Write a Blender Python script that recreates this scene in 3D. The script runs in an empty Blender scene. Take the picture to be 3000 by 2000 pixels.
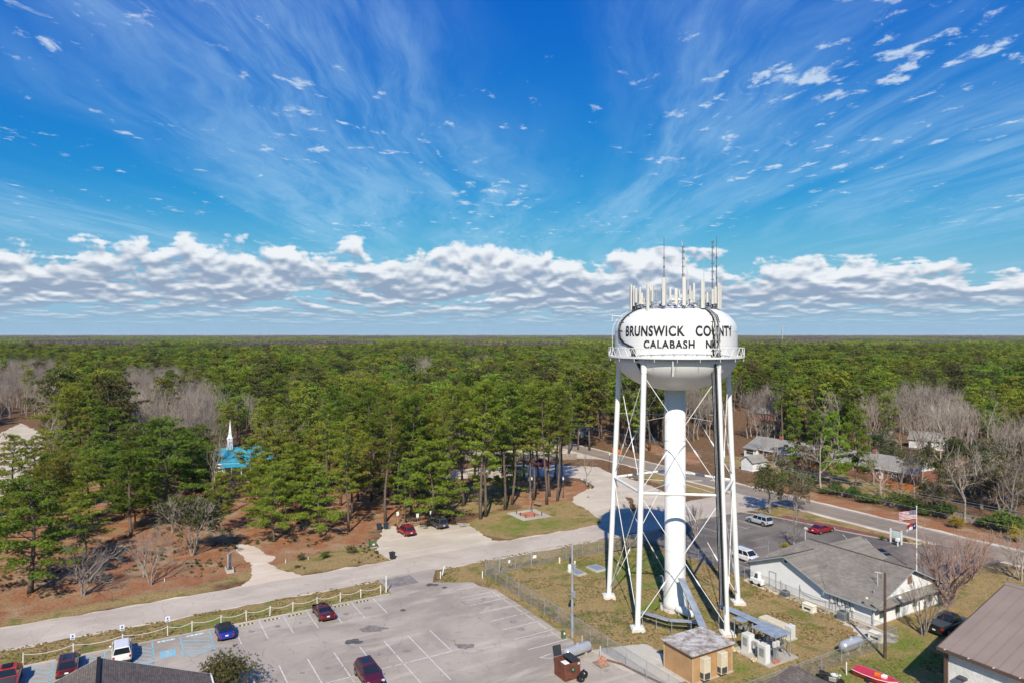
import bpy, math, random
import numpy as np
from mathutils import Vector, Matrix, noise as mnoise

SC = bpy.context.scene
COL = SC.collection
PI = math.pi
rad = math.radians

# ------------------------------------------------------------------ camera, sky, sun, exposure
CAM_H = 34.0                      # drone height above the flat ground
FPX = 2000.0                      # focal length of the 3000-pixel-wide photograph
HORIZON = 983.0
cam_d = bpy.data.cameras.new('camera')
cam_d.sensor_width = 36.0
cam_d.lens = 24.0
cam_d.shift_y = -(1000.0 - HORIZON) / 3000.0
cam_d.clip_start = 0.5
cam_d.clip_end = 60000.0
cam_o = bpy.data.objects.new('camera', cam_d)
COL.objects.link(cam_o)
cam_o.location = (0, 0, CAM_H)
cam_o.rotation_euler = (rad(90), 0, 0)
SC.camera = cam_o

SUN_EL, SUN_AZ = rad(40.0), rad(185.0)       # the sun stands behind the camera, a little to the left
SUN_DIR = Vector((math.sin(SUN_AZ) * math.cos(SUN_EL), math.cos(SUN_AZ) * math.cos(SUN_EL), math.sin(SUN_EL)))

SC.view_settings.view_transform = 'Standard'
SC.view_settings.look = 'None'
SC.view_settings.exposure = 0.30
SC.view_settings.gamma = 1.0
SC.view_settings.use_curve_mapping = False
SC.cycles.max_bounces = 4
SC.cycles.diffuse_bounces = 2
SC.cycles.glossy_bounces = 2
SC.cycles.transmission_bounces = 3
SC.cycles.transparent_max_bounces = 6
SC.cycles.volume_bounces = 0
SC.cycles.use_denoising = True
SC.cycles.use_adaptive_sampling = True
SC.cycles.adaptive_threshold = 0.015
SC.cycles.caustics_reflective = False
SC.cycles.caustics_refractive = False

sun_d = bpy.data.lights.new('sun', 'SUN')
sun_d.energy = 5.0
sun_d.angle = rad(0.5)
sun_d.color = (1.0, 0.915, 0.775)
sun_o = bpy.data.objects.new('sun', sun_d)
COL.objects.link(sun_o)
sun_o.rotation_euler = SUN_DIR.to_track_quat('Z', 'Y').to_euler()
sun_o.location = (0, 0, 200)


class NT:
    """short-hand for building node trees"""
    def __init__(self, tree):
        self.t = tree
        self.n = tree.nodes
        self.l = tree.links

    def node(self, kind, **kw):
        nd = self.n.new(kind)
        for k, v in kw.items():
            setattr(nd, k, v)
        return nd

    def put(self, sock, v):
        if isinstance(v, bpy.types.NodeSocket):
            self.l.new(v, sock)
        elif v is not None:
            sock.default_value = v

    def m(self, op, a, b=None, c=None, clamp=False):
        nd = self.node('ShaderNodeMath', operation=op, use_clamp=clamp)
        for i, v in enumerate((a, b, c)):
            if v is not None:
                self.put(nd.inputs[i], v)
        return nd.outputs[0]

    def ss(self, x, lo, hi, a=0.0, b=1.0, smooth=True):
        nd = self.node('ShaderNodeMapRange', interpolation_type='SMOOTHSTEP' if smooth else 'LINEAR')
        self.put(nd.inputs['Value'], x)
        for nm, v in (('From Min', lo), ('From Max', hi), ('To Min', a), ('To Max', b)):
            self.put(nd.inputs[nm], v)
        return nd.outputs[0]

    def xyz(self, x, y, z):
        nd = self.node('ShaderNodeCombineXYZ')
        for i, v in enumerate((x, y, z)):
            self.put(nd.inputs[i], v)
        return nd.outputs[0]

    def noise(self, vec, scale=1.0, detail=3.0, rough=0.55, dist=0.0, dims='3D', w=None, out=0):
        nd = self.node('ShaderNodeTexNoise', noise_dimensions=dims)
        if vec is not None:
            self.put(nd.inputs['Vector'], vec)
        self.put(nd.inputs['Scale'], scale)
        self.put(nd.inputs['Detail'], detail)
        self.put(nd.inputs['Roughness'], rough)
        self.put(nd.inputs['Distortion'], dist)
        return nd.outputs[out]

    def mix(self, fac, a, b, kind='MIX'):
        nd = self.node('ShaderNodeMix', data_type='RGBA', blend_type=kind)
        self.put(nd.inputs['Factor'], fac)
        self.put(nd.inputs[6], c4(a))
        self.put(nd.inputs[7], c4(b))
        return nd.outputs[2]

    def ramp(self, fac, stops, mode='LINEAR'):
        nd = self.node('ShaderNodeValToRGB')
        nd.color_ramp.interpolation = mode
        e = nd.color_ramp.elements
        while len(e) < len(stops):
            e.new(0.5)
        for i, (p, c) in enumerate(stops):
            e[i].position = p
            e[i].color = c4(c)
        self.put(nd.inputs[0], fac)
        return nd.outputs[0]


def c4(c):
    if isinstance(c, bpy.types.NodeSocket):
        return c
    return tuple(c) + (1.0,) if len(c) == 3 else tuple(c)


def make_world():
    w = bpy.data.worlds.new('World')
    SC.world = w
    w.use_nodes = True
    w.cycles.sampling_method = 'MANUAL'
    w.cycles.sample_map_resolution = 256
    w.node_tree.nodes.clear()
    N = NT(w.node_tree)
    STR = 0.081
    sky = N.node('ShaderNodeTexSky', sky_type='NISHITA')
    sky.sun_disc = False
    sky.sun_elevation = SUN_EL
    sky.sun_rotation = SUN_AZ
    sky.altitude = 100.0
    sky.air_density = 1.0
    sky.dust_density = 0.35
    sky.ozone_density = 3.0
    tc = N.node('ShaderNodeTexCoord')
    # the photograph's deep, saturated blue
    sc_ = N.node('ShaderNodeSeparateColor')
    N.put(sc_.inputs[0], sky.outputs[0])
    cc_ = N.node('ShaderNodeCombineColor')
    N.put(cc_.inputs[0], N.m('MULTIPLY', N.m('POWER', sc_.outputs[0], 2.2), 0.030))
    N.put(cc_.inputs[1], N.m('MULTIPLY', N.m('POWER', sc_.outputs[1], 1.10), 0.61))
    N.put(cc_.inputs[2], N.m('MULTIPLY', N.m('POWER', sc_.outputs[2], 0.25), 4.20))
    base = cc_.outputs[0]
    sep = N.node('ShaderNodeSeparateXYZ')
    N.put(sep.inputs[0], tc.outputs['Generated'])
    x, y, z = sep.outputs
    base = N.mix(N.ss(z, -0.02, 0.20, 0.95, 0.0), base, (3.1, 5.0, 6.9))
    zc = N.m('MAXIMUM', z, 0.012)
    u = N.m('DIVIDE', x, zc)
    v = N.m('DIVIDE', y, zc)
    # --- thin streaks of cirrus, lying along the line of sight
    warp = N.noise(N.xyz(N.m('MULTIPLY', u, 0.3), N.m('MULTIPLY', v, 0.16), 3.0), 1.0, 2.0, 0.5)
    uu = N.m('ADD', u, N.m('MULTIPLY', N.m('SUBTRACT', warp, 0.5), 2.0))
    w2 = N.noise(N.xyz(u, N.m('MULTIPLY', v, 0.5), 8.0), 1.4, 3.0, 0.6)
    uu = N.m('ADD', uu, N.m('MULTIPLY', N.m('SUBTRACT', w2, 0.5), 0.45))
    c1 = N.noise(N.xyz(N.m('MULTIPLY', uu, 0.80), N.m('MULTIPLY', v, 0.13), 11.3), 1.0, 3.0, 0.52)
    c2 = N.noise(N.xyz(N.m('MULTIPLY', uu, 5.0), N.m('MULTIPLY', v, 0.75), 1.7), 1.0, 5.0, 0.66)
    ci = N.m('MULTIPLY', N.ss(c1, 0.42, 0.66), N.ss(c2, 0.30, 0.72, 0.15, 1.0))
    ci = N.m('MULTIPLY', ci, N.ss(z, 0.03, 0.16, 0.3, 1.0))
    col = N.mix(N.m('MULTIPLY', ci, 0.50), base, (4.1, 6.6, 9.0))
    # --- small scattered flakes
    uv = N.xyz(u, N.m('MULTIPLY', v, 0.72), 0.0)
    f1 = N.noise(uv, 6.6, 6.0, 0.64, 0.3)
    f2 = N.noise(N.xyz(u, N.m('MULTIPLY', v, 0.55), 5.0), 1.25, 2.0, 0.5)
    thr = N.m('SUBTRACT', 0.800, N.m('MULTIPLY', f2, 0.40))
    fl = N.ss(N.m('SUBTRACT', f1, thr), 0.0, 0.13)
    fl = N.m('MULTIPLY', fl, N.ss(z, 0.10, 0.17))
    col = N.mix(N.m('MULTIPLY', fl, 0.72), col, (7.0, 8.2, 9.3))
    high = col
    # --- a field of flat-based cumulus beginning some way off, seen slab by slab from its base upward
    lz = N.m('LOGARITHM', zc, math.e)
    dvec = N.xyz(N.m('MULTIPLY', x, 17.0), N.m('MULTIPLY', y, 17.0), N.m('MULTIPLY', lz, 2.7))
    dvec2 = N.xyz(N.m('MULTIPLY', x, 17.0), N.m('MULTIPLY', y, 17.0), N.m('ADD', N.m('MULTIPLY', lz, 2.7), 0.24))
    det = N.noise(dvec, 1.45, 6.0, 0.56, 0.2)
    edge = N.m('SUBTRACT', N.noise(dvec, 1.45, 2.5, 0.5, 0.2), N.noise(dvec2, 1.45, 2.5, 0.5, 0.2))
    trans = None
    acc = None
    NS = 10
    for i in range(NS):
        t = i / (NS - 1)
        h = 1.0 + 0.95 * t
        pu = N.m('MULTIPLY', u, h)
        pv = N.m('MULTIPLY', v, h)
        front = N.m('SUBTRACT', N.m('SUBTRACT', pv, 13.6), N.m('MULTIPLY', pu, 0.25))
        open_sky = N.ss(front, -1.6, 1.0, 0.55, 0.0)
        big = N.noise(N.xyz(N.m('MULTIPLY', pu, 0.42), N.m('MULTIPLY', pv, 0.20), 2.0), 1.0, 1.5, 0.5)
        dens = N.m('ADD', N.m('MULTIPLY', big, 0.62), N.m('MULTIPLY', det, 0.50))
        level = N.m('ADD', open_sky, 0.465 + 0.13 * t * t)
        # the first bank stands tallest, the field behind it is flatter
        level = N.m('ADD', level, N.ss(front, 2.0, 8.0, 0.0, 0.05 + 0.19 * t))
        a = N.ss(N.m('SUBTRACT', dens, level), 0.0, 0.05 + 0.02 * t)
        a = N.m('MULTIPLY', a, 0.95)
        lit = N.m('ADD', 0.04 + t * 0.75, N.m('MULTIPLY', edge, 3.0))
        lit = N.ss(lit, -0.12, 0.75)
        cc = N.mix(lit, (2.9, 3.85, 5.3), (8.7, 9.1, 9.5))
        if trans is None:
            acc = N.mix(a, (0, 0, 0), cc)
            trans = N.m('SUBTRACT', 1.0, a)
        else:
            acc = N.mix(1.0, acc, N.mix(N.m('MULTIPLY', a, trans), (0, 0, 0), cc), 'ADD')
            trans = N.m('MULTIPLY', trans, N.m('SUBTRACT', 1.0, a))
    # distance fades the field into the pale air at the horizon
    air = N.ss(z, 0.0, 0.055, 0.0, 1.0)
    opac = N.m('MULTIPLY', N.m('SUBTRACT', 1.0, trans), N.m('MULTIPLY', air, N.ss(z, 0.008, 0.016)))
    keep = N.m('SUBTRACT', 1.0, opac)
    colk = N.mix(N.m('SUBTRACT', 1.0, keep), col, (0, 0, 0))
    acck = N.mix(N.m('MULTIPLY', air, N.ss(z, 0.008, 0.016)), (0, 0, 0), acc)
    col = N.mix(1.0, colk, acck, 'ADD')
    def background(c):
        bg = N.node('ShaderNodeBackground')
        N.put(bg.inputs[0], c)
        bg.inputs[1].default_value = STR
        return bg.outputs[0]

    def pick(f, a, b):
        ms = N.node('ShaderNodeMixShader')
        N.put(ms.inputs[0], f)
        N.l.new(a, ms.inputs[1])
        N.l.new(b, ms.inputs[2])
        return ms.outputs[0]
    # the cumulus field only fills a low band of the sky: work it out only there
    band = N.m('MULTIPLY', N.m('GREATER_THAN', z, 0.008), N.m('LESS_THAN', z, 0.22))
    up = pick(band, background(high), background(col))
    sh = pick(N.m('GREATER_THAN', z, 0.0), background(base), up)
    out = N.node('ShaderNodeOutputWorld')
    N.l.new(sh, out.inputs[0])


make_world()

# ------------------------------------------------------------------ survey helpers
CA, SA = 0.5, math.sqrt(3.0) / 2.0       # the whole town block lies on a grid turned 60 degrees
GRID = rad(-60.0)


def G(px, py, z=0.0):
    """the point at height z that the surveyed photograph point (px, py) shows"""
    k = (CAM_H - z) / (py - HORIZON)
    return Vector(((px - 1500.0) * k, FPX * k, z))


def AB(a, b, z=0.0):
    """block grid (a toward the viewer's right, b away to the right) to world"""
    return Vector((CA * a + SA * b, -SA * a + CA * b, z))


def toab(v):
    return CA * v[0] - SA * v[1], SA * v[0] + CA * v[1]


# ------------------------------------------------------------------ materials
MATS = {}


def mat(name, col, rough=0.8, var=0.15, scale=1.5, fine=0.0, fscale=25.0, metal=0.0, bump=0.0, bscale=30.0,
        col2=None, spec=0.3, coat=0.0, objrand=0.0, objcoords=False, sheen=0.0):
    if name in MATS:
        return MATS[name]
    m = bpy.data.materials.new(name)
    m.use_nodes = True
    N = NT(m.node_tree)
    bs = N.n['Principled BSDF']
    if objcoords:
        pos = N.node('ShaderNodeTexCoord').outputs['Object']
    else:
        pos = N.node('ShaderNodeNewGeometry').outputs['Position']
    c2 = col2 if col2 else tuple(max(0.0, c * (1.0 - var)) for c in col)
    c1 = col if col2 else tuple(min(1.0, c * (1.0 + var)) for c in col)
    n1 = N.noise(pos, scale, 4.0, 0.6)
    out = N.mix(N.ss(n1, 0.3, 0.7), c1, c2)
    if fine:
        n2 = N.noise(pos, fscale, 2.0, 0.6)
        out = N.mix(1.0, out, N.ramp(n2, [(0.25, (1 - fine,) * 3), (0.75, (1 + fine,) * 3)]), 'MULTIPLY')
    if objrand:
        oi = N.node('ShaderNodeObjectInfo')
        hs = N.node('ShaderNodeHueSaturation')
        N.put(hs.inputs['Color'], out)
        N.put(hs.inputs['Value'], N.ss(oi.outputs['Random'], 0.0, 1.0, 1 - objrand, 1 + objrand, False))
        out = hs.outputs[0]
    N.put(bs.inputs['Base Color'], out)
    bs.inputs['Roughness'].default_value = rough
    bs.inputs['Metallic'].default_value = metal
    bs.inputs['Specular IOR Level'].default_value = spec
    if coat:
        bs.inputs['Coat Weight'].default_value = coat
        bs.inputs['Coat Roughness'].default_value = 0.06
    if bump:
        b = N.node('ShaderNodeBump')
        b.inputs['Strength'].default_value = bump
        b.inputs['Distance'].default_value = 0.05
        N.put(b.inputs['Height'], N.noise(pos, bscale, 3.0, 0.6))
        N.put(bs.inputs['Normal'], b.outputs[0])
    MATS[name] = m
    return m


def glass_mat(name, col=(0.02, 0.025, 0.03), rough=0.06):
    if name in MATS:
        return MATS[name]
    m = mat(name, col, rough, 0.05, 2.0, spec=0.8)
    return m


# ------------------------------------------------------------------ mesh helpers
class MB:
    """collects simple solids and links them as one mesh object"""
    def __init__(self):
        self.v = []
        self.f = []
        self.mi = []
        self.cur = 0

    def add(self, vs, fs):
        o = len(self.v)
        self.v.extend([tuple(p) for p in vs])
        for f in fs:
            self.f.append(tuple(i + o for i in f))
            self.mi.append(self.cur)
        return self

    def box(self, x0, x1, y0, y1, z0, z1):
        vs = [(x0, y0, z0), (x1, y0, z0), (x1, y1, z0), (x0, y1, z0), (x0, y0, z1), (x1, y0, z1), (x1, y1, z1), (x0, y1, z1)]
        return self.add(vs, [(0, 3, 2, 1), (4, 5, 6, 7), (0, 1, 5, 4), (1, 2, 6, 5), (2, 3, 7, 6), (3, 0, 4, 7)])

    def bbox(self, x0, x1, y0, y1, z0, z1, b=0.03):
        """a box whose upper edges are chamfered"""
        lo = [(x0, y0), (x1, y0), (x1, y1), (x0, y1)]
        hi = [(x0 + b, y0 + b), (x1 - b, y0 + b), (x1 - b, y1 - b), (x0 + b, y1 - b)]
        vs = [(p[0], p[1], z0) for p in lo] + [(p[0], p[1], z1 - b) for p in lo] + [(p[0], p[1], z1) for p in hi]
        fs = [(3, 2, 1, 0), (8, 9, 10, 11)]
        for i in range(4):
            j = (i + 1) % 4
            fs += [(i, j, j + 4, i + 4), (i + 4, j + 4, j + 8, i + 8)]
        return self.add(vs, fs)

    def cyl(self, p, q, r0, r1=None, n=8, caps=True):
        p, q = Vector(p), Vector(q)
        r1 = r0 if r1 is None else r1
        d = (q - p)
        if d.length < 1e-6:
            return self
        d.normalize()
        a = d.orthogonal().normalized()
        b = d.cross(a)
        vs = []
        for c, r in ((p, r0), (q, r1)):
            for i in range(n):
                t = 2 * PI * i / n
                vs.append(c + (a * math.cos(t) + b * math.sin(t)) * r)
        fs = [(i, (i + 1) % n, n + (i + 1) % n, n + i) for i in range(n)]
        if caps:
            fs += [tuple(range(n - 1, -1, -1)), tuple(range(n, 2 * n))]
        return self.add(vs, fs)

    def tube(self, pts, r, n=6, caps=True):
        pts = [Vector(p) for p in pts]
        rs = r if isinstance(r, (list, tuple)) else [r] * len(pts)
        vs, fs = [], []
        prev = None
        for i, p in enumerate(pts):
            d = (pts[min(i + 1, len(pts) - 1)] - pts[max(i - 1, 0)])
            d = d.normalized() if d.length > 1e-9 else Vector((0, 0, 1))
            a = d.orthogonal().normalized() if prev is None else (prev - d * prev.dot(d)).normalized()
            prev = a
            b = d.cross(a)
            for k in range(n):
                t = 2 * PI * k / n
                vs.append(p + (a * math.cos(t) + b * math.sin(t)) * rs[i])
        for i in range(len(pts) - 1):
            for k in range(n):
                k2 = (k + 1) % n
                fs.append((i * n + k, i * n + k2, (i + 1) * n + k2, (i + 1) * n + k))
        if caps:
            fs += [tuple(range(n - 1, -1, -1)), tuple(range((len(pts) - 1) * n, len(pts) * n))]
        return self.add(vs, fs)

    def lathe(self, prof, n=32, center=(0, 0, 0)):
        cx, cy, cz = center
        vs, fs = [], []
        m = len(prof)
        for r, z in prof:
            for k in range(n):
                t = 2 * PI * k / n
                vs.append((cx + r * math.cos(t), cy + r * math.sin(t), cz + z))
        for i in range(m - 1):
            for k in range(n):
                k2 = (k + 1) % n
                fs.append((i * n + k, i * n + k2, (i + 1) * n + k2, (i + 1) * n + k))
        if prof[0][0] > 1e-4:
            fs.append(tuple(range(n - 1, -1, -1)))
        if prof[-1][0] > 1e-4:
            fs.append(tuple(range((m - 1) * n, m * n)))
        return self.add(vs, fs)

    def prism(self, poly, z0, z1):
        n = len(poly)
        vs = [(p[0], p[1], z0) for p in poly] + [(p[0], p[1], z1) for p in poly]
        fs = [tuple(range(n - 1, -1, -1)), tuple(range(n, 2 * n))]
        fs += [(i, (i + 1) % n, n + (i + 1) % n, n + i) for i in range(n)]
        return self.add(vs, fs)

    def slab(self, pts, d):
        """a flat polygon in space thickened by the vector d"""
        pts = [Vector(p) for p in pts]
        d = Vector(d)
        n = len(pts)
        fs = [tuple(range(n)), tuple(range(2 * n - 1, n - 1, -1))]
        fs += [((i + 1) % n, i, n + i, n + (i + 1) % n) for i in range(n)]
        return self.add(pts + [p + d for p in pts], fs)

    def quad(self, *pts):
        return self.add(pts, [tuple(range(len(pts)))])

    def ball(self, c, r, n=10, m=6, sq=(1, 1, 1)):
        prof = [(math.sin(PI * i / m), -math.cos(PI * i / m)) for i in range(m + 1)]
        vs, fs = [], []
        for rr, z in prof:
            for k in range(n):
                t = 2 * PI * k / n
                vs.append((c[0] + r * sq[0] * rr * math.cos(t), c[1] + r * sq[1] * rr * math.sin(t), c[2] + r * sq[2] * z))
        for i in range(m):
            for k in range(n):
                k2 = (k + 1) % n
                fs.append((i * n + k, i * n + k2, (i + 1) * n + k2, (i + 1) * n + k))
        return self.add(vs, fs)

    def mesh(self, name, mats, smooth=False):
        me = bpy.data.meshes.new(name)
        me.from_pydata(self.v, [], self.f)
        for m in (mats if isinstance(mats, (list, tuple)) else [mats]):
            me.materials.append(m)
        if any(self.mi):
            me.polygons.foreach_set('material_index', self.mi)
        if smooth:
            me.shade_smooth()
            if smooth != 'all':
                me.set_sharp_from_angle(angle=rad(38))
        me.update()
        return me

    def build(self, name, mats, parent=None, smooth=False, loc=None, rz=0.0, kind=None):
        o = bpy.data.objects.new(name, self.mesh(name, mats, smooth))
        COL.objects.link(o)
        if parent is not None:
            o.parent = parent
        if loc is not None:
            o.location = loc
        if rz:
            o.rotation_euler = (0, 0, rz)
        if kind:
            o['kind'] = kind
        return o


def share(name, mesh, parent=None, loc=(0, 0, 0), rz=0.0, sc=None):
    o = bpy.data.objects.new(name, mesh)
    COL.objects.link(o)
    o.parent = parent
    o.location = loc
    o.rotation_euler = (0, 0, rz)
    if sc is not None:
        o.scale = (sc, sc, sc) if isinstance(sc, (int, float)) else sc
    return o


ORD = ['first', 'second', 'third', 'fourth', 'fifth', 'sixth', 'seventh', 'eighth', 'ninth', 'tenth', 'eleventh', 'twelfth'] + ['%dth' % n for n in range(13, 60)]


def tag(o, label, cat, group=None):
    o['label'] = label
    o['category'] = cat
    if group:
        o['group'] = group
    return o


def thing(name, label, cat, loc=(0, 0, 0), rz=0.0, group=None):
    o = bpy.data.objects.new(name, None)
    COL.objects.link(o)
    o.empty_display_size = 0.3
    o.location = loc
    o.rotation_euler = (0, 0, rz)
    return tag(o, label, cat, group)


def structure(o):
    o['kind'] = 'structure'
    return o


def in_poly(x, y, poly):
    """vectorised point in polygon"""
    x = np.asarray(x, float)
    y = np.asarray(y, float)
    r = np.zeros(x.shape, bool)
    n = len(poly)
    for i in range(n):
        x0, y0 = poly[i]
        x1, y1 = poly[(i + 1) % n]
        if y0 == y1:
            continue
        c = ((y0 > y) != (y1 > y)) & (x < (x1 - x0) * (y - y0) / (y1 - y0) + x0)
        r ^= c
    return r


def poly_dist(x, y, poly):
    """signed distance to a polygon, positive inside"""
    x = np.asarray(x, float)
    y = np.asarray(y, float)
    d = np.full(x.shape, 1e9)
    n = len(poly)
    for i in range(n):
        x0, y0 = poly[i]
        x1, y1 = poly[(i + 1) % n]
        dx, dy = x1 - x0, y1 - y0
        L = dx * dx + dy * dy + 1e-12
        t = np.clip(((x - x0) * dx + (y - y0) * dy) / L, 0, 1)
        d = np.minimum(d, np.hypot(x - x0 - t * dx, y - y0 - t * dy))
    return np.where(in_poly(x, y, poly), d, -d)


def ABpoly(pts):
    return [tuple(AB(a, b)[:2]) for a, b in pts]


def Gpoly(pts):
    return [tuple(G(x, y)[:2]) for x, y in pts]

# ------------------------------------------------------------------ ground, roads, pavements
def axis(lo, hi, step, far, grow=1.25):
    c = list(np.arange(lo, hi + 1e-6, step))
    s, p = step, hi
    up = []
    while p < far:
        s *= grow
        p += s
        up.append(p)
    s, p = step, lo
    dn = []
    while p > -far:
        s *= grow
        p -= s
        dn.append(p)
    return np.array(dn[::-1] + c + up)


STRAW = [Gpoly([(-200, 1900), (-200, 1500), (150, 1420), (420, 1400), (640, 1405), (1000, 1400), (1230, 1470), (1275, 1510), (1240, 1545),
                (1090, 1545), (1090, 1610), (1130, 1640), (860, 1665), (640, 1700), (400, 1745), (100, 1800)]),
         Gpoly([(1480, 1400), (1640, 1390), (1735, 1420), (1720, 1440), (1660, 1475), (1560, 1487), (1510, 1478), (1470, 1440)]),
         Gpoly([(1430, 1375), (1540, 1372), (1560, 1392), (1445, 1400)]),
         Gpoly([(1690, 1268), (1760, 1280), (1900, 1322), (2050, 1365), (2050, 1330), (1860, 1290), (1720, 1255)]),
         ABpoly([(-108, 121), (-40, 121), (-40, 130), (-108, 131)])]
LAWN = [ABpoly([(-91.8, 41), (-91.8, 74), (-80, 75.5), (-60, 80), (-60, 112), (-20, 114), (-20, 60), (-28, 30), (-60, 43.5), (-84, 43), (-86.5, 38)]),
        ABpoly([(-91.6, -40), (-91.6, 32), (-85.5, 32), (-85, 10), (-82.5, -40)]),
        Gpoly([(1340, 1545), (1480, 1580), (1700, 1548), (1770, 1530), (1740, 1500), (1670, 1462), (1560, 1486), (1440, 1500), (1330, 1500), (1250, 1440), (1450, 1400), (1500, 1470)]),
        ABpoly([(-94, 107), (-61, 111), (-61, 115.5), (-130, 115.5), (-128, 108)]),
        ABpoly([(-128, 138), (-84, 138), (-84, 150), (-116, 156), (-140, 150)]),
        Gpoly([(0, 1850), (350, 1775), (620, 1740), (620, 1715), (350, 1750), (0, 1820)]),
        Gpoly([(560, 1720), (880, 1680), (1150, 1640), (1120, 1610), (1040, 1600), (850, 1640)]),
        Gpoly([(1180, 1300), (1650, 1290), (1700, 1330), (1180, 1340)])]
GREEN = [ABpoly([(-86, 55), (-84.5, 62), (-84.5, 74), (-78, 74), (-72, 70), (-68, 66), (-70, 62), (-76, 60), (-80, 57)]),
         ABpoly([(-68, 55), (-61, 55), (-58, 60), (-64, 63), (-70, 60)]),
         ABpoly([(-44, 60), (-38, 64), (-38, 79), (-46, 79), (-43.5, 71)]),
         ABpoly([(-55, 55), (-47, 54), (-47, 57), (-55, 57)]),
         Gpoly([(1380, 1545), (1460, 1560), (1650, 1545), (1700, 1520), (1500, 1520)]),
         ABpoly([(-90, 6), (-87, 30), (-86, 30), (-87, 4)])]


def make_ground():
    xs = axis(-120, 140, 0.9, 24000, 1.3)
    ys = axis(40, 260, 0.9, 24000, 1.3)
    X, Y = np.meshgrid(xs, ys)
    nx, ny = len(xs), len(ys)
    v = np.stack([X.ravel(), Y.ravel(), np.zeros(X.size)], 1)
    i = np.arange(ny - 1)[:, None] * nx + np.arange(nx - 1)[None, :]
    f = np.stack([i, i + 1, i + nx + 1, i + nx], -1).reshape(-1, 4)
    me = bpy.data.meshes.new('ground')
    me.from_pydata(v.tolist(), [], f.tolist())
    for nm, polys in (('straw', STRAW), ('lawn', LAWN), ('green', GREEN)):
        d = np.full(X.size, -30.0)
        near = (np.abs(v[:, 0]) < 200) & (v[:, 1] > 20) & (v[:, 1] < 300)
        for p in polys:
            d[near] = np.maximum(d[near], poly_dist(v[near, 0], v[near, 1], p))
        at = me.attributes.new(nm, 'FLOAT', 'POINT')
        at.data.foreach_set('value', np.clip(d, -30, 30))
    m = bpy.data.materials.new('ground_cover')
    m.use_nodes = True
    N = NT(m.node_tree)
    bs = N.n['Principled BSDF']
    pos = N.node('ShaderNodeNewGeometry').outputs['Position']
    n_lo = N.noise(pos, 0.16, 4.0, 0.6)
    n_mid = N.noise(pos, 0.9, 4.0, 0.65)
    n_hi = N.noise(pos, 6.0, 3.0, 0.7)
    n_patch = N.noise(pos, 0.33, 3.0, 0.55, 0.4)
    blade = N.noise(pos, 26.0, 2.0, 0.7)

    def att(nm):
        a = N.node('ShaderNodeAttribute', attribute_name=nm)
        return a.outputs['Fac']

    def zone(nm, wob, soft):
        d = N.m('ADD', att(nm), N.m('MULTIPLY', N.m('SUBTRACT', n_mid, 0.5), wob))
        d = N.m('ADD', d, N.m('MULTIPLY', N.m('SUBTRACT', n_lo, 0.5), wob))
        return N.ss(d, -soft, soft)
    litter = N.mix(N.ss(n_mid, 0.3, 0.7), (0.120, 0.062, 0.030), (0.255, 0.155, 0.085))
    litter = N.mix(N.ss(n_hi, 0.35, 0.75), litter, (0.16, 0.10, 0.055))
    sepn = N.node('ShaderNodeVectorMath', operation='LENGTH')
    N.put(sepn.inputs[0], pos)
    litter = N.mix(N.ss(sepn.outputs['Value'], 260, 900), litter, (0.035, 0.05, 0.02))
    straw = N.mix(N.ss(n_mid, 0.3, 0.7), (0.37, 0.155, 0.075), (0.25, 0.110, 0.058))
    straw = N.mix(N.ss(n_hi, 0.45, 0.8, 0.0, 0.6), straw, (0.50, 0.27, 0.14))
    straw = N.mix(N.ss(n_patch, 0.42, 0.66, 0.0, 0.8), straw, (0.33, 0.215, 0.115))
    straw = N.mix(N.ss(n_lo, 0.50, 0.66, 0.0, 0.6), straw, (0.40, 0.31, 0.20))
    tan = N.mix(N.ss(n_mid, 0.3, 0.7), (0.345, 0.235, 0.098), (0.235, 0.160, 0.066))
    tan = N.mix(N.ss(n_hi, 0.3, 0.75, 0.0, 0.65), tan, (0.43, 0.33, 0.165))
    tan = N.mix(N.ss(n_patch, 0.50, 0.66, 0.0, 0.8), tan, (0.150, 0.165, 0.036))
    gr = N.mix(N.ss(n_mid, 0.3, 0.7), (0.125, 0.190, 0.028), (0.20, 0.215, 0.050))
    gr = N.mix(N.ss(n_patch, 0.42, 0.60, 0.0, 0.85), gr, (0.30, 0.225, 0.088))
    c = N.mix(zone('straw', 5.0, 1.1), litter, straw)
    c = N.mix(zone('lawn', 2.2, 0.7), c, tan)
    c = N.mix(zone('green', 6.0, 1.6), c, gr)
    tuft = N.noise(pos, 3.4, 4.0, 0.75)
    c = N.mix(1.0, c, N.ramp(tuft, [(0.30, (0.55, 0.55, 0.55)), (0.70, (1.42, 1.42, 1.42))]), 'MULTIPLY')
    c = N.mix(1.0, c, N.ramp(blade, [(0.2, (0.55, 0.55, 0.55)), (0.8, (1.45, 1.45, 1.45))]), 'MULTIPLY')
    N.put(bs.inputs['Base Color'], c)
    bs.inputs['Roughness'].default_value = 0.95
    bs.inputs['Specular IOR Level'].default_value = 0.1
    b = N.node('ShaderNodeBump')
    b.inputs['Strength'].default_value = 0.8
    b.inputs['Distance'].default_value = 0.15
    N.put(b.inputs['Height'], N.m('ADD', n_hi, N.m('MULTIPLY', blade, 0.5)))
    N.put(bs.inputs['Normal'], b.outputs[0])
    me.materials.append(m)
    o = bpy.data.objects.new('ground', me)
    COL.objects.link(o)
    structure(o)


make_ground()


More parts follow.
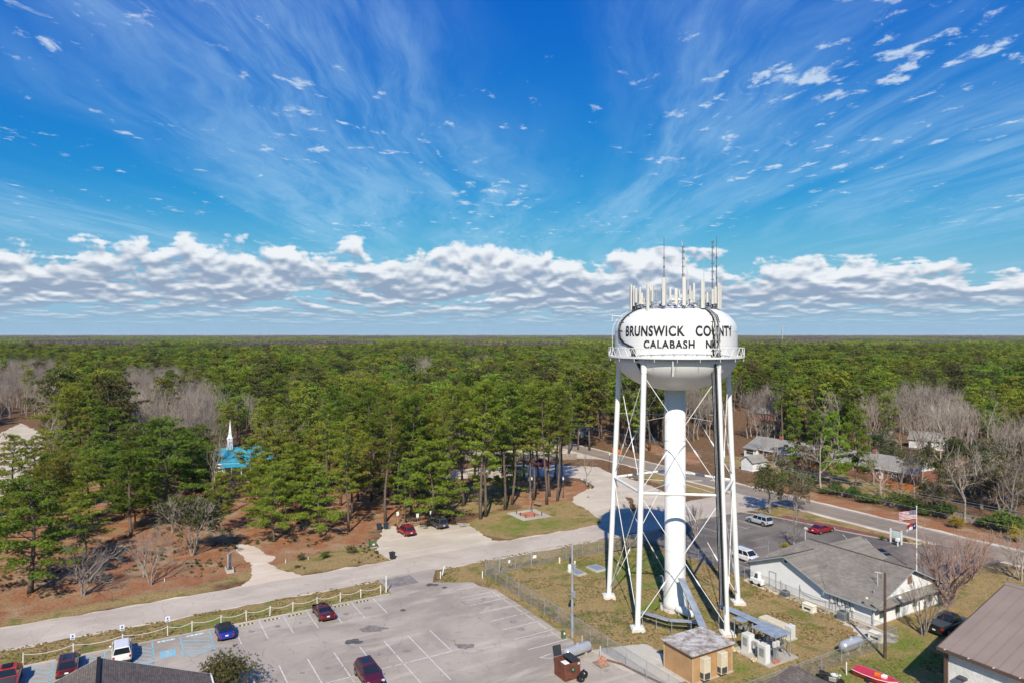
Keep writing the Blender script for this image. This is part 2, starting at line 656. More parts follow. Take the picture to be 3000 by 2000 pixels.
def ragged(poly, step=0.7, jit=0.12, seed=1):
    rnd = random.Random(seed)
    out = []
    n = len(poly)
    for i in range(n):
        p, q = Vector(poly[i]), Vector(poly[(i + 1) % n])
        k = max(1, int((q - p).length / step))
        if (q - p).length > 90:
            k = max(1, int((q - p).length / (step * 3)))
        d = (q - p).normalized()
        nrm = Vector((-d.y, d.x))
        for j in range(k):
            t = j / k
            pt = p + (q - p) * t
            w = mnoise.noise(Vector((pt.x * 0.35, pt.y * 0.35, seed))) * jit * 2.2 + rnd.uniform(-jit, jit) * 0.7
            out.append(tuple(pt + nrm * w))
    return out


def sheet(name, poly, z, m, jit=0.12, step=0.7, seed=1):
    pts = ragged([p[:2] for p in poly], step, jit, seed) if jit else [p[:2] for p in poly]
    mb = MB()
    mb.add([(p[0], p[1], z) for p in pts], [tuple(range(len(pts)))])
    o = mb.build(name, m)
    if o.data.polygons[0].normal.z < 0:
        o.data.flip_normals()
    return structure(o)


def paving(name, light, dark, spots, wear=0.25, sc=1.0, crack=True):
    """worn paving: broad tonal drift, wheel-polished streaks, fine grain, dark cracks and patches"""
    m = bpy.data.materials.new(name)
    m.use_nodes = True
    N = NT(m.node_tree)
    bs = N.n['Principled BSDF']
    pos = N.node('ShaderNodeNewGeometry').outputs['Position']
    rot = N.node('ShaderNodeVectorRotate', rotation_type='Z_AXIS')
    N.put(rot.inputs['Vector'], pos)
    rot.inputs['Angle'].default_value = -GRID
    sp = N.node('ShaderNodeSeparateXYZ')
    N.put(sp.inputs[0], rot.outputs[0])
    streak = N.noise(N.xyz(N.m('MULTIPLY', sp.outputs[0], 0.5), N.m('MULTIPLY', sp.outputs[1], 0.10), 0.0), 1.0 * sc, 4.0, 0.6, 0.6)
    lo = N.noise(pos, 0.11 * sc, 4.0, 0.6, 0.5)
    mid = N.noise(pos, 0.7 * sc, 4.0, 0.62)
    grain = N.noise(pos, 7.0, 4.0, 0.8)
    c = N.mix(N.ss(lo, 0.36, 0.66), light, dark)
    c = N.mix(N.ss(streak, 0.5, 0.72, 0.0, wear * 2.4), c, tuple(x * 1.30 for x in light))
    c = N.mix(N.ss(mid, 0.60, 0.74, 0.0, 0.55), c, spots)
    if crack:
        vo = N.node('ShaderNodeTexVoronoi', feature='DISTANCE_TO_EDGE')
        N.put(vo.inputs['Vector'], N.node('ShaderNodeVectorMath', operation='ADD').outputs[0])
        vn = vo.inputs['Vector'].links[0].from_node
        N.put(vn.inputs[0], pos)
        N.put(vn.inputs[1], N.noise(pos, 0.5, 3.0, 0.6, out=1))
        vo.inputs['Scale'].default_value = 0.24
        c = N.mix(N.m('MULTIPLY', N.ss(vo.outputs['Distance'], 0.0, 0.014, 0.45, 0.0), N.ss(mid, 0.38, 0.58)), c, tuple(x * 0.45 for x in dark))
    c = N.mix(1.0, c, N.ramp(grain, [(0.2, (0.80, 0.80, 0.80)), (0.8, (1.20, 1.20, 1.20))]), 'MULTIPLY')
    N.put(bs.inputs['Base Color'], c)
    bs.inputs['Roughness'].default_value = 0.9
    bs.inputs['Specular IOR Level'].default_value = 0.15
    b = N.node('ShaderNodeBump')
    b.inputs['Strength'].default_value = 0.35
    b.inputs['Distance'].default_value = 0.02
    N.put(b.inputs['Height'], grain)
    N.put(bs.inputs['Normal'], b.outputs[0])
    MATS[name] = m
    return m


P_STREET = paving('bleached_street_asphalt', (0.47, 0.405, 0.335), (0.39, 0.333, 0.273), (0.31, 0.262, 0.215), 0.2)
P_LOT = paving('grey_lot_asphalt', (0.385, 0.335, 0.280), (0.285, 0.248, 0.210), (0.195, 0.170, 0.146), 0.26)
P_DARK = paving('dark_sealed_asphalt', (0.190, 0.165, 0.142), (0.112, 0.099, 0.088), (0.066, 0.060, 0.055), 0.35)
P_HWY = paving('two_lane_road_asphalt', (0.27, 0.228, 0.185), (0.215, 0.181, 0.147), (0.16, 0.136, 0.112), 0.15, crack=False)
P_GRAVEL = paving('pale_gravel', (0.54, 0.470, 0.378), (0.455, 0.390, 0.305), (0.34, 0.272, 0.21), 0.2, crack=False)
P_SAND = paving('pale_sand_drive', (0.60, 0.505, 0.40), (0.52, 0.42, 0.325), (0.43, 0.30, 0.20), 0.2, crack=False)
P_CONC = paving('old_concrete', (0.46, 0.43, 0.37), (0.37, 0.34, 0.29), (0.27, 0.245, 0.21), 0.1, crack=False)
M_WHITE_LINE = mat('worn_white_paint', (0.62, 0.60, 0.57), 0.8, 0.0, 2.0, col2=(0.43, 0.40, 0.375), fine=0.3, fscale=9.0)
M_BLUE_LINE = mat('pale_blue_paint', (0.17, 0.44, 0.56), 0.8, 0.0, 2.0, col2=(0.25, 0.42, 0.48), fine=0.25, fscale=9.0)
M_YELLOW_LINE = mat('yellow_road_paint', (0.55, 0.31, 0.06), 0.8, 0.0, 1.0, col2=(0.40, 0.26, 0.10), fine=0.25, fscale=6.0)

sheet('street', ABpoly([(-98.3, -70), (-98.3, 74), (-103, 84), (-104, 116.6), (-92, 116.6), (-91.5, 90), (-91.5, -70)]), 0.020, P_STREET, 0.13, 0.6, 3)
sheet('street_shoulder', ABpoly([(-98.75, -70), (-98.75, 74), (-98, 76), (-91.2, 76), (-91.05, -70)]), 0.0045, P_SAND, 0.30, 0.5, 33)
sheet('highway', ABpoly([(-700, 127), (-240, 124.5), (-150, 123.4), (40, 123.0), (40, 115.6), (-150, 116.2), (-240, 117.4), (-700, 120)]), 0.028, P_HWY, 0.05, 1.2, 4)
sheet('road_shoulder', ABpoly([(-240, 125.6), (-150, 124.4), (40, 124.2), (40, 114.5), (-150, 115.2), (-240, 116.4)]), 0.010, P_SAND, 0.25, 0.8, 5)
sheet('parking_lot', ABpoly([(-85.9, -70), (-85.9, 31.2), (-92.0, 31.4), (-92.0, 40.2), (-87.0, 37.6), (-85.6, 40.0), (-84.4, 42.4), (-82.4, 42.6), (-80.2, 43.9),
                             (-62.6, 44.0), (-60.6, 43.2), (-58.5, 46.4), (-40, 46.8), (-20, 46), (-20, -70)]), 0.024, P_LOT, 0.06, 0.6, 6)
sheet('gravel_lot', Gpoly([(1098, 1604), (1108, 1580), (1118, 1552), (1150, 1540), (1240, 1536), (1370, 1533), (1400, 1556), (1440, 1582), (1500, 1583), (1150, 1648), (1135, 1640)]), 0.014, P_GRAVEL, 0.35, 0.6, 7)
sheet('sand_driveway', Gpoly([(700, 1592), (742, 1598), (792, 1624), (806, 1634), (790, 1646), (808, 1664), (842, 1676), (905, 1686), (708, 1720), (722, 1700), (742, 1680), (736, 1655), (708, 1632), (692, 1612)]), 0.014, P_SAND, 0.30, 0.5, 8)
sheet('gravel_drive', Gpoly([(1640, 1362), (1750, 1366), (1800, 1390), (1858, 1404), (1934, 1432), (2010, 1470), (2000, 1505), (1880, 1500), (1850, 1460), (1835, 1455), (1850, 1500), (1800, 1545), (1765, 1532), (1740, 1503), (1680, 1470), (1680, 1452), (1740, 1422), (1700, 1400), (1640, 1385)]), 0.012, P_GRAVEL, 0.35, 0.8, 9)
sheet('park_drive', Gpoly([(1240, 1385), (1470, 1362), (1650, 1357), (1700, 1400), (1580, 1395), (1500, 1404), (1400, 1395), (1250, 1415)]), 0.008, P_GRAVEL, 0.3, 0.9, 10)
sheet('back_drive', Gpoly([(1150, 1322), (1700, 1318), (1760, 1345), (1700, 1342), (1500, 1338), (1150, 1338)]), 0.008, P_GRAVEL, 0.3, 1.2, 11)
sheet('office_lot', ABpoly([(-90.5, 75.5), (-92.5, 92), (-92, 104), (-86, 106.5), (-74, 109.0), (-66, 111.2), (-62, 113.5), (-61.5, 117), (-52, 117), (-52.5, 112), (-52, 97), (-66, 94), (-67, 76.2)]), 0.024, P_DARK, 0.06, 0.7, 12)
sheet('gravel_road', Gpoly([(-300, 1520), (-300, 1330), (0, 1268), (62, 1238), (128, 1272), (136, 1302), (112, 1345), (100, 1395), (70, 1432), (0, 1462)]), 0.012, P_GRAVEL, 0.4, 0.8, 13)
sheet('gravel_strip', ABpoly([(-66.5, 75.2), (-46, 74.8), (-45, 76.6), (-66.5, 76.6)]), 0.012, P_GRAVEL, 0.25, 0.5, 14)
sheet('worn_patch', ABpoly([(-46.4, 70), (-45.2, 70), (-44.4, 75.4), (-52, 75.4), (-50, 74.2), (-46.8, 73)]), 0.008, P_GRAVEL, 0.5, 0.5, 15)
sheet('dirt_patch', ABpoly([(-59.6, 44.2), (-58.0, 50.6), (-50, 50.8), (-50, 45.5), (-56, 44.4)]), 0.034, P_CONC, 0.2, 0.5, 16)
sheet('mulch_bed', ABpoly([(-86, 107.0), (-74, 109.4), (-64.5, 112.0), (-64, 113.4), (-74, 112.0), (-86, 109.6)]), 0.012, mat('red_mulch', (0.20, 0.075, 0.062), 0.95, 0.3, 1.5, 0.3, 20), 0.15, 0.5, 17)


def kerb(name, pts, w=0.18, h=0.13):
    """a raised kerb stone line following a path in the block grid"""
    mb = MB()
    P = [AB(a, b) for a, b in pts]
    for p, q in zip(P[:-1], P[1:]):
        d = (q - p).normalized()
        n = Vector((-d.y, d.x, 0)) * w / 2
        mb.slab([p + n, p - n, q - n, q + n], (0, 0, h))
    return structure(mb.build(name, P_CONC))


kerb('lot_kerb', [(-92, 104.2), (-86, 106.8), (-74, 109.2), (-66, 111.4), (-63.2, 113.2), (-63.4, 114.8)])
kerb('lot_kerb', [(-90.4, 77), (-92.5, 92), (-92.1, 103.8)])
kerb('lot_kerb', [(-85.95, -30), (-85.95, 31)], 0.14, 0.10)

# ---- painted markings, one sheet per painted group
def paint(name, segs, w, m, z):
    mb = MB()
    for (a0, b0), (a1, b1) in segs:
        p, q = AB(a0, b0), AB(a1, b1)
        d = (q - p).normalized()
        n = Vector((-d.y, d.x, 0)) * w / 2
        k = max(1, int((q - p).length / 0.9))
        rnd = random.Random(int(a0 * 31 + b0 * 17))
        for i in range(k):
            s, e = p + (q - p) * (i / k), p + (q - p) * ((i + 1) / k)
            if rnd.random() < 0.05:
                e = s + (e - s) * 0.6
            mb.quad((s + n * rnd.uniform(0.8, 1.05)).to_tuple()[:2] + (z,), (s - n).to_tuple()[:2] + (z,), (e - n).to_tuple()[:2] + (z,), (e + n).to_tuple()[:2] + (z,))
    return structure(mb.build(name, m))


ZP = 0.029
paint('parking_lines', [((-85.6, b), (-80.1, b)) for b in (11.8, 14.6, 17.4, 20.2, 23.0, 25.8, 28.6)], 0.13, M_WHITE_LINE, ZP)
paint('parking_lines', [((a, 38.4), (a, 43.6)) for a in (-80.0, -77.2, -74.5, -71.7, -68.9, -66.1, -63.2)] + [((-82.8, 38.6), (-82.8, 42.2))], 0.13, M_WHITE_LINE, ZP)
paint('parking_lines', [((-73, b), (-61.5, b)) for b in (6.0, 8.8, 11.6, 14.4, 17.3, 20.1, 22.9, 25.7, 28.5)] + [((-73, 31.2), (-66.9, 31.2)), ((-67, -2), (-67, 31.2))], 0.13, M_WHITE_LINE, ZP)
paint('parking_lines', [((-61.0, 38.6), (-58.4, 42.0)), ((-61.0, 38.6), (-61.4, 42.6)), ((-55.5, 49), (-50, 49.4))], 0.12, M_WHITE_LINE, ZP + 0.012)
paint('parking_lines', [((-85.6, b), (-80.0, b)) for b in (-16, -13.2)], 0.13, M_WHITE_LINE, ZP)
blue = []
for b0, b1 in ((-7.8, -5.8), (-3.0, -1.2), (1.5, 3.3), (6.1, 9.1)):
    blue += [((-85.6, b0), (-80.1, b0)), ((-85.6, b1), (-80.1, b1))]
    for i in range(6):
        a = -85.4 + i * 0.98
        blue.append(((a, b0), (min(a + 1.6, -80.1), b1)))
    blue.append(((-80.1, b0), (-80.1, b1)))
paint('blue_hatching', blue, 0.14, M_BLUE_LINE, ZP)
mb = MB()
for (a0, a1, b0, b1) in ((-82.5, -80.8, 3.9, 5.4),):
    mb.quad(*[AB(a, b, ZP + 0.001) for a, b in ((a0, b0), (a1, b0), (a1, b1), (a0, b1))])
sq = structure(mb.build('blue_parking_square', M_BLUE_LINE))
mb = MB()   # the wheelchair sign painted on the blue square
zc_ = ZP + 0.006
ring = [(-81.32 + 0.33 * math.cos(t), 4.68 + 0.33 * math.sin(t)) for t in np.linspace(-0.6, PI + 1.0, 11)]
for (p, q) in zip(ring[:-1], ring[1:]):
    ip = (-81.32 + (p[0] + 81.32) * 0.72, 4.68 + (p[1] - 4.68) * 0.72)
    iq = (-81.32 + (q[0] + 81.32) * 0.72, 4.68 + (q[1] - 4.68) * 0.72)
    mb.quad(AB(*p, zc_), AB(*q, zc_), AB(*iq, zc_), AB(*ip, zc_))
for (a0, a1, b0, b1) in ((-81.95, -81.35, 4.60, 4.72), (-81.7, -81.6, 4.35, 4.62), (-81.4, -81.28, 4.3, 4.66), (-82.26, -82.04, 4.55, 4.77)):
    mb.quad(*[AB(a, b, zc_) for a, b in ((a0, b0), (a1, b0), (a1, b1), (a0, b1))])
structure(mb.build('wheelchair_marking', M_WHITE_LINE))
yl = []
for i in range(-240, 40, 4):
    for off in (-0.14, 0.14):
        bb = 119.35 if i > -150 else 119.35 + (-150 - i) * 0.013
        yl.append(((i, bb + off), (i + 4, bb + off)))
paint('centre_line', yl, 0.11, M_YELLOW_LINE, 0.033)
wl = []
for i in range(-240, 40, 4):
    e = 0 if i > -150 else (-150 - i) * 0.013
    wl.append(((i, 122.75 + e), (i + 4, 122.75 + e)))
    if not (-106 < i < -90 or -63 < i < -48):
        wl.append(((i, 116.05 + e), (i + 4, 116.05 + e)))
paint('edge_line', wl, 0.11, M_WHITE_LINE, 0.033)
paint('parking_lines', [((-88, b), (-83, b)) for b in (90, 93, 96, 99, 102)] + [((-72, 82), (-67.5, 82)), ((-76, 80), (-67.5, 80)), ((-73, 107.6), (-68, 103)), ((-69.6, 108.6), (-64.6, 104))], 0.11, M_WHITE_LINE, ZP)

# darker repairs, oil stains and covers in the lot
mb = MB()
for (a, b, s, sx) in ((-89.6, 33.9, 1.7, 1.2),):
    pts = [AB(a + s * x, b + sx * s * y) for x, y in ((-1, -1), (1, -1), (1, 1), (-1, 1))]
    mb.quad(*[(p.x, p.y, 0.0285) for p in pts])
structure(mb.build('asphalt_patch', mat('fresh_patch', (0.21, 0.19, 0.175), 0.9, 0.2, 1.0, 0.2, 12)))
def blotch(name, a, b, r, m, z, seed, asp=1.0):
    rnd = random.Random(seed)
    c = AB(a, b)
    pts = []
    for i in range(26):
        t = 2 * PI * i / 26
        rr = r * (0.75 + 0.45 * mnoise.noise(Vector((math.cos(t) * 1.5, math.sin(t) * 1.5, seed))) + rnd.uniform(-0.06, 0.06))
        pts.append((c.x + rr * asp * math.cos(t), c.y + rr * math.sin(t), z))
    mb = MB()
    mb.quad(*pts)
    return structure(mb.build(name, m))
blotch('oil_stain', -74.6, 22.6, 0.95, mat('oily_asphalt', (0.095, 0.09, 0.085), 0.8, 0.35, 2.5, 0.3, 15), 0.0288, 4, 1.3)
blotch('oil_stain', -86.2, 37.0, 0.75, MATS['oily_asphalt'], 0.0288, 9, 1.4)
rs_ = random.Random(21)
for k, (a, b) in enumerate([(-82.6, x) for x in (13.2, 16.0, 18.9, 24.4, 27.3)] + [(-69.8, x) for x in (10.2, 13.1, 15.9, 18.6, 24.4, 27.2)] + [(x, 40.8) for x in (-78.5, -75.8, -73.1, -70.2, -67.4)]):
    blotch('oil_stain', a + rs_.uniform(-.6, .6), b + rs_.uniform(-.3, .3), rs_.uniform(0.25, 0.6), mat('faint_oil_drips', (0.245, 0.218, 0.198), 0.8, 0.25, 3.0, 0.25, 12), 0.0276 + 0.0001 * k, 30 + k, rs_.uniform(0.8, 1.3))
blotch('mud_stain', -76.6, 25.6, 1.1, mat('muddy_asphalt', (0.20, 0.175, 0.16), 0.9, 0.3, 2.0, 0.2, 12), 0.0268, 2, 1.8)
blotch('mud_stain', -67.4, 33.0, 0.9, MATS['muddy_asphalt'], 0.0268, 7, 1.5)
M_IRON = mat('rusty_cast_iron', (0.10, 0.085, 0.075), 0.7, 0.3, 6.0)
for nm, (a, b) in (('in the middle of the grey parking lot', (-80.0, 30.6)), ('by the parking lot entrance beside the dark stain', (-84.4, 38.2)), ('in the pale gravel drive beside the park pines', (-116.8, 86.0))):
    o = MB().cyl((0, 0, 0.02), (0, 0, 0.045), 0.34, 0.34, 16).build('manhole_cover', M_IRON, loc=AB(a, b, 0))
    tag(o, 'round rusty manhole cover ' + nm, 'manhole')

# ------------------------------------------------------------------ the water tower
def tank_paint():
    """white tank paint with faint plate seams' rust runs and mildew streaks"""
    m = mat('white_tank_paint', (0.69, 0.69, 0.675), 0.42, 0.025, 0.35, 0.02, 6.0, spec=0.4)
    N = NT(m.node_tree)
    bs = N.n['Principled BSDF']
    src = bs.inputs['Base Color'].links[0].from_socket
    sp = N.node('ShaderNodeSeparateXYZ')
    N.put(sp.inputs[0], N.node('ShaderNodeTexCoord').outputs['Object'])
    st_ = N.noise(N.xyz(N.m('MULTIPLY', sp.outputs[0], 2.6), N.m('MULTIPLY', sp.outputs[1], 2.6), N.m('MULTIPLY', sp.outputs[2], 0.16)), 1.0, 4.0, 0.65)
    pt = N.noise(N.node('ShaderNodeTexCoord').outputs['Object'], 0.5, 3.0, 0.6)
    c = N.mix(N.m('MULTIPLY', N.ss(st_, 0.56, 0.78), N.ss(pt, 0.35, 0.65, 0.1, 0.55)), src, (0.50, 0.46, 0.40))
    N.put(bs.inputs['Base Color'], c)
    return m


M_WHITE = tank_paint()
M_WHITE_DIRT = mat('weathered_white_paint', (0.66, 0.66, 0.64), 0.5, 0.06, 0.9, spec=0.35)
M_GALV = mat('galvanised_steel', (0.43, 0.45, 0.47), 0.45, 0.15, 2.0, metal=0.55)
M_GALV_DULL = mat('dull_galvanised_sheet', (0.34, 0.38, 0.42), 0.5, 0.18, 1.2, metal=0.35)
M_BLACK = mat('black_cable_jacket', (0.018, 0.018, 0.020), 0.55, 0.2, 3.0)
M_GREYCAB = mat('grey_cable_jacket', (0.32, 0.33, 0.35), 0.5, 0.2, 3.0)
M_LETTER = mat('black_lettering_paint', (0.022, 0.024, 0.030), 0.5, 0.15, 2.0)
M_PANEL = mat('white_antenna_plastic', (0.56, 0.55, 0.51), 0.45, 0.04, 1.0)
M_DKSTEEL = mat('dark_antenna_steel', (0.10, 0.105, 0.115), 0.6, 0.2, 2.0)
M_RUST = mat('rust_brown_steel', (0.16, 0.085, 0.055), 0.8, 0.3, 4.0)

TC = Vector((20.35, 85.2, 0))
tower = thing('water_tower', 'tall white steel water tower with black lettering on its round tank', 'water tower', TC)
FACE = math.atan2(-TC.y, -TC.x)          # the side of the tank that faces the camera
R = 7.42


def tank_profile():
    p = []
    for i in range(0, 15):
        t = PI / 2 * i / 14
        p.append((R * math.sin(t), 31.35 - 4.15 * math.cos(t)))
    p += [(R, 32.4), (R, 33.6), (R, 34.5)]
    for i in range(1, 17):
        t = PI / 2 * i / 16
        p.append((R * max(0.0, math.cos(t)) ** 0.86, 34.5 + 3.45 * math.sin(t) ** 0.95))
    return p


PROF = tank_profile()


def tank_r(z):
    best = R
    for (r0, z0), (r1, z1) in zip(PROF[:-1], PROF[1:]):
        if z0 <= z <= z1 and z1 > z0:
            best = r0 + (r1 - r0) * (z - z0) / (z1 - z0)
    return best


tank = MB().lathe(PROF, 96).build('tank', M_WHITE, tower, smooth='all')
for z in (32.9, 34.5, 36.3):
    r_ = tank_r(z)
    MB().lathe([(r_ - 0.02, z - 0.035), (r_ + 0.016, z - 0.03), (r_ + 0.016, z + 0.03), (r_ - 0.02, z + 0.035)], 96).build('plate_seam', M_WHITE, tank, smooth=True)
# a weld seam ring and the girder the legs meet
mb = MB()
for z, r, h in ((30.95, R + 0.02, 0.30), (31.30, R + 0.10, 0.10)):
    mb.lathe([(r - 0.1, z - h / 2), (r + 0.035, z - h / 2), (r + 0.035, z + h / 2), (r - 0.1, z + h / 2)], 96)
mb.build('girder_ring', M_WHITE_DIRT, tank, smooth=True)
# roof vent and hatch
MB().lathe([(0.5, 37.85), (0.5, 38.3), (0.75, 38.35), (0.7, 38.6), (0.0, 38.75)], 20).build('vent', M_WHITE_DIRT, tank, smooth=True)

# centre riser with its flared base
MB().lathe([(1.62, 0.25), (1.45, 0.9), (1.33, 2.0), (1.28, 3.2), (1.275, 27.9)], 48).build('riser_column', M_WHITE, tower, smooth='all')
for z in (7.4, 14.2, 21.0):
    MB().lathe([(1.27, z - 0.05), (1.292, z - 0.05), (1.292, z + 0.05), (1.27, z + 0.05)], 48).build('column_seam', M_WHITE_DIRT, tower, smooth=True)
M_FOOT = mat('tower_footing_concrete', (0.58, 0.52, 0.45), 0.9, 0.15, 3.0)
MB().prism([(1.95 * math.cos(t), 1.95 * math.sin(t)) for t in np.linspace(0, 2 * PI, 9)[:-1] + 0.2], 0, 0.28).build('column_footing', M_FOOT, tower)

LEG_A = [rad(83.0 + 72 * i) for i in range(5)]
LEG_R0, LEG_R1, LEG_Z = 8.55, 7.12, 31.0
STRUT_Z = 15.7


def leg_pt(i, z, out=0.0):
    t = z / LEG_Z
    r = LEG_R0 + (LEG_R1 - LEG_R0) * t + out
    return Vector((r * math.cos(LEG_A[i % 5]), r * math.sin(LEG_A[i % 5]), z))


for i in range(5):
    lg = MB().cyl(leg_pt(i, 0.35), leg_pt(i, LEG_Z + 0.4), 0.325, 0.325, 24).build('leg', M_WHITE, tower, smooth=True)
    p = leg_pt(i, 0)
    MB().box(p.x - 0.62, p.x + 0.62, p.y - 0.62, p.y + 0.62, 0.30, 0.38).build('base_plate', M_WHITE_DIRT, lg)
    MB().box(p.x - 0.78, p.x + 0.78, p.y - 0.78, p.y + 0.78, -0.05, 0.30).build('footing', M_FOOT, lg)
    # thick collar where the leg meets the tank
    MB().cyl(leg_pt(i, 29.6), leg_pt(i, 31.2), 0.36, 0.43, 24).build('leg_collar', M_WHITE, lg, smooth=True)
for i in range(5):
    p, q = leg_pt(i, STRUT_Z), leg_pt(i + 1, STRUT_Z)
    MB().cyl(p, q, 0.17, 0.17, 12).build('strut', M_WHITE_DIRT, tower, smooth=True)
    for z0, z1 in ((0.9, STRUT_Z - 0.35), (STRUT_Z + 0.35, 29.3)):
        for (s, e) in ((i, i + 1), (i + 1, i)):
            a, b = leg_pt(s, z0), leg_pt(e, z1)
            rod = MB().cyl(a, b, 0.045, 0.045, 8)
            rod.cyl(a + (b - a) * 0.0, a + (b - a) * 0.035, 0.09, 0.06, 8)
            rod.cyl(b - (b - a) * 0.03, b, 0.06, 0.09, 8)
            ro = rod.build('brace_rod', M_WHITE_DIRT, tower, smooth=True)
            t = 0.30 if s == i else 0.33
            c = a + (b - a) * t
            d = (b - a).normalized()
            MB().tube([c - d * 0.5, c - d * 0.3, c + d * 0.3, c + d * 0.5], [0.05, 0.10, 0.10, 0.05], 8).build('turnbuckle', M_WHITE, ro, smooth=True)
    # thin tie from the strut level to the riser
    t = leg_pt(i, STRUT_Z)
    MB().cyl(t, Vector((t.x, t.y, 0)).normalized() * 1.26 + Vector((0, 0, STRUT_Z + 0.15)), 0.028, 0.028, 6).build('tie_rod', M_WHITE_DIRT, tower)
    MB().cyl(leg_pt(i, 24.0), Vector((leg_pt(i, 24.0).x, leg_pt(i, 24.0).y, 0)).normalized() * 1.26 + Vector((0, 0, 24.1)), 0.02, 0.02, 6).build('tie_rod', M_WHITE_DIRT, tower)

# the balcony: floor, top rail, zig-zag bars
BR = 8.22
balc = MB().lathe([(R - 0.02, 31.42), (BR, 31.42), (BR, 31.50), (R - 0.02, 31.50)], 80).build('balcony', M_WHITE_DIRT, tower, smooth=True)
mb = MB()
for r, z0, z1 in ((BR, 31.34, 31.56),):
    mb.lathe([(r, z0), (r + 0.05, z0), (r + 0.05, z1), (r, z1), (r, z0)], 80)
mb.build('toe_board', M_WHITE_DIRT, balc, smooth=True)
nb = 40
for k in range(nb):
    a0, a1 = 2 * PI * k / nb, 2 * PI * (k + 1) / nb
    mb = MB()
    mb.cyl((BR * math.cos(a0), BR * math.sin(a0), 32.52), (BR * math.cos(a1), BR * math.sin(a1), 32.52), 0.045, 0.045, 6)
    am = (a0 + a1) / 2
    mb.cyl((BR * math.cos(a0), BR * math.sin(a0), 31.5), (BR * math.cos(am), BR * math.sin(am), 32.5), 0.03, 0.03, 5)
    mb.cyl((BR * math.cos(am), BR * math.sin(am), 32.5), (BR * math.cos(a1), BR * math.sin(a1), 31.5), 0.03, 0.03, 5)
    mb.build('rail_panel', M_WHITE_DIRT, balc)
for k in range(20):
    a = 2 * PI * (k + 0.35) / 20
    MB().cyl((BR * math.cos(a), BR * math.sin(a), 31.36), (BR * math.cos(a), BR * math.sin(a), 30.95), 0.03, 0.03, 5).build('hanger', M_WHITE_DIRT, balc)
# overflow stub under the balcony in front
fx = Vector((math.cos(FACE - 0.03), math.sin(FACE - 0.03), 0))
MB().tube([fx * (R + 0.5) + Vector((0, 0, 31.3)), fx * (R + 0.42) + Vector((0, 0, 30.0)), fx * (R + 0.40) + Vector((0, 0, 29.4))], 0.07, 8).build('overflow_pipe', M_WHITE_DIRT, balc, smooth=True)


# lettering wrapped round the tank
def wrapped_text(name, body, width, z_mid, height, gap):
    cu = bpy.data.curves.new(name, 'FONT')
    cu.body = body
    cu.align_x = 'CENTER'
    cu.size = 1.0
    cu.space_character = gap
    cu.offset = 0.036
    cu.resolution_u = 4
    to = bpy.data.objects.new('text_source', cu)
    COL.objects.link(to)
    dg = bpy.context.evaluated_depsgraph_get()
    me = bpy.data.meshes.new_from_object(to.evaluated_get(dg))
    bpy.data.objects.remove(to)
    # cut the glyphs into short bands so that they can follow the curved steel
    import bmesh
    bm = bmesh.new()
    bm.from_mesh(me)
    bmesh.ops.triangulate(bm, faces=bm.faces[:])
    for k in range(1, 12):
        bmesh.ops.bisect_plane(bm, geom=bm.verts[:] + bm.edges[:] + bm.faces[:], plane_co=(0, -0.05 + 0.07 * k, 0), plane_no=(0, 1, 0))
    bm.to_mesh(me)
    bm.free()
    co = np.array([v.co[:] for v in me.vertices])
    xc, yc = (co[:, 0].max() + co[:, 0].min()) / 2, (co[:, 1].max() + co[:, 1].min()) / 2
    sx = width / (co[:, 0].max() - co[:, 0].min())
    sy = height / (co[:, 1].max() - co[:, 1].min())
    for v in me.vertices:
        z = z_mid + (v.co.y - yc) * sy
        r = tank_r(z) + 0.03
        a = FACE + TXT_OFF + (v.co.x - xc) * sx / R
        v.co = (r * math.cos(a), r * math.sin(a), z)
    # one object per painted word
    xs = np.sort(co[:, 0])
    g = int(np.argmax(np.diff(xs)))
    cut = (xs[g] + xs[g + 1]) / 2
    for k, word in enumerate(body.split()):
        mb = MB()
        idx = {}
        fs = []
        for p in me.polygons:
            if (co[p.vertices[0], 0] > cut) == bool(k):
                fs.append([idx.setdefault(i, len(idx)) for i in p.vertices])
        vs = [None] * len(idx)
        for i, j in idx.items():
            vs[j] = me.vertices[i].co.to_tuple()
        mb.add(vs, fs)
        o = mb.build(name, M_LETTER, tank)
        o['label'] = 'black painted word ' + word
    bpy.data.meshes.remove(me)


TXT_OFF = 0.09
wrapped_text('lettering', 'BRUNSWICK   COUNTY', 2 * R * 0.975, 34.52, 1.26, 1.10)
TXT_OFF = 0.10
wrapped_text('lettering', 'CALABASH   NC', 8.9, 32.98, 0.98, 1.16)

# cable runs over the tank
rnd = random.Random(5)


def tank_path(ang_of_z, zs, lift):
    out = []
    for z in zs:
        a = FACE + ang_of_z(z)
        r = tank_r(z) + lift
        out.append((r * math.cos(a), r * math.sin(a), z))
    return out


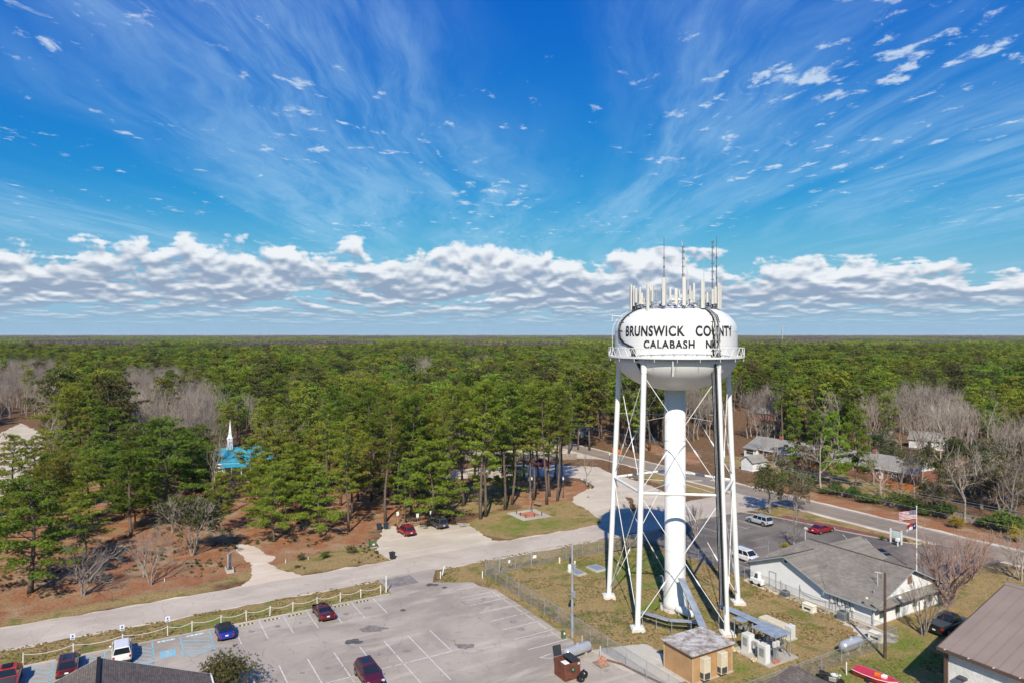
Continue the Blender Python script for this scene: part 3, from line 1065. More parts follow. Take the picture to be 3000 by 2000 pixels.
zs = list(np.linspace(37.55, 36.2, 7)) + list(np.linspace(35.8, 31.6, 9))
for run, base_ang, kind in (('right', 0.56, 0), ('left', -0.80, 1)):
    for k in range(7 if kind == 0 else 6):
        off = (k - 3) * (0.022 if kind == 0 else 0.016)
        if kind == 0:
            f = lambda z, o=off: 0.80 + o - 0.14 * min(1.0, max(0.0, (37.6 - z) / 2.6)) + 0.01 * math.sin(z * 3 + o * 90)
        else:
            def f(z, o=off):
                a = -1.04 + o - 0.05 * math.sin(min(1.0, max(0.0, (37.6 - z) / 4.0)) * PI)
                if z < 33.6:
                    t = min(1.0, (33.6 - z) / 1.2)
                    a += 0.36 * t * t * (3 - 2 * t)
                return a
        c = MB().tube(tank_path(f, zs, 0.10 + 0.03 * (k % 3)), 0.055, 6).build('tank_cable', M_BLACK if rnd.random() < 0.75 else M_GREYCAB, tower, smooth=True)
    for z in (37.0, 36.4, 35.6, 34.6, 33.4, 32.3):
        if kind == 1 and z < 34:
            continue
        am = f(z) - off
        p = tank_path(lambda q, m=am: m - 0.10, [z], 0.07) + tank_path(lambda q, m=am: m + 0.10, [z], 0.07)
        MB().cyl(p[0], p[1], 0.04, 0.04, 6).build('cable_bracket', M_GALV, tower)

# ladder on the far left of the tank
for s in (-0.03, 0.03):
    MB().tube(tank_path(lambda z, s=s: -1.52 + s, [37.0, 36.6, 36.0, 35.2, 34.3, 33.4, 32.4, 31.5], 0.32), 0.03, 6).build('ladder_rail', M_WHITE_DIRT, tower)
for k in range(16):
    z = 31.7 + k * 0.34
    p = tank_path(lambda q: -1.55, [z], 0.32) + tank_path(lambda q: -1.49, [z], 0.32)
    MB().cyl(p[0], p[1], 0.018, 0.018, 5).build('rung', M_WHITE_DIRT, tower)
p0 = tank_path(lambda z: -1.45, [36.4], 0.0)[0]
MB().cyl(p0, (p0[0] * 1.12 - 0.6, p0[1] * 1.1, 36.5), 0.05, 0.05, 6).cyl((p0[0] * 1.12 - 0.6, p0[1] * 1.1, 36.5), (p0[0] * 1.12 - 0.6, p0[1] * 1.1, 35.8), 0.04, 0.04, 6).build('davit_arm', M_WHITE_DIRT, tower)

# cable ladder down the right front leg, from tank to ground
LI = 3                                       # leg index of the front right leg
d_out = Vector((-0.86, -0.35, 0)).normalized()
side = Vector((-d_out.y, d_out.x, 0))
for k in range(14):
    o = side * ((k % 7 - 3) * 0.105) + d_out * (0.52 + 0.12 * (k // 7))
    pts = [leg_pt(LI, z) + o + Vector((0.02 * math.sin(z + k), 0.02 * math.cos(z * 1.3 + k), 0)) for z in np.linspace(3.4, 30.6, 12)]
    t0 = Vector(tank_path(lambda z: 0.66 + (k - 6.5) * 0.015, [31.7], 0.12)[0])
    pts += [leg_pt(LI, 31.1) + o * 0.9, t0]
    MB().tube(pts, 0.048, 5).build('leg_cable', M_GREYCAB if k in (2, 5, 9, 11) else M_BLACK, tower, smooth=True)
for z in np.arange(3.6, 30.5, 0.9):
    c = leg_pt(LI, z) + d_out * 0.46
    MB().cyl(c - side * 0.45, c + side * 0.45, 0.03, 0.03, 5).cyl(leg_pt(LI, z), c, 0.03, 0.03, 5).build('cable_clamp', M_GALV, tower)
for s in (-0.46, 0.46):
    MB().tube([leg_pt(LI, z) + d_out * 0.47 + side * s for z in (2.6, 15, 30.6)], 0.035, 5).build('cable_ladder_rail', M_GALV, tower)
# bundle running behind the front left leg from the left cable run
for k in range(5):
    t0 = Vector(tank_path(lambda z: -0.68 + k * 0.014, [31.4], 0.12)[0])
    t1 = Vector(tank_path(lambda z: -0.60 + k * 0.014, [30.0], 0.14)[0])
    t2 = leg_pt(2, 27.6) + Vector((0.42 + 0.06 * k, 0.35, 0))
    pts = [t0, t1, t2] + [leg_pt(2, z) + Vector((0.10 + 0.05 * k, 0.45, 0)) for z in (24, 16, 8, 2)]
    MB().tube(pts, 0.045, 5).build('leg_cable', M_BLACK, tower, smooth=True)

# ---- antenna ring on the roof
AR = 5.15
ring = MB()
for z, r in ((37.35, AR), (38.15, AR), (37.75, AR - 0.55)):
    n = 40
    for k in range(n):
        a0, a1 = 2 * PI * k / n, 2 * PI * (k + 1) / n
        ring.cyl((r * math.cos(a0), r * math.sin(a0), z), (r * math.cos(a1), r * math.sin(a1), z), 0.045, 0.045, 5)
for k in range(40):
    a0, a1 = 2 * PI * k / 40, 2 * PI * (k + 1) / 40
    ring.cyl((AR * math.cos(a0), AR * math.sin(a0), 37.35), (AR * math.cos(a1), AR * math.sin(a1), 38.15), 0.03, 0.03, 5)
    if k % 4 == 0:
        ring.cyl((AR * math.cos(a0), AR * math.sin(a0), 38.15), ((AR - 0.55) * math.cos(a0), (AR - 0.55) * math.sin(a0), 37.0), 0.05, 0.05, 5)
        ring.cyl((AR * math.cos(a0), AR * math.sin(a0), 36.7), (AR * math.cos(a0), AR * math.sin(a0), 38.2), 0.05, 0.05, 6)
ring.build('antenna_ring', M_GALV, tower)
mbw = MB()
for k in range(46):
    a = rnd.uniform(0, 2 * PI)
    pts = []
    for s in range(5):
        a += rnd.uniform(0.03, 0.12)
        r = AR + rnd.uniform(-0.5, 0.12)
        pts.append((r * math.cos(a), r * math.sin(a), 37.25 + rnd.uniform(-0.15, 0.75)))
    mbw.tube(pts, rnd.choice((0.03, 0.045)), 5)
mbw.build('jumper_cables', M_BLACK, tower, smooth=True)['kind'] = 'stuff'

# panel antennas: angle about the tank axis measured from the camera side, width, bottom, top
panels = [(-1.45, .34, 37.3, 40.3), (-1.33, .42, 37.2, 40.3), (-1.12, .34, 37.6, 40.1), (-1.02, .36, 38.0, 39.7), (-0.86, .32, 37.8, 39.8),
          (-0.62, .36, 37.0, 40.1), (-0.50, .22, 38.0, 40.0), (-0.24, .42, 37.5, 40.8), (0.02, .36, 37.6, 39.5), (0.19, .44, 37.5, 40.8),
          (0.31, .20, 38.2, 39.8), (0.62, .5, 37.2, 40.4), (0.92, .36, 37.7, 39.5), (1.04, .38, 37.8, 39.8), (1.22, .44, 37.2, 40.3), (1.38, .34, 37.2, 40.1),
          (1.75, .36, 37.6, 39.9), (2.05, .36, 37.8, 39.9), (2.4, .34, 37.7, 40.1), (2.75, .40, 37.6, 39.8), (3.05, .34, 37.9, 40.0), (3.4, .36, 37.7, 39.9),
          (3.75, .36, 37.8, 40.2), (4.1, .40, 37.6, 39.9), (4.45, .34, 37.8, 40.0), (4.7, .34, 37.7, 39.8)]
for a, w, z0, z1 in panels:
    ang = FACE + a
    c = Vector((math.cos(ang), math.sin(ang), 0))
    t = Vector((-c.y, c.x, 0))
    q = c * (AR + 0.32)
    h = w * 0.5
    mb = MB()
    pts = [q - t * h - c * 0.08, q - t * h + c * 0.06, q - t * h * 0.6 + c * 0.13, q + t * h * 0.6 + c * 0.13, q + t * h + c * 0.06, q + t * h - c * 0.08]
    mb.slab([(p.x, p.y, z0) for p in pts], (0, 0, z1 - z0))
    pa = mb.build('panel_antenna', M_PANEL, tower)
    mb = MB().cyl(c * (AR + 0.12) + Vector((0, 0, z0 - 0.35)), c * (AR + 0.12) + Vector((0, 0, z1 - 0.1)), 0.05, 0.05, 6)
    mb.box(c.x * AR - 0.09, c.x * AR + 0.09, c.y * AR - 0.09, c.y * AR + 0.09, z0 + 0.6, z0 + 1.15)
    mb.build('mount_pipe', M_GALV, pa)
for k in range(22):      # slim pipe mounts and narrow panels between the big ones
    ang = FACE - 1.5 + 3.0 * (k + rnd.uniform(0.1, 0.9)) / 22
    r = AR + rnd.uniform(-0.5, 0.25)
    z0, z1 = 37.3 + rnd.uniform(0, 0.6), 39.0 + rnd.uniform(0, 1.2)
    c = Vector((math.cos(ang), math.sin(ang), 0)) * r
    if k % 2:
        MB().cyl(c + Vector((0, 0, z0)), c + Vector((0, 0, z1)), 0.055, 0.055, 6).build('mount_pipe', M_GALV if k % 4 else M_DKSTEEL, tower)
    else:
        MB().bbox(c.x - 0.11, c.x + 0.11, c.y - 0.08, c.y + 0.08, z0 + 0.3, z1, 0.03).build('panel_antenna', M_PANEL, tower)
for k in range(16):      # remote radio boxes behind the panels
    ang = FACE + rnd.uniform(-1.5, 1.5) if k < 10 else rnd.uniform(0, 2 * PI)
    r = AR - rnd.uniform(0.1, 0.7)
    x, y, z = r * math.cos(ang), r * math.sin(ang), 37.75 + rnd.uniform(0, 0.7)
    MB().bbox(x - 0.14, x + 0.14, y - 0.1, y + 0.1, z, z + 0.5).build('radio_unit', M_PANEL if k % 3 else M_GALV, tower)
# whip antennas: sideways offset, depth, top, kind
view = Vector((math.cos(FACE), math.sin(FACE), 0))
rt = Vector((-view.y, view.x, 0))
for off, dep, top, kind in ((-1.33, 0.9, 46.2, 'pole'), (0.92, 1.4, 45.0, 'dipole'), (1.55, 0.8, 41.4, 'lean'), (3.45, 0.5, 43.6, 'thin'), (4.4, 1.2, 45.5, 'dipole'), (4.95, 0.4, 46.1, 'pole'), (-2.2, -1.6, 40.6, 'thin'), (-1.12, 3.6, 40.4, 'mast')):
    b = rt * off + view * dep + Vector((0, 0, 36.9))
    t = Vector((b.x, b.y, top))
    mb = MB()
    if kind == 'pole':
        mb.cyl(b, b + (t - b) * 0.4, 0.085, 0.075, 6).cyl(b + (t - b) * 0.4, t, 0.06, 0.025, 6)
        for f in (0.25, 0.45, 0.6, 0.72):
            c = b + (t - b) * f
            mb.cyl(c - Vector((0, 0, 0.12)), c + Vector((0, 0, 0.12)), 0.10, 0.10, 6)
    elif kind == 'dipole':
        mb.cyl(b, t, 0.07, 0.045, 6)
        for f in (0.35, 0.45, 0.56, 0.68, 0.8, 0.9, 0.98):
            c = b + (t - b) * f
            mb.cyl(c - rt * 0.18, c + rt * 0.20, 0.035, 0.035, 5).cyl(c + rt * 0.16 - Vector((0, 0, 0.2)), c + rt * 0.16 + Vector((0, 0, 0.2)), 0.03, 0.03, 5)
    elif kind == 'lean':
        mb.cyl(b, t, 0.06, 0.05, 6).cyl(t, t - rt * 0.75 + Vector((0, 0, 4.2)), 0.06, 0.035, 6)
    elif kind == 'mast':
        mb.cyl(b, t, 0.07, 0.07, 6)
    else:
        mb.cyl(b, t, 0.04, 0.022, 6)
    mb.build('whip_antenna', M_PANEL if kind in ('lean', 'mast') else (M_GALV if kind == 'thin' else M_DKSTEEL), tower)
# small dish drum
MB().lathe([(0.0, 0), (0.35, 0.02), (0.38, 0.2), (0.0, 0.26)], 20).build('dish_drum', M_PANEL, tower, smooth=True, loc=view * 2.8 + rt * -0.6 + Vector((0, 0, 38.5)))
# valve pipes at the riser foot
cl = rt * -1.0 + view * 0.9
MB().tube([cl * 1.33 + Vector((0, 0, 0.2)), cl * 1.33 + Vector((0, 0, 3.4)), cl * 1.5 + Vector((0, 0, 4.4)), cl * 1.75 + Vector((0, 0, 4.5))], 0.06, 6).build('riser_pipe', M_GALV, tower, smooth=True)
MB().bbox(cl.x * 1.35 - .16, cl.x * 1.35 + .16, cl.y * 1.35 - .16, cl.y * 1.35 + .16, 2.6, 3.2).build('control_box', M_GALV, tower)

# ------------------------------------------------------------------ buildings
def shingle_mat(name, c1, c2, row=0.16):
    """asphalt shingles: thin courses with uneven tabs"""
    m = bpy.data.materials.new(name)
    m.use_nodes = True
    N = NT(m.node_tree)
    bs = N.n['Principled BSDF']
    tc = N.node('ShaderNodeTexCoord')
    br = N.node('ShaderNodeTexBrick')
    sp = N.node('ShaderNodeSeparateXYZ')
    N.put(sp.inputs[0], tc.outputs['Object'])
    # courses follow height, tabs run along the eave
    N.put(br.inputs['Vector'], N.xyz(N.m('ADD', sp.outputs[0], N.m('MULTIPLY', sp.outputs[1], 0.02)), N.m('MULTIPLY', sp.outputs[2], 2.4), 0.0))
    br.inputs['Scale'].default_value = 1.0
    br.inputs['Brick Width'].default_value = 0.42
    br.inputs['Row Height'].default_value = row
    br.inputs['Mortar Size'].default_value = 0.012
    br.inputs['Color1'].default_value = c4(c1)
    br.inputs['Color2'].default_value = c4(c2)
    br.inputs['Mortar'].default_value = c4(tuple(x * 0.55 for x in c2))
    n = N.noise(tc.outputs['Object'], 0.5, 3.0, 0.6)
    n2 = N.noise(tc.outputs['Object'], 12.0, 2.0, 0.7)
    c = N.mix(1.0, br.outputs[0], N.ramp(n, [(0.3, (0.84, 0.84, 0.84)), (0.7, (1.12, 1.12, 1.12))]), 'MULTIPLY')
    c = N.mix(1.0, c, N.ramp(n2, [(0.25, (0.75, 0.75, 0.75)), (0.75, (1.22, 1.22, 1.22))]), 'MULTIPLY')
    N.put(bs.inputs['Base Color'], c)
    bs.inputs['Roughness'].default_value = 0.9
    bs.inputs['Specular IOR Level'].default_value = 0.15
    return m


S_GREY = shingle_mat('grey_shingles', (0.265, 0.238, 0.205), (0.190, 0.170, 0.147))
S_BROWN = shingle_mat('brown_shingles', (0.185, 0.155, 0.135), (0.120, 0.100, 0.088))
S_PALE = shingle_mat('pale_grey_shingles', (0.31, 0.30, 0.27), (0.245, 0.235, 0.215))
S_DARK = shingle_mat('dark_pavilion_shingles', (0.060, 0.060, 0.066), (0.038, 0.038, 0.043))
M_SIDING = mat('white_vinyl_siding', (0.70, 0.70, 0.69), 0.5, 0.03, 1.0)
M_TRIM = mat('white_trim', (0.68, 0.69, 0.70), 0.45, 0.04, 1.0)
M_GREYTRIM = mat('grey_metal_trim', (0.30, 0.32, 0.34), 0.5, 0.1, 1.0)
M_PANE = glass_mat('window_glass', (0.05, 0.10, 0.09))
M_DARKPANE = glass_mat('dark_window_glass', (0.02, 0.025, 0.03))
M_BRICK = mat('red_brick_wall', (0.30, 0.125, 0.085), 0.9, 0.0, 1.2, col2=(0.22, 0.095, 0.07), fine=0.25, fscale=14.0)
M_WOODORANGE = mat('orange_stained_wood', (0.42, 0.155, 0.045), 0.8, 0.2, 2.0, fine=0.15, fscale=12)
M_WOODGREY = mat('grey_weathered_wood', (0.25, 0.205, 0.165), 0.9, 0.25, 2.0, fine=0.2, fscale=12)
M_WOODDARK = mat('dark_creosote_wood', (0.095, 0.060, 0.045), 0.9, 0.25, 2.0, fine=0.2, fscale=9)
M_BEIGE = mat('beige_enamel', (0.58, 0.51, 0.37), 0.5, 0.06, 1.0)
M_CREAM = mat('cream_enamel', (0.72, 0.68, 0.58), 0.5, 0.06, 1.0)
M_DARKGREY = mat('dark_grey_louvre', (0.055, 0.06, 0.065), 0.6, 0.15, 3.0)
M_TAN = mat('tan_aggregate_panel', (0.40, 0.235, 0.115), 0.9, 0.10, 1.0, fine=0.22, fscale=40)
M_TANTRIM = mat('tan_trim', (0.47, 0.35, 0.22), 0.8, 0.1, 1.0)


def boards(parent, p0, p1, z0, top_of, h=0.27, out=(0, 0, 0), m=None, thick=0.045):
    """lap siding: one board per course between p0 and p1, cut to the wall's top edge. top_of(t) gives wall height at t in 0..1"""
    p0, p1, out = Vector(p0), Vector(p1), Vector(out).normalized()
    ts = np.linspace(0, 1, 121)
    tops = np.array([top_of(t) for t in ts])
    z = z0
    while True:
        ok = np.where(tops >= z + h * 0.5)[0]
        if len(ok) == 0:
            break
        t0, t1 = ts[ok[0]], ts[ok[-1]]
        a, b = p0 + (p1 - p0) * t0, p0 + (p1 - p0) * t1
        zt = z + h - 0.012
        vs = []
        for q in (a, b):
            vs += [q + Vector((0, 0, z)) + out * (thick + 0.014), q + Vector((0, 0, zt)) + out * thick * 0.35, q + Vector((0, 0, zt)), q + Vector((0, 0, z))]
        MB().add(vs, [(0, 4, 5, 1), (1, 5, 6, 2), (0, 3, 7, 4), (0, 1, 2, 3), (4, 7, 6, 5)]).build('board', m or M_SIDING, parent)
        z += h


def window(parent, c, u, n, w, h, pane=None, frame=None, bars=1):
    """framed window at c (world of the parent), u along the wall, n outward"""
    c, u, n = Vector(c), Vector(u).normalized(), Vector(n).normalized()
    zv = Vector((0, 0, 1))

    def bar(x0, x1, z0, z1, d):
        pts = [c + u * x0 + zv * z0, c + u * x1 + zv * z0, c + u * x1 + zv * z1, c + u * x0 + zv * z1]
        return pts, n * d
    mb = MB()
    t = 0.08
    for r in ((-w / 2 - t, w / 2 + t, -t, 0), (-w / 2 - t, w / 2 + t, h, h + t), (-w / 2 - t, -w / 2, 0, h), (w / 2, w / 2 + t, 0, h)):
        mb.slab(*bar(*r, 0.09))
    if bars:
        mb.slab(*bar(-w / 2, w / 2, h / 2 - 0.025, h / 2 + 0.025, 0.075))
    fo = mb.build('window', frame or M_TRIM, parent)
    MB().slab(*bar(-w / 2, w / 2, 0, h, 0.05)).build('pane', pane or M_PANE, fo)
    return fo


def gable_walls(parent, x0, x1, y0, y1, z0, eave, mats, ridge=None, axis_='x', name='wall'):
    """four walls, with pointed ends when a ridge height is given"""
    mb = MB()
    if ridge is None:
        mb.box(x0, x1, y0, y1, z0, eave)
    elif axis_ == 'x':
        ym = (y0 + y1) / 2
        v = [(x, y, z) for x in (x0, x1) for (y, z) in ((y0, z0), (y1, z0), (y1, eave), (ym, ridge), (y0, eave))]
        mb.add(v, [(4, 3, 2, 1, 0), (5, 6, 7, 8, 9), (0, 5, 9, 4), (1, 2, 7, 6), (4, 9, 8, 3), (3, 8, 7, 2)])
    else:
        xm = (x0 + x1) / 2
        v = [(x, y, z) for y in (y0, y1) for (x, z) in ((x0, z0), (x1, z0), (x1, eave), (xm, ridge), (x0, eave))]
        mb.add(v, [(0, 1, 2, 3, 4), (9, 8, 7, 6, 5), (0, 4, 9, 5), (1, 6, 7, 2), (4, 3, 8, 9), (3, 2, 7, 8)])
    return mb.build(name, mats, parent)


def roof_plane(parent, pts, m, t=0.14, name='roof'):
    return MB().slab(pts, (0, 0, -t)).build(name, m, parent)


# ---- white office by the tower
OF = thing('office_building', 'white clapboard office with grey shingle gables right of the tower', 'building', AB(-66.0, 76.6), GRID)
EA = 2.42
gable_walls(OF, 0, 18, 0.05, 14.4, 0, EA, M_SIDING)
mb = MB()     # cross-gable triangle and main end-gable triangle behind the boards
mb.slab([(0, 0.06, EA), (11.7, 0.06, EA), (5.85, 0.06, 4.72)], (0, 0.1, 0))
mb.slab([(17.95, 0.0, EA), (17.95, 14.4, EA), (17.95, 7.2, 5.38)], (-0.1, 0, 0))
mb.build('gable_wall', M_SIDING, OF)
boards(OF, (0, 0.05, 0), (18, 0.05, 0), 0.12, lambda t: max(EA - 0.05, 4.72 - abs(t * 18 - 5.85) * 0.40) if t * 18 < 11.7 else EA - 0.05, out=(0, -1, 0))
boards(OF, (18.0, 0.0, 0), (18.0, 14.4, 0), 0.12, lambda t: EA - 0.05, out=(1, 0, 0))
boards(OF, (18.0, 0.0, 0), (18.0, 14.4, 0), EA + 0.45, lambda t: 5.38 - abs(t * 14.4 - 7.2) * 0.42, out=(1, 0, 0))
MB().box(-0.06, 18.06, 0.0, 14.44, 0.0, 0.12).build('foundation', P_CONC, OF)
r0 = roof_plane(OF, [(12.15, -0.55, 2.36), (18.6, -0.55, 2.36), (18.6, 7.2, 5.60), (4.0, 7.2, 5.60), (-0.3, -0.2, 2.506), (5.85, 5.6, 4.931)], S_GREY)
roof_plane(OF, [(18.6, 14.95, 2.36), (-0.5, 14.95, 2.36), (4.0, 7.2, 5.60), (18.6, 7.2, 5.60)], S_GREY)
roof_plane(OF, [(-0.35, 14.6, 2.5), (-0.35, -0.2, 2.5), (4.0, 7.2, 5.595)], S_GREY)
roof_plane(OF, [(5.85, -0.62, 4.92), (12.15, -0.62, 2.38), (5.85, 5.6, 4.92)], S_GREY)
roof_plane(OF, [(5.85, -0.62, 4.925), (5.85, 5.6, 4.925), (-0.55, 5.0, 2.40), (-0.55, -0.62, 2.40)], S_GREY)
roof_plane(OF, [(5.0, 9.0, 4.75), (5.0, 17.4, 4.75), (9.2, 17.4, 2.75), (9.2, 12.6, 2.75)], S_GREY)
roof_plane(OF, [(5.0, 9.0, 4.752), (0.8, 12.6, 2.75), (0.8, 17.4, 2.75), (5.0, 17.4, 4.752)], S_GREY)
gable_walls(OF, 1.2, 8.8, 13.9, 16.9, 0, 2.5, M_SIDING, 4.45, 'y', 'porch_wall')
roof_plane(OF, [(18.0, -0.5, 2.82), (19.05, -0.5, 2.36), (19.05, 14.9, 2.36), (18.0, 14.9, 2.82)], S_GREY, 0.10, 'pent_roof')
mb = MB().cyl((4.0, 7.2, 5.62), (18.6, 7.2, 5.62), 0.07, 0.07, 6).cyl((5.85, -0.62, 4.94), (5.85, 5.6, 4.94), 0.06, 0.06, 6)
mb.build('ridge_cap', S_DARK, r0)
# fascia and soffit boards, gutters
for pts, d in (([(5.85, -0.64, 4.78), (12.2, -0.64, 2.22), (12.2, -0.64, 2.36), (5.85, -0.64, 4.92)], (0, 0.03, 0)), ([(5.85, -0.64, 4.78), (-0.6, -0.64, 2.22), (-0.6, -0.64, 2.36), (5.85, -0.64, 4.92)], (0, 0.03, 0)),
               ([(18.63, -0.6, 2.2), (18.63, 7.2, 5.46), (18.63, 7.2, 5.6), (18.63, -0.6, 2.36)], (-0.03, 0, 0)), ([(18.63, 15.0, 2.2), (18.63, 7.2, 5.46), (18.63, 7.2, 5.6), (18.63, 15.0, 2.36)], (-0.03, 0, 0)),
               ([(12.0, -0.68, 2.16), (18.64, -0.68, 2.16), (18.64, -0.68, 2.32), (12.0, -0.68, 2.32)], (0, 0.1, 0))):
    MB().slab(pts, d).build('fascia', M_GREYTRIM, OF)
for x in (12.35, 17.9):
    MB().tube([(x, -0.6, 2.2), (x, -0.1, 2.0), (x, -0.1, 0.1)], 0.05, 6).build('downspout', M_GREYTRIM, OF)
for y in (1.4, 4.6, 8.2, 11.6):
    window(OF, (18.03, y, 0.75), (0, 1, 0), (1, 0, 0), 1.0, 1.25)
dr = MB().box(3.3, 4.25, -0.05, 0.02, 0.05, 2.05).build('door', M_TRIM, OF)
MB().box(3.2, 3.3, -0.07, 0.03, 0.0, 2.15).box(4.25, 4.35, -0.07, 0.03, 0, 2.15).box(3.2, 4.35, -0.07, 0.03, 2.06, 2.16).build('door_frame', M_GREYTRIM, dr)
MB().ball((4.15, -0.09, 1.0), 0.05, 8, 5).build('door_handle', M_GALV, dr)
lv = MB().box(18.02, 18.08, 6.75, 7.65, 3.75, 4.75).build('gable_vent', mat('brown_vent', (0.22, 0.13, 0.09), 0.8), OF)
for k in range(7):
    MB().box(18.08, 18.12, 6.78, 7.62, 3.80 + k * 0.135, 3.88 + k * 0.135).build('slat', MATS['brown_vent'], lv)
MB().lathe([(0.0, 0), (0.2, 0), (0.2, 0.05), (0.0, 0.05)], 14).build('round_light', M_DARKGREY, OF, loc=(5.85, -0.02, 4.2)).rotation_euler = (rad(90), 0, 0)
for x, w, z0, z1, m in ((12.7, 0.36, 1.1, 1.95, M_CREAM), (13.2, 0.36, 1.2, 1.95, M_GALV), (13.75, 0.36, 1.1, 1.95, M_CREAM), (14.2, 0.25, 1.3, 1.75, M_CREAM), (14.8, 0.4, 1.2, 1.9, M_GALV), (14.75, 0.35, 0.6, 1.05, M_PANEL), (15.4, 0.28, 1.0, 1.4, M_CREAM)):
    MB().bbox(x - w / 2, x + w / 2, -0.22, 0.0, z0, z1, 0.02).build('meter_box', m, OF)
for x in (12.75, 13.2, 13.8, 14.8, 15.4, 1.2, 6.0, 8.1, 5.2):
    MB().tube([(x, -0.12, 0.05), (x, -0.12, 1.2 + (x * 7 % 1.0) * 0.9)], 0.028, 5).build('conduit', M_GREYTRIM, OF)
MB().tube([(8.1, -0.1, 1.5), (8.4, -0.12, 0.9), (10.0, -0.12, 0.7), (12.0, -0.12, 0.9)], 0.025, 5).build('conduit', M_GREYTRIM, OF)
# mast, small antennas and vents on the roof
MB().cyl((2.9, 7.9, 3.9), (2.9, 7.9, 6.9), 0.05, 0.05, 6).cyl((2.9, 7.9, 5.0), (2.5, 7.4, 3.9), 0.03, 0.03, 5).cyl((2.9, 7.9, 5.0), (3.5, 7.6, 3.9), 0.03, 0.03, 5).bbox(2.8, 3.15, 7.75, 8.05, 6.6, 6.85).build('roof_mast', M_PANEL, OF)
MB().cyl((0.6, 3.0, 2.7), (0.6, 3.0, 5.0), 0.04, 0.04, 6).cyl((0.1, 3.0, 4.8), (1.3, 2.6, 5.0), 0.025, 0.025, 5).cyl((0.6, 3.0, 3.9), (0.3, 3.5, 3.9), 0.02, 0.02, 5).build('tv_antenna', M_GALV, OF)
MB().cyl((16.6, 3.0, 3.8), (16.6, 3.0, 5.4), 0.035, 0.035, 6).cyl((16.2, 3.0, 5.35), (17.0, 3.2, 5.4), 0.05, 0.05, 6).build('roof_antenna', M_PANEL, OF)
MB().cyl((16.3, 4.2, 4.3), (16.3, 4.2, 6.2), 0.025, 0.015, 6).build('roof_whip', M_DARKGREY, OF)
for (x, y) in ((17.0, 1.6), (12.9, 5.0)):
    MB().cyl((x, y, 2.9), (x, y, 3.7), 0.07, 0.07, 8).build('vent_pipe', M_GREYTRIM, OF)
MB().ball((17.7, -0.9, 3.4), 0.16, 10, 6).cyl((17.4, -0.6, 2.6), (17.7, -0.9, 3.4), 0.03, 0.03, 5).build('area_light', M_PANEL, OF)


def grid_thing(name, label, cat, a, b, group=None, rz=0.0):
    return thing(name, label, cat, AB(a, b), GRID + rz, group)


# air conditioners and generator boxes by the office wall
for a, b, w, h, lab in ((-59.4, 75.5, 0.85, 0.75, 'smaller grey air conditioner by the office door'), (-51.0, 75.2, 0.95, 1.05, 'taller dark grey air conditioner near the office meters')):
    t = grid_thing('air_conditioner', lab, 'air conditioner', a, b, 'air conditioners by the office')
    MB().bbox(-w / 2, w / 2, -w / 2, w / 2, 0.06, h, 0.05).build('cabinet', mat('grey_condenser', (0.17, 0.185, 0.20), 0.6, 0.15, 2.0), t)
    mb = MB()
    for k in range(7):
        z = 0.14 + k * (h - 0.3) / 7
        mb.box(-w / 2 - 0.012, w / 2 + 0.012, -w / 2 - 0.012, w / 2 + 0.012, z, z + 0.025)
    mb.build('louvre', M_DARKGREY, t)['kind'] = 'stuff'
    MB().cyl((0, 0, h), (0, 0, h + 0.03), w * 0.38, w * 0.38, 18).build('fan_guard', M_DARKGREY, t)
    MB().box(-w * 0.6, w * 0.6, -w * 0.6, w * 0.6, 0, 0.06).build('pad', P_CONC, t)
for a, b, lab in ((-54.7, 74.0, 'cream standby generator box in the middle of the office wall'), (-45.7, 73.4, 'cream standby generator box by the fence corner')):
    t = grid_thing('generator', lab, 'generator', a, b, 'cream generators')
    MB().bbox(-0.75, 0.75, -0.38, 0.38, 0.08, 0.95, 0.05).build('housing', M_CREAM, t)
    MB().box(-0.45, 0.45, -0.40, -0.385, 0.25, 0.5).build('grille', M_DARKGREY, t)
    MB().box(-0.8, 0.8, -0.43, 0.43, 0.81, 0.85).build('lid_seam', M_BEIGE, t)
    MB().box(-0.85, 0.85, -0.5, 0.5, 0, 0.08).build('pad', P_CONC, t)
t = grid_thing('lift_cart', 'white boxy equipment cart by the left office wall', 'cart', -64.0, 75.7)
MB().bbox(-0.9, 0.9, -0.42, 0.42, 0.25, 0.95, 0.08).build('body', M_TRIM, t)
MB().slab([(-0.5, -0.35, 0.95), (0.45, -0.35, 0.95), (0.3, -0.2, 1.75), (-0.3, -0.2, 1.75)], (0, 0.5, 0)).build('hood', M_TRIM, t)
MB().slab([(-0.3, -0.37, 1.05), (0.28, -0.37, 1.05), (0.2, -0.24, 1.62), (-0.2, -0.24, 1.62)], (0, 0.02, 0)).build('window_frame', M_DARKGREY, t)
for x in (-0.6, 0.6):
    MB().cyl((x, -0.46, 0.25), (x, 0.46, 0.25), 0.25, 0.25, 12).build('wheel', M_BLACK, t)

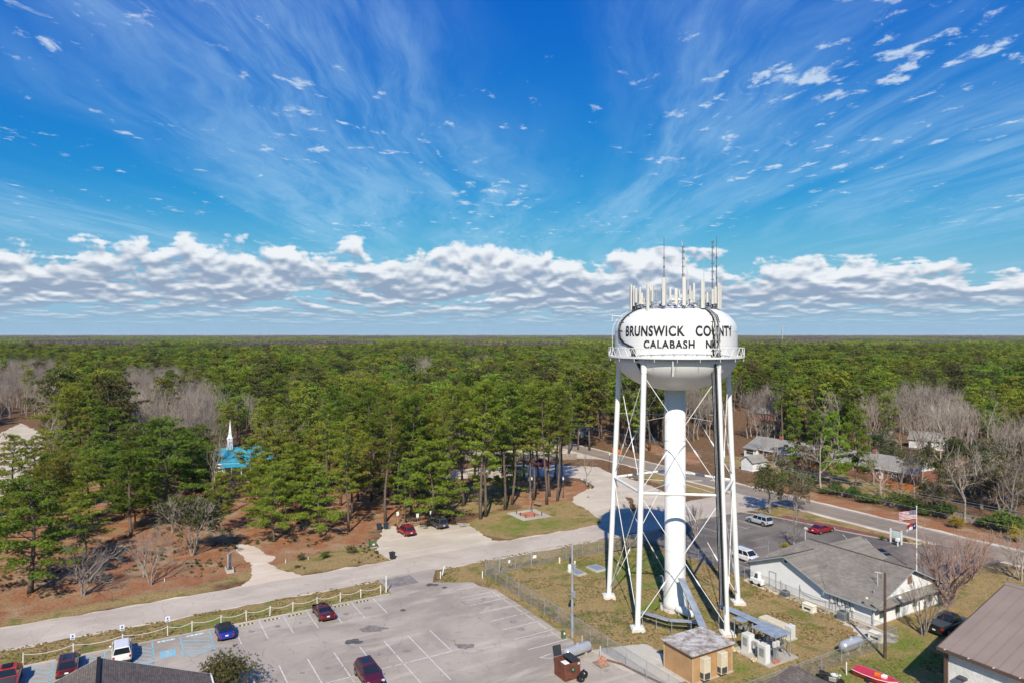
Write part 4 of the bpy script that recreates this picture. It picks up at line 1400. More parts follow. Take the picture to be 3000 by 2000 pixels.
# ---- metal-roofed hall at lower right
ME = thing('metal_roof_hall', 'white block hall with brown standing-seam metal roof at lower right', 'building', AB(-34.6, 65.5), GRID)
M_BROWNMETAL = mat('brown_metal_roof', (0.285, 0.222, 0.178), 0.5, 0.06, 0.3, metal=0.15, fine=0.04, fscale=20)
M_BLOCK = mat('white_split_block', (0.66, 0.65, 0.62), 0.95, 0.08, 1.2, fine=0.12, fscale=7, bump=1.0, bscale=4.0)
gable_walls(ME, 0.25, 26, 0.35, 24.6, 0, 5.2, M_BLOCK, 8.6, 'x')
MB().box(0.15, 0.45, 0.15, 0.45, 0, 5.2).build('corner_post', mat('dark_brown_trim', (0.10, 0.065, 0.05), 0.6, 0.1, 1.0), ME)
for k in range(24):
    x0 = -0.2 + k * 1.0
    p = MB().slab([(x0, -0.15, 5.45), (x0 + 0.985, -0.15, 5.45), (x0 + 0.985, 12.5, 9.0), (x0, 12.5, 9.0)], (0, 0, -0.10)).build('roof_panel', M_BROWNMETAL, ME)
    MB().slab([(x0 + 0.94, -0.15, 5.45), (x0 + 0.985, -0.15, 5.45), (x0 + 0.985, 12.5, 9.0), (x0 + 0.94, 12.5, 9.0)], (0, 0, 0.07)).build('seam', M_BROWNMETAL, p)
roof_plane(ME, [(-0.2, 12.5, 9.0), (24, 12.5, 9.0), (24, 25.1, 5.45), (-0.2, 25.1, 5.45)], M_BROWNMETAL, 0.1)
MB().slab([(-0.3, 12.5, 9.02), (24, 12.5, 9.02), (24, 12.95, 8.93), (-0.3, 12.95, 8.93)], (0, 0, 0.05)).slab([(-0.3, 12.05, 8.90), (24, 12.05, 8.90), (24, 12.5, 9.02), (-0.3, 12.5, 9.02)], (0, 0, 0.05)).build('ridge_cap', M_BROWNMETAL, ME)
MB().box(-0.25, 24, -0.32, -0.12, 5.18, 5.44).build('gutter', MATS['dark_brown_trim'], ME)
MB().slab([(-0.28, -0.2, 5.2), (-0.28, 12.5, 8.78), (-0.28, 12.5, 9.05), (-0.28, -0.2, 5.47)], (0.06, 0, 0)).build('rake_trim', MATS['dark_brown_trim'], ME)
for k in range(12):
    MB().box(0.4 + k * 2, 0.5 + k * 2, -0.36, -0.1, 5.42, 5.47).build('gutter_strap', M_BEIGE, ME)
MB().cyl((5.9, 7.5, 7.4), (5.9, 7.5, 8.0), 0.12, 0.12, 10).cyl((5.9, 7.5, 7.95), (5.9, 7.5, 8.1), 0.17, 0.17, 10).build('vent_pipe', M_TRIM, ME)
wl_ = MB().bbox(1.4, 2.1, -0.25, 0.33, 3.2, 3.45, 0.05).build('wall_light', M_DARKGREY, ME)

# ---- brown shingle roof at lower left
RS = thing('restaurant_building', 'low building with brown shingle gable roof at the lower left edge', 'building', AB(-68.2, -1.4), GRID)
gable_walls(RS, 0.5, 22, -8.2, 8.2, 0, 2.9, mat('tan_siding', (0.42, 0.36, 0.28), 0.8), 6.1, 'x')
roof_plane(RS, [(0, -8.7, 3.0), (22, -8.7, 3.0), (22, 0, 6.5), (0, 0, 6.5)], S_BROWN)
roof_plane(RS, [(22, 8.7, 3.0), (0, 8.7, 3.0), (0, 0, 6.5), (22, 0, 6.5)], S_BROWN)
MB().box(-0.02, 22, -0.14, 0.14, 6.44, 6.60).build('ridge_cap', S_DARK, RS)
MB().slab([(-0.03, 0, 6.36), (-0.03, 8.7, 2.86), (-0.03, 8.7, 3.0), (-0.03, 0, 6.5)], (0.05, 0, 0)).slab([(-0.03, 0, 6.36), (-0.03, -8.7, 2.86), (-0.03, -8.7, 3.0), (-0.03, 0, 6.5)], (0.05, 0, 0)).build('fascia', M_TRIM, RS)
MB().box(-0.03, 22, 8.72, 8.86, 2.86, 3.02).build('gutter', M_TRIM, RS)

# ---- small brown shed roof at the lower right foreground
SB = thing('storage_shed', 'small storage shed with dark brown roof at the bottom edge', 'shed', AB(-42.4, 51.4), GRID)
gable_walls(SB, 0.3, 9, 0.3, 3.6, 0, 2.2, M_TANTRIM)
roof_plane(SB, [(0, 0, 2.35), (9.2, 0, 2.35), (9.2, 3.4, 3.1), (0, 3.4, 3.1)], S_BROWN)
roof_plane(SB, [(0, 3.4, 3.1), (9.2, 3.4, 3.1), (9.2, 4.3, 2.7), (0, 4.3, 2.7)], S_BROWN)
MB().box(1, 1.9, 0.26, 0.31, 0.05, 2.0).build('door', M_TRIM, SB)

# ---- church
CH = thing('church', 'white church with bright blue metal roof and steeple among the pines', 'church', Vector((-69.0, 171.0, 0)), rad(14.0))
M_BLUEROOF = mat('bright_blue_metal_roof', (0.035, 0.29, 0.39), 0.55, 0.12, 0.5, metal=0.1, fine=0.1, fscale=3.0)
gable_walls(CH, -9, 9, -5, 5, 0, 3.2, M_TRIM, 5.9, 'x')
for k in range(19):
    x0 = -9.4 + k * 0.99
    for s in (-1, 1):
        q = [(x0, s * 5.5, 3.05), (x0 + 0.97, s * 5.5, 3.05), (x0 + 0.97, 0, 6.1), (x0, 0, 6.1)]
        MB().slab(q if s < 0 else q[::-1], (0, 0, -0.08)).build('roof_panel', M_BLUEROOF, CH)
MB().box(-9.4, 9.4, -0.15, 0.15, 6.04, 6.16).build('ridge_cap', M_BLUEROOF, CH)
MB().box(-9.4, 9.4, -5.62, -5.5, 2.85, 3.08).build('fascia', M_TRIM, CH)
st = MB().box(-0.72, 0.72, -0.72, 0.72, 5.4, 7.0).box(-0.62, 0.62, -0.62, 0.62, 7.0, 8.3).box(-0.74, 0.74, -0.74, 0.74, 8.3, 8.5).build('steeple', M_TRIM, CH, loc=(-1.5, 0, 0))
MB().add([(-0.6, -0.6, 8.5), (0.6, -0.6, 8.5), (0.6, 0.6, 8.5), (-0.6, 0.6, 8.5), (-0.36, -0.36, 9.3), (0.36, -0.36, 9.3), (0.36, 0.36, 9.3), (-0.36, 0.36, 9.3), (0, 0, 13.2)],
         [(0, 1, 5, 4), (1, 2, 6, 5), (2, 3, 7, 6), (3, 0, 4, 7), (4, 5, 8), (5, 6, 8), (6, 7, 8), (7, 4, 8)]).build('spire', M_TRIM, st)
for x in (-7.5, -5, 5.5, 7.8):
    window(CH, (x, -5.02, 1.0), (1, 0, 0), (0, -1, 0), 0.9, 1.6, M_DARKPANE)
roof_plane(CH, [(-2.5, -8.2, 2.7), (4.5, -8.2, 2.7), (4.5, -5.3, 3.1), (-2.5, -5.3, 3.1)], M_BLUEROOF, 0.1, 'porch_roof')
for x in (-2.3, 0, 2.2, 4.3):
    MB().cyl((x, -8.0, 0), (x, -8.0, 2.65), 0.11, 0.11, 10).build('porch_post', M_TRIM, CH)
t = thing('white_outbuilding', 'small grey-roofed white outbuilding behind the church steeple', 'building', Vector((-63, 190, 0)), 0.2)
gable_walls(t, -4, 4, -3, 3, 0, 2.6, M_TRIM, 4.0, 'x')
for s in (-1, 1):
    q = [(-4.3, s * 3.4, 2.5), (4.3, s * 3.4, 2.5), (4.3, 0, 4.2), (-4.3, 0, 4.2)]
    roof_plane(t, q if s < 0 else q[::-1], S_PALE)
window(t, (0, -3.02, 1.0), (1, 0, 0), (0, -1, 0), 1.0, 1.1, M_DARKPANE)

# ---- park pavilion
PV = thing('park_pavilion', 'open park pavilion with dark shingle hip roof under the pines', 'pavilion', AB(-149.5, 61.3), GRID)
E2 = 2.75
cs = [(-8.2, -4.6), (8.2, -4.6), (8.2, 4.6), (-8.2, 4.6)]
rp = [(-3.0, 0), (4.2, 0)]
for poly in ([cs[0] + (E2,), cs[1] + (E2,), rp[1] + (5.4,), rp[0] + (5.4,)], [cs[1] + (E2,), cs[2] + (E2,), rp[1] + (5.4,)], [cs[2] + (E2,), cs[3] + (E2,), rp[0] + (5.4,), rp[1] + (5.4,)], [cs[3] + (E2,), cs[0] + (E2,), rp[0] + (5.4,)]):
    roof_plane(PV, poly, S_DARK, 0.16)
for x in (-7.4, -2.5, 2.5, 7.4):
    for y in (-3.9, 3.9):
        MB().box(x - 0.14, x + 0.14, y - 0.14, y + 0.14, 0, E2 + 0.2).build('post', M_WOODGREY, PV)
MB().box(-7.8, 7.8, -4.2, 4.2, 0.0, 0.06).build('slab', P_CONC, PV)
MB().box(-7.5, 7.5, -4.0, -3.8, 2.5, 2.72).box(-7.5, 7.5, 3.8, 4.0, 2.5, 2.72).build('beam', M_WOODGREY, PV)
for i, (x, y) in enumerate(((-4.5, -1.5), (0.2, -1.5), (4.8, -1.5), (-4.5, 1.8), (0.2, 1.8), (4.8, 1.8))):
    p = AB(-149.5 + x, 61.3 + y)
    t = thing('picnic_table', ['shaded picnic table at the left front of the dark pavilion', 'shaded picnic table at the middle front of the dark pavilion', 'shaded picnic table at the right front of the dark pavilion', 'shaded picnic table at the left rear of the dark pavilion', 'shaded picnic table at the middle rear of the dark pavilion', 'shaded picnic table at the right rear of the dark pavilion'][i], 'picnic table', (p.x, p.y, 0.06), GRID, 'pavilion tables')
    MB().box(-0.9, 0.9, -0.38, 0.38, 0.70, 0.76).build('table_top', M_WOODGREY, t)
    for s in (-1, 1):
        MB().box(-0.9, 0.9, s * 0.7 - 0.13, s * 0.7 + 0.13, 0.42, 0.47).build('seat', M_WOODGREY, t)
        MB().cyl((s * 0.65, -0.7, 0), (s * 0.65, 0.25, 0.7), 0.04, 0.04, 5).cyl((s * 0.65, 0.7, 0), (s * 0.65, -0.25, 0.7), 0.04, 0.04, 5).build('leg_frame', M_WOODGREY, t)

# ---- brick houses across the road
for (a0, b0, L, D, lab, rgh) in ((-134.5, 154.8, 17.5, 10.5, 'red brick ranch house with grey roof behind the white garden shed', 5.2), (-110.5, 157.2, 21.5, 10.5, 'farther brick house with pale grey roof right of the orange fence', 5.0)):
    H_ = thing('brick_house', lab, 'house', AB(a0, b0), GRID, 'brick houses across the road')
    gable_walls(H_, 0, L, 0, D, 0, 2.7, M_BRICK, rgh - 0.15, 'x')
    for s, y in ((0, -0.6), (1, D + 0.6)):
        q = [(-0.6, y, 2.55), (L + 0.6, y, 2.55), (L + 0.6, D / 2, rgh), (-0.6, D / 2, rgh)]
        roof_plane(H_, q if s == 0 else q[::-1], S_PALE)
    MB().slab([(-0.62, -0.6, 2.4), (-0.62, D / 2, rgh - 0.16), (-0.62, D / 2, rgh), (-0.62, -0.6, 2.56)], (0.04, 0, 0)).slab([(L + 0.62, -0.6, 2.4), (L + 0.62, D / 2, rgh - 0.16), (L + 0.62, D / 2, rgh), (L + 0.62, -0.6, 2.56)], (-0.04, 0, 0)).box(-0.6, L + 0.6, -0.66, -0.6, 2.38, 2.56).build('fascia', M_TRIM, H_)
    MB().slab([(L + 0.01, 0.4, 2.7), (L + 0.01, D - 0.4, 2.7), (L + 0.01, D / 2, rgh - 0.3)], (0.05, 0, 0)).build('gable_siding', M_TRIM, H_)
    for x in np.arange(2.5, L - 1, 3.6):
        window(H_, (float(x), -0.02, 0.9), (1, 0, 0), (0, -1, 0), 1.1, 1.2, M_DARKPANE)
    d_ = MB().box(L * 0.62, L * 0.62 + 0.95, -0.06, 0.01, 0.05, 2.1).build('door', M_TRIM, H_)
    MB().box(L * 0.4, L * 0.4 + 0.8, D / 2 - 0.4, D / 2 + 0.4, rgh - 0.5, rgh + 0.9).build('chimney', M_BRICK, H_)
    if a0 < -120:
        MB().box(-0.1, 4.2, -1.2, -0.05, 0, 2.5).build('porch_wall', M_TRIM, H_)
        window(H_, (2.0, -1.22, 0.9), (1, 0, 0), (0, -1, 0), 2.4, 1.2, M_DARKPANE)
        roof_plane(H_, [(-0.4, -1.7, 2.5), (4.6, -1.7, 2.5), (4.6, 1.6, 3.6), (-0.4, 1.6, 3.6)], S_PALE)
SHD = thing('garden_shed', 'white garden shed with grey gable roof beside the two-lane road', 'shed', AB(-121.5, 137.6), GRID)
gable_walls(SHD, 0, 3.6, 0, 5.2, 0, 2.3, M_TRIM, 3.6, 'y')
for s in (0, 1):
    q = [(1.8, -0.3, 3.75), (1.8, 5.5, 3.75), (-0.35, 5.5, 2.2), (-0.35, -0.3, 2.2)] if s == 0 else [(1.8, -0.3, 3.75), (3.95, -0.3, 2.2), (3.95, 5.5, 2.2), (1.8, 5.5, 3.75)]
    roof_plane(SHD, q, S_PALE, 0.1)
MB().box(1.1, 2.5, -0.04, 0.0, 0.05, 2.0).build('door', M_TRIM, SHD)


def board_fence(name, label, p, q, h, m, step=2.4, pw=0.14, gap=0.015, group=None):
    p, q = Vector(p), Vector(q)
    L = (q - p).length
    rz = math.atan2(q.y - p.y, q.x - p.x)
    f = thing(name, label, 'fence', p, rz, group)
    n = max(1, int(L / step))
    post = MB().box(-0.05, 0.05, -0.05, 0.05, 0, h + 0.08).mesh('post', m)
    for i in range(n + 1):
        share('post', post, f, (L * i / n, 0, 0))
    W = L / n
    mb = MB()
    k = int((W - 0.1) / (pw + gap))
    r_ = random.Random(int(L * 10))
    for j in range(k):
        x = 0.06 + j * (pw + gap)
        mb.box(x, x + pw, -0.075, -0.052, 0.05, h + r_.uniform(-0.03, 0.03))
    mb.box(0.05, W - 0.05, -0.05, -0.01, 0.4, 0.48).box(0.05, W - 0.05, -0.05, -0.01, h - 0.4, h - 0.32)
    pm = mb.mesh('fence_panel', m)
    for i in range(n):
        o = share('fence_panel', pm, f, (W * i, 0, 0))
        o['kind'] = 'stuff'
    return f


board_fence('wooden_fence', 'orange stained board fence between the two brick houses', AB(-112.5, 148.0), AB(-112.5, 158.0), 1.8, M_WOODORANGE)
board_fence('wooden_fence', 'grey picket fence hidden in the roadside hedge', AB(-92, 133.5), AB(-40, 134.0), 1.6, M_WOODGREY)
board_fence('wooden_fence', 'brown board fence behind the park along the back drive', G(1180, 1352), G(1690, 1346), 1.7, M_WOODGREY)
board_fence('wooden_fence', 'orange board fence half hidden under the farther brick house', AB(-92, 150), AB(-84, 150), 1.6, M_WOODORANGE)

# ------------------------------------------------------------------ vehicles
M_TYRE = mat('tyre_rubber', (0.02, 0.02, 0.022), 0.85, 0.2, 4.0)
M_RIM = mat('alloy_rim', (0.45, 0.46, 0.48), 0.35, 0.1, 3.0, metal=0.7)
M_CARGLASS = glass_mat('car_glass', (0.012, 0.016, 0.02), 0.05)
M_HEADL = glass_mat('headlight_lens', (0.55, 0.57, 0.6), 0.1)
M_TAILL = mat('tail_light_lens', (0.35, 0.012, 0.012), 0.2, 0.05, 1.0)
M_PLATE = mat('license_plate_white', (0.72, 0.72, 0.70), 0.5, 0.05, 1.0)
M_PLASTIC = mat('black_plastic_trim', (0.025, 0.025, 0.027), 0.6, 0.1, 3.0)


def paint_mat(name, c):
    return mat(name, c, 0.28, 0.02, 0.6, spec=0.5, coat=0.7, metal=0.15)


KINDS = {
    # L, W, belt stations (x as share of length from the rear, top height), roof: rear base, roof rear, roof front, windshield base (shares), roof height
    'suv': dict(L=4.75, W=1.92, top=[(0, .78), (.02, .98), (.10, 1.04), (.70, 1.04), (.76, 1.0), (.97, .86), (1, .62)], g=(.015, .09, .60, .735), H=1.72, rail=True),
    'crossover': dict(L=4.5, W=1.86, top=[(0, .76), (.02, .95), (.10, 1.0), (.68, 1.0), (.74, .96), (.96, .84), (1, .60)], g=(.02, .13, .56, .72), H=1.64, rail=True),
    'sedan': dict(L=4.8, W=1.86, top=[(0, .72), (.02, .92), (.16, .97), (.62, .92), (.70, .90), (.96, .72), (1, .52)], g=(.13, .27, .50, .69), H=1.43, rail=False),
    'sport': dict(L=4.5, W=1.88, top=[(0, .74), (.02, .90), (.20, .90), (.50, .86), (.60, .84), (.95, .58), (1, .42)], g=(.22, .37, .46, .60), H=1.22, rail=False),
    'mini': dict(L=3.75, W=1.72, top=[(0, .70), (.03, .92), (.16, .95), (.66, .93), (.74, .91), (.96, .78), (1, .55)], g=(.12, .20, .56, .70), H=1.40, rail=False),
    'jeep': dict(L=4.4, W=1.88, top=[(0, .85), (.01, 1.10), (.08, 1.14), (.64, 1.14), (.67, 1.12), (.98, 1.04), (1, .70)], g=(.01, .04, .58, .66), H=1.84, rail=False),
    'pickup': dict(L=5.8, W=2.02, top=[(0, .85), (.01, 1.14), (.36, 1.14), (.37, 1.16), (.70, 1.14), (.74, 1.12), (.97, 1.02), (1, .68)], g=(.375, .42, .64, .735), H=1.92, rail=False),
}


def car(kind, label, cat, pos, heading, paintm, roofm=None, sunroof=False, group=None, bed=False):
    K = KINDS[kind]
    L, W, H = K['L'], K['W'], K['H']
    t = thing('parked_' + {'suv': 'suv', 'crossover': 'suv', 'jeep': 'suv', 'sedan': 'car', 'sport': 'sports_car', 'mini': 'car', 'pickup': 'pickup'}[kind], label, cat, pos, heading, group)
    X = lambda s: -L / 2 + s * L
    # lower body
    vs, fs = [], []
    st = K['top']
    xs = sorted(set([s for s, _ in st] + [.04, .5, .85, .93]))
    zt = np.interp(xs, [s for s, _ in st], [z for _, z in st])
    for s, z in zip(xs, zt):
        e = min(s, 1 - s)
        w = W / 2 * (0.80 + 0.20 * min(1.0, (e / 0.07) ** 0.5 if e > 0 else 0.0))
        zb = 0.24 if e > 0.05 else 0.34
        sec = [(w * 0.86, zb), (w * 0.97, zb + 0.10), (w, zb + 0.32), (w * 0.985, z - 0.14), (w * 0.93, z - 0.03), (w * 0.80, z), (w * 0.35, z + 0.025)]
        ring_ = [(X(s), y, q) for y, q in sec] + [(X(s), -y, q) for y, q in sec[::-1]]
        vs += ring_
    n = 14
    for i in range(len(xs) - 1):
        for k in range(n):
            k2 = (k + 1) % n
            fs.append((i * n + k, (i + 1) * n + k, (i + 1) * n + k2, i * n + k2))
    fs += [tuple(range(n)), tuple(range(len(vs) - 1, len(vs) - n - 1, -1))]
    body = MB()
    body.add(vs, fs)
    bo = body.build('body', paintm, t, smooth=True)
    # cabin
    rb, rr, rf, wb = [X(s) for s in K['g']]
    zr = float(np.interp(K['g'][0], [s for s, _ in st], [z for _, z in st])) - 0.03
    zf = float(np.interp(K['g'][3], [s for s, _ in st], [z for _, z in st])) - 0.02
    wb2, wr2 = W / 2 * 0.90, W / 2 * 0.74
    P = dict(a=(rb, wb2, zr), b=(wb, wb2, zf), c=(rf, wr2, H - 0.05), d=(rr, wr2, H - 0.05))
    rm = (rr + rf) / 2
    vs = [(rb, wb2, zr), (wb, wb2, zf), (rf, wr2, H - 0.06), (rr, wr2, H - 0.06), (rb, -wb2, zr), (wb, -wb2, zf), (rf, -wr2, H - 0.06), (rr, -wr2, H - 0.06),
          (rf - 0.06, wr2 * 0.8, H), (rr + 0.06, wr2 * 0.8, H), (rf - 0.06, -wr2 * 0.8, H), (rr + 0.06, -wr2 * 0.8, H)]
    fs = [(0, 1, 2, 3), (5, 4, 7, 6), (1, 5, 6, 2), (4, 0, 3, 7), (3, 2, 8, 9), (6, 7, 11, 10), (2, 6, 10, 8), (7, 3, 9, 11), (8, 10, 11, 9)]
    MB().add(vs, fs).build('roof', roofm or paintm, t, smooth=False)

    def pane(nm, q, off, m=M_CARGLASS):
        q = [Vector(p) for p in q]
        nrm = (q[1] - q[0]).cross(q[2] - q[0]).normalized() * off
        c = sum(q, Vector()) / len(q)
        return MB().slab([c + (p - c) * 0.90 for p in q], nrm).build(nm, m, t)
    pane('windshield', [(wb, wb2, zf), (wb, -wb2, zf), (rf, -wr2, H - 0.06), (rf, wr2, H - 0.06)], -0.012)
    pane('windshield', [(wb, wb2, zf), (wb, -wb2, zf), (rf, -wr2, H - 0.06), (rf, wr2, H - 0.06)], 0.012)
    pane('rear_window', [(rb, -wb2, zr + (H - zr) * 0.12), (rb, wb2, zr + (H - zr) * 0.12), (rr, wr2, H - 0.06), (rr, -wr2, H - 0.06)], 0.012)
    pane('rear_window', [(rb, -wb2, zr + (H - zr) * 0.12), (rb, wb2, zr + (H - zr) * 0.12), (rr, wr2, H - 0.06), (rr, -wr2, H - 0.06)], -0.012)
    for s in (1, -1):
        lo0, lo1 = Vector((rb, s * wb2, zr)), Vector((wb, s * wb2, zf))
        hi0, hi1 = Vector((rr, s * wr2, H - 0.06)), Vector((rf, s * wr2, H - 0.06))
        cuts = (0.03, 0.33, 0.37, 0.64, 0.68, 0.97) if kind in ('suv', 'crossover', 'jeep') else ((0.05, 0.46, 0.50, 0.97) if kind != 'sport' else (0.2, 0.97))
        for u0, u1 in zip(cuts[::2], cuts[1::2]):
            q = [lo0.lerp(lo1, u0), lo0.lerp(lo1, u1), hi0.lerp(hi1, u1), hi0.lerp(hi1, u0)]
            q = [q[0].lerp(q[3], 0.10), q[1].lerp(q[2], 0.10), q[2].lerp(q[1], 0.10), q[3].lerp(q[0], 0.10)]
            nr = Vector((0, s * 0.95, 0.3)).normalized() * 0.012
            MB().slab(q if s > 0 else q[::-1], nr).build('side_window', M_CARGLASS, t)
        # arches, wheels
        for fx in (0.185, 0.815) if kind != 'pickup' else (0.2, 0.80):
            r = 0.34 if kind not in ('suv', 'jeep', 'pickup') else 0.38
            x = X(fx)
            MB().cyl((x, s * (W / 2 - 0.24), r + 0.02), (x, s * (W / 2 + 0.004), r + 0.02), r + 0.07, r + 0.07, 20).build('wheel_arch', M_PLASTIC, t)
            wh = MB().cyl((x, s * (W / 2 - 0.2), r), (x, s * (W / 2 + 0.02), r), r, r, 20).build('wheel', M_TYRE, t, smooth=True)
            rim = MB().cyl((x, s * (W / 2 - 0.1), r), (x, s * (W / 2 + 0.032), r), r * 0.66, r * 0.6, 16)
            rim.build('rim', M_RIM, wh)
            hub = MB()
            for k in range(5):
                an = 2 * PI * k / 5
                hub.cyl((x + r * 0.3 * math.cos(an), s * (W / 2 + 0.02), r + r * 0.3 * math.sin(an)), (x + r * 0.3 * math.cos(an), s * (W / 2 + 0.036), r + r * 0.3 * math.sin(an)), r * 0.12, r * 0.12, 6)
            hub.build('rim_opening', M_PLASTIC, wh)['kind'] = 'stuff'
        MB().ball((wb - 0.25, s * (W / 2 + 0.08), zf + 0.06), 0.11, 8, 5, (0.6, 1, 0.75)).build('mirror', paintm if kind != 'mini' else M_PLASTIC, t)
        zl = float(np.interp(.96, [q for q, _ in st], [z for _, z in st])) - 0.10
        MB().bbox(X(.965), X(1.0) - 0.03, s * W * 0.40 - 0.16, s * W * 0.40 + 0.13, zl - 0.13, zl + 0.05, 0.03).build('headlight', M_HEADL, t)
        zl = float(np.interp(.02, [q for q, _ in st], [z for _, z in st])) - 0.14
        MB().bbox(X(0.0) - 0.015, X(.035), s * W * 0.40 - 0.12, s * W * 0.40 + 0.10, zl - 0.17, zl + 0.04, 0.02).build('tail_light', M_TAILL, t)
        if K['rail']:
            MB().tube([(rr + 0.15, s * wr2 * 0.86, H - 0.01), (rr + 0.3, s * wr2 * 0.86, H + 0.05), (rf - 0.4, s * wr2 * 0.86, H + 0.05), (rf - 0.25, s * wr2 * 0.86, H - 0.01)], 0.022, 5).build('roof_rail', M_GALV if kind == 'suv' else M_PLASTIC, t)
        MB().box(X(.20), X(.80), s * W / 2 * 0.985 - 0.02, s * W / 2 * 0.985 + 0.02, 0.26, 0.36).build('sill_trim', M_PLASTIC, t)
    MB().bbox(X(0) - 0.05, X(.04), -W * 0.43, W * 0.43, 0.34, 0.54, 0.03).build('rear_bumper', M_PLASTIC if kind in ('suv', 'crossover', 'jeep') else paintm, t)
    MB().bbox(X(.965), X(1) + 0.04, -W * 0.42, W * 0.42, 0.30, 0.50, 0.03).build('front_bumper', M_PLASTIC if kind in ('jeep', 'pickup') else paintm, t)
    MB().box(X(0) - 0.065, X(0) - 0.04, -0.16, 0.16, 0.60, 0.75).build('license_plate', M_PLATE, t)
    MB().box(X(1) - 0.02, X(1) + 0.025, -0.42, 0.42, 0.54, 0.66).build('grille', M_PLASTIC, t)
    if sunroof:
        MB().box(rm - 0.55, rm + 0.65, -wr2 * 0.62, wr2 * 0.62, H, H + 0.012).build('sunroof', M_CARGLASS, t)
    if kind == 'pickup':
        MB().box(X(.015), X(.37), -W * 0.40, W * 0.40, 1.13, 1.19).build('bed_cover', mat('dark_bed_cover', (0.05, 0.06, 0.062), 0.6, 0.1, 1.0), t)
        MB().cyl((rb + 0.25, -0.3, H + 0.01), (rb + 0.25, 0.3, H + 0.01), 0.02, 0.02, 5).build('brake_light', M_TAILL, t)
    if kind == 'sport':
        MB().bbox(X(.01), X(.06), -W * 0.42, W * 0.42, 0.92, 1.0, 0.02).build('spoiler', paintm, t)
        MB().box(X(.70), X(.86), -0.22, 0.22, .80, .84).build('hood_scoop', paintm, t)
    return t


C_RED = paint_mat('bright_red_paint', (0.50, 0.014, 0.010))
C_CRIM = paint_mat('crimson_paint', (0.27, 0.008, 0.013))
C_MAROON = paint_mat('dark_red_paint', (0.085, 0.006, 0.010))
C_BLUE = paint_mat('deep_blue_paint', (0.012, 0.030, 0.26))
C_WHITE = paint_mat('white_car_paint', (0.76, 0.75, 0.72))
C_GREY = paint_mat('charcoal_paint', (0.055, 0.06, 0.058))
C_SILV = paint_mat('silver_car_paint', (0.42, 0.46, 0.50))
C_BLK = paint_mat('black_car_paint', (0.012, 0.013, 0.015))
UPA, DNA, UPB = GRID + PI, GRID, GRID + PI / 2
M_SOFT = mat('black_soft_top', (0.018, 0.018, 0.022), 0.9, 0.2, 3.0)
car('pickup', 'bright red pickup with dark bed cover, leftmost in the row', 'pickup', AB(-81.8, -9.3, 0.03), UPA, C_RED, sunroof=True)
car('crossover', 'dark red SUV between the red pickup and the white SUV', 'suv', AB(-82.7, -4.4, 0.03), UPA, C_MAROON, sunroof=True)
car('jeep', 'white boxy SUV in the marked row behind the brown roof', 'suv', AB(-83.2, 0.35, 0.03), UPA, C_WHITE)
car('mini', 'small blue convertible with black soft top', 'car', AB(-83.5, 10.5, 0.03), UPA, C_BLUE, roofm=M_SOFT)
car('sport', 'low dark red sports car by the rope barrier', 'sports car', AB(-83.4, 21.65, 0.03), UPA, C_MAROON)
car('crossover', 'dark red SUV with sunroof at the bottom edge of the lot', 'suv', AB(-65.6, 21.5, 0.03), DNA, C_MAROON, sunroof=True)
car('crossover', 'red SUV parked on the gravel lot by the park', 'suv', AB(-110.8, 42.9, 0.02), UPA + 0.06, C_CRIM)
car('suv', 'charcoal SUV parked on the gravel lot by the park', 'suv', AB(-112.2, 49.4, 0.02), UPA + 0.10, C_GREY)
car('suv', 'silver SUV in the dark office parking lot', 'suv', AB(-84.6, 100.6, 0.03), UPA, C_SILV)
car('sedan', 'dark red sedan half hidden behind the bare tree by the office lot', 'car', AB(-75.6, 105.6, 0.03), UPB, C_CRIM)
car('suv', 'white SUV beside the left end of the white office', 'suv', AB(-71.6, 82.4, 0.03), DNA, C_WHITE)
car('pickup', 'black pickup partly hidden behind the brown metal roof', 'pickup', AB(-43.2, 83.2, 0.01), UPB, C_BLK)
car('suv', 'white SUV seen through the pines behind the park fence', 'suv', G(1308, 1331), 0.1, C_WHITE)
car('sedan', 'white sedan seen through the pines left of the white SUV', 'car', G(1284, 1327), 0.1, C_WHITE)
car('pickup', 'red pickup in the shade behind the park trunks', 'pickup', G(1588, 1364), GRID + PI / 2, C_CRIM)

# ------------------------------------------------------------------ fences
def chain_link(label, path, h=1.9, step=3.1, barbed=False):
    """posts, top rail and woven wire along a path in the block grid"""
    f = thing('chain_link_fence', label, 'fence', AB(*path[0]))
    o = AB(*path[0])
    pts = [AB(*p) - o for p in path]
    postm = MB().cyl((0, 0, 0), (0, 0, h + 0.05), 0.035, 0.035, 6).mesh('post', M_GALV)
    wires = MB()
    w = 0.011
    for i, (p, q) in enumerate(zip(pts[:-1], pts[1:])):
        L = (q - p).length
        n = max(1, round(L / step))
        for k in range(n + (1 if i == len(pts) - 2 else 0)):
            share('post', postm, f, p + (q - p) * (k / n))
        MB().cyl(p + Vector((0, 0, h)), q + Vector((0, 0, h)), 0.026, 0.026, 6).build('top_rail', M_GALV, f)
        MB().cyl(p + Vector((0, 0, 0.08)), q + Vector((0, 0, 0.08)), 0.012, 0.012, 4).build('bottom_wire', M_GALV, f)
        d = (q - p).normalized()
        x = -h
        while x < L:
            for s in (1, -1):
                a0, a1 = x, x + h
                z0, z1 = (0.06, h) if s > 0 else (h, 0.06)
                if a0 < 0:
                    z0 = z0 + (z1 - z0) * (-a0) / h
                    a0 = 0
                if a1 > L:
                    z1 = z0 + (z1 - z0) * (L - a0) / (a1 - a0)
                    a1 = L
                s0, s1 = p + d * a0 + Vector((0, 0, z0)), p + d * a1 + Vector((0, 0, z1))
                up = Vector((0, 0, w))
                wires.add([s0 - up, s1 - up, s1 + up, s0 + up], [(0, 1, 2, 3)])
            x += 0.17
    wires.build('wire_mesh', M_GALV, f)['kind'] = 'stuff'
    return f


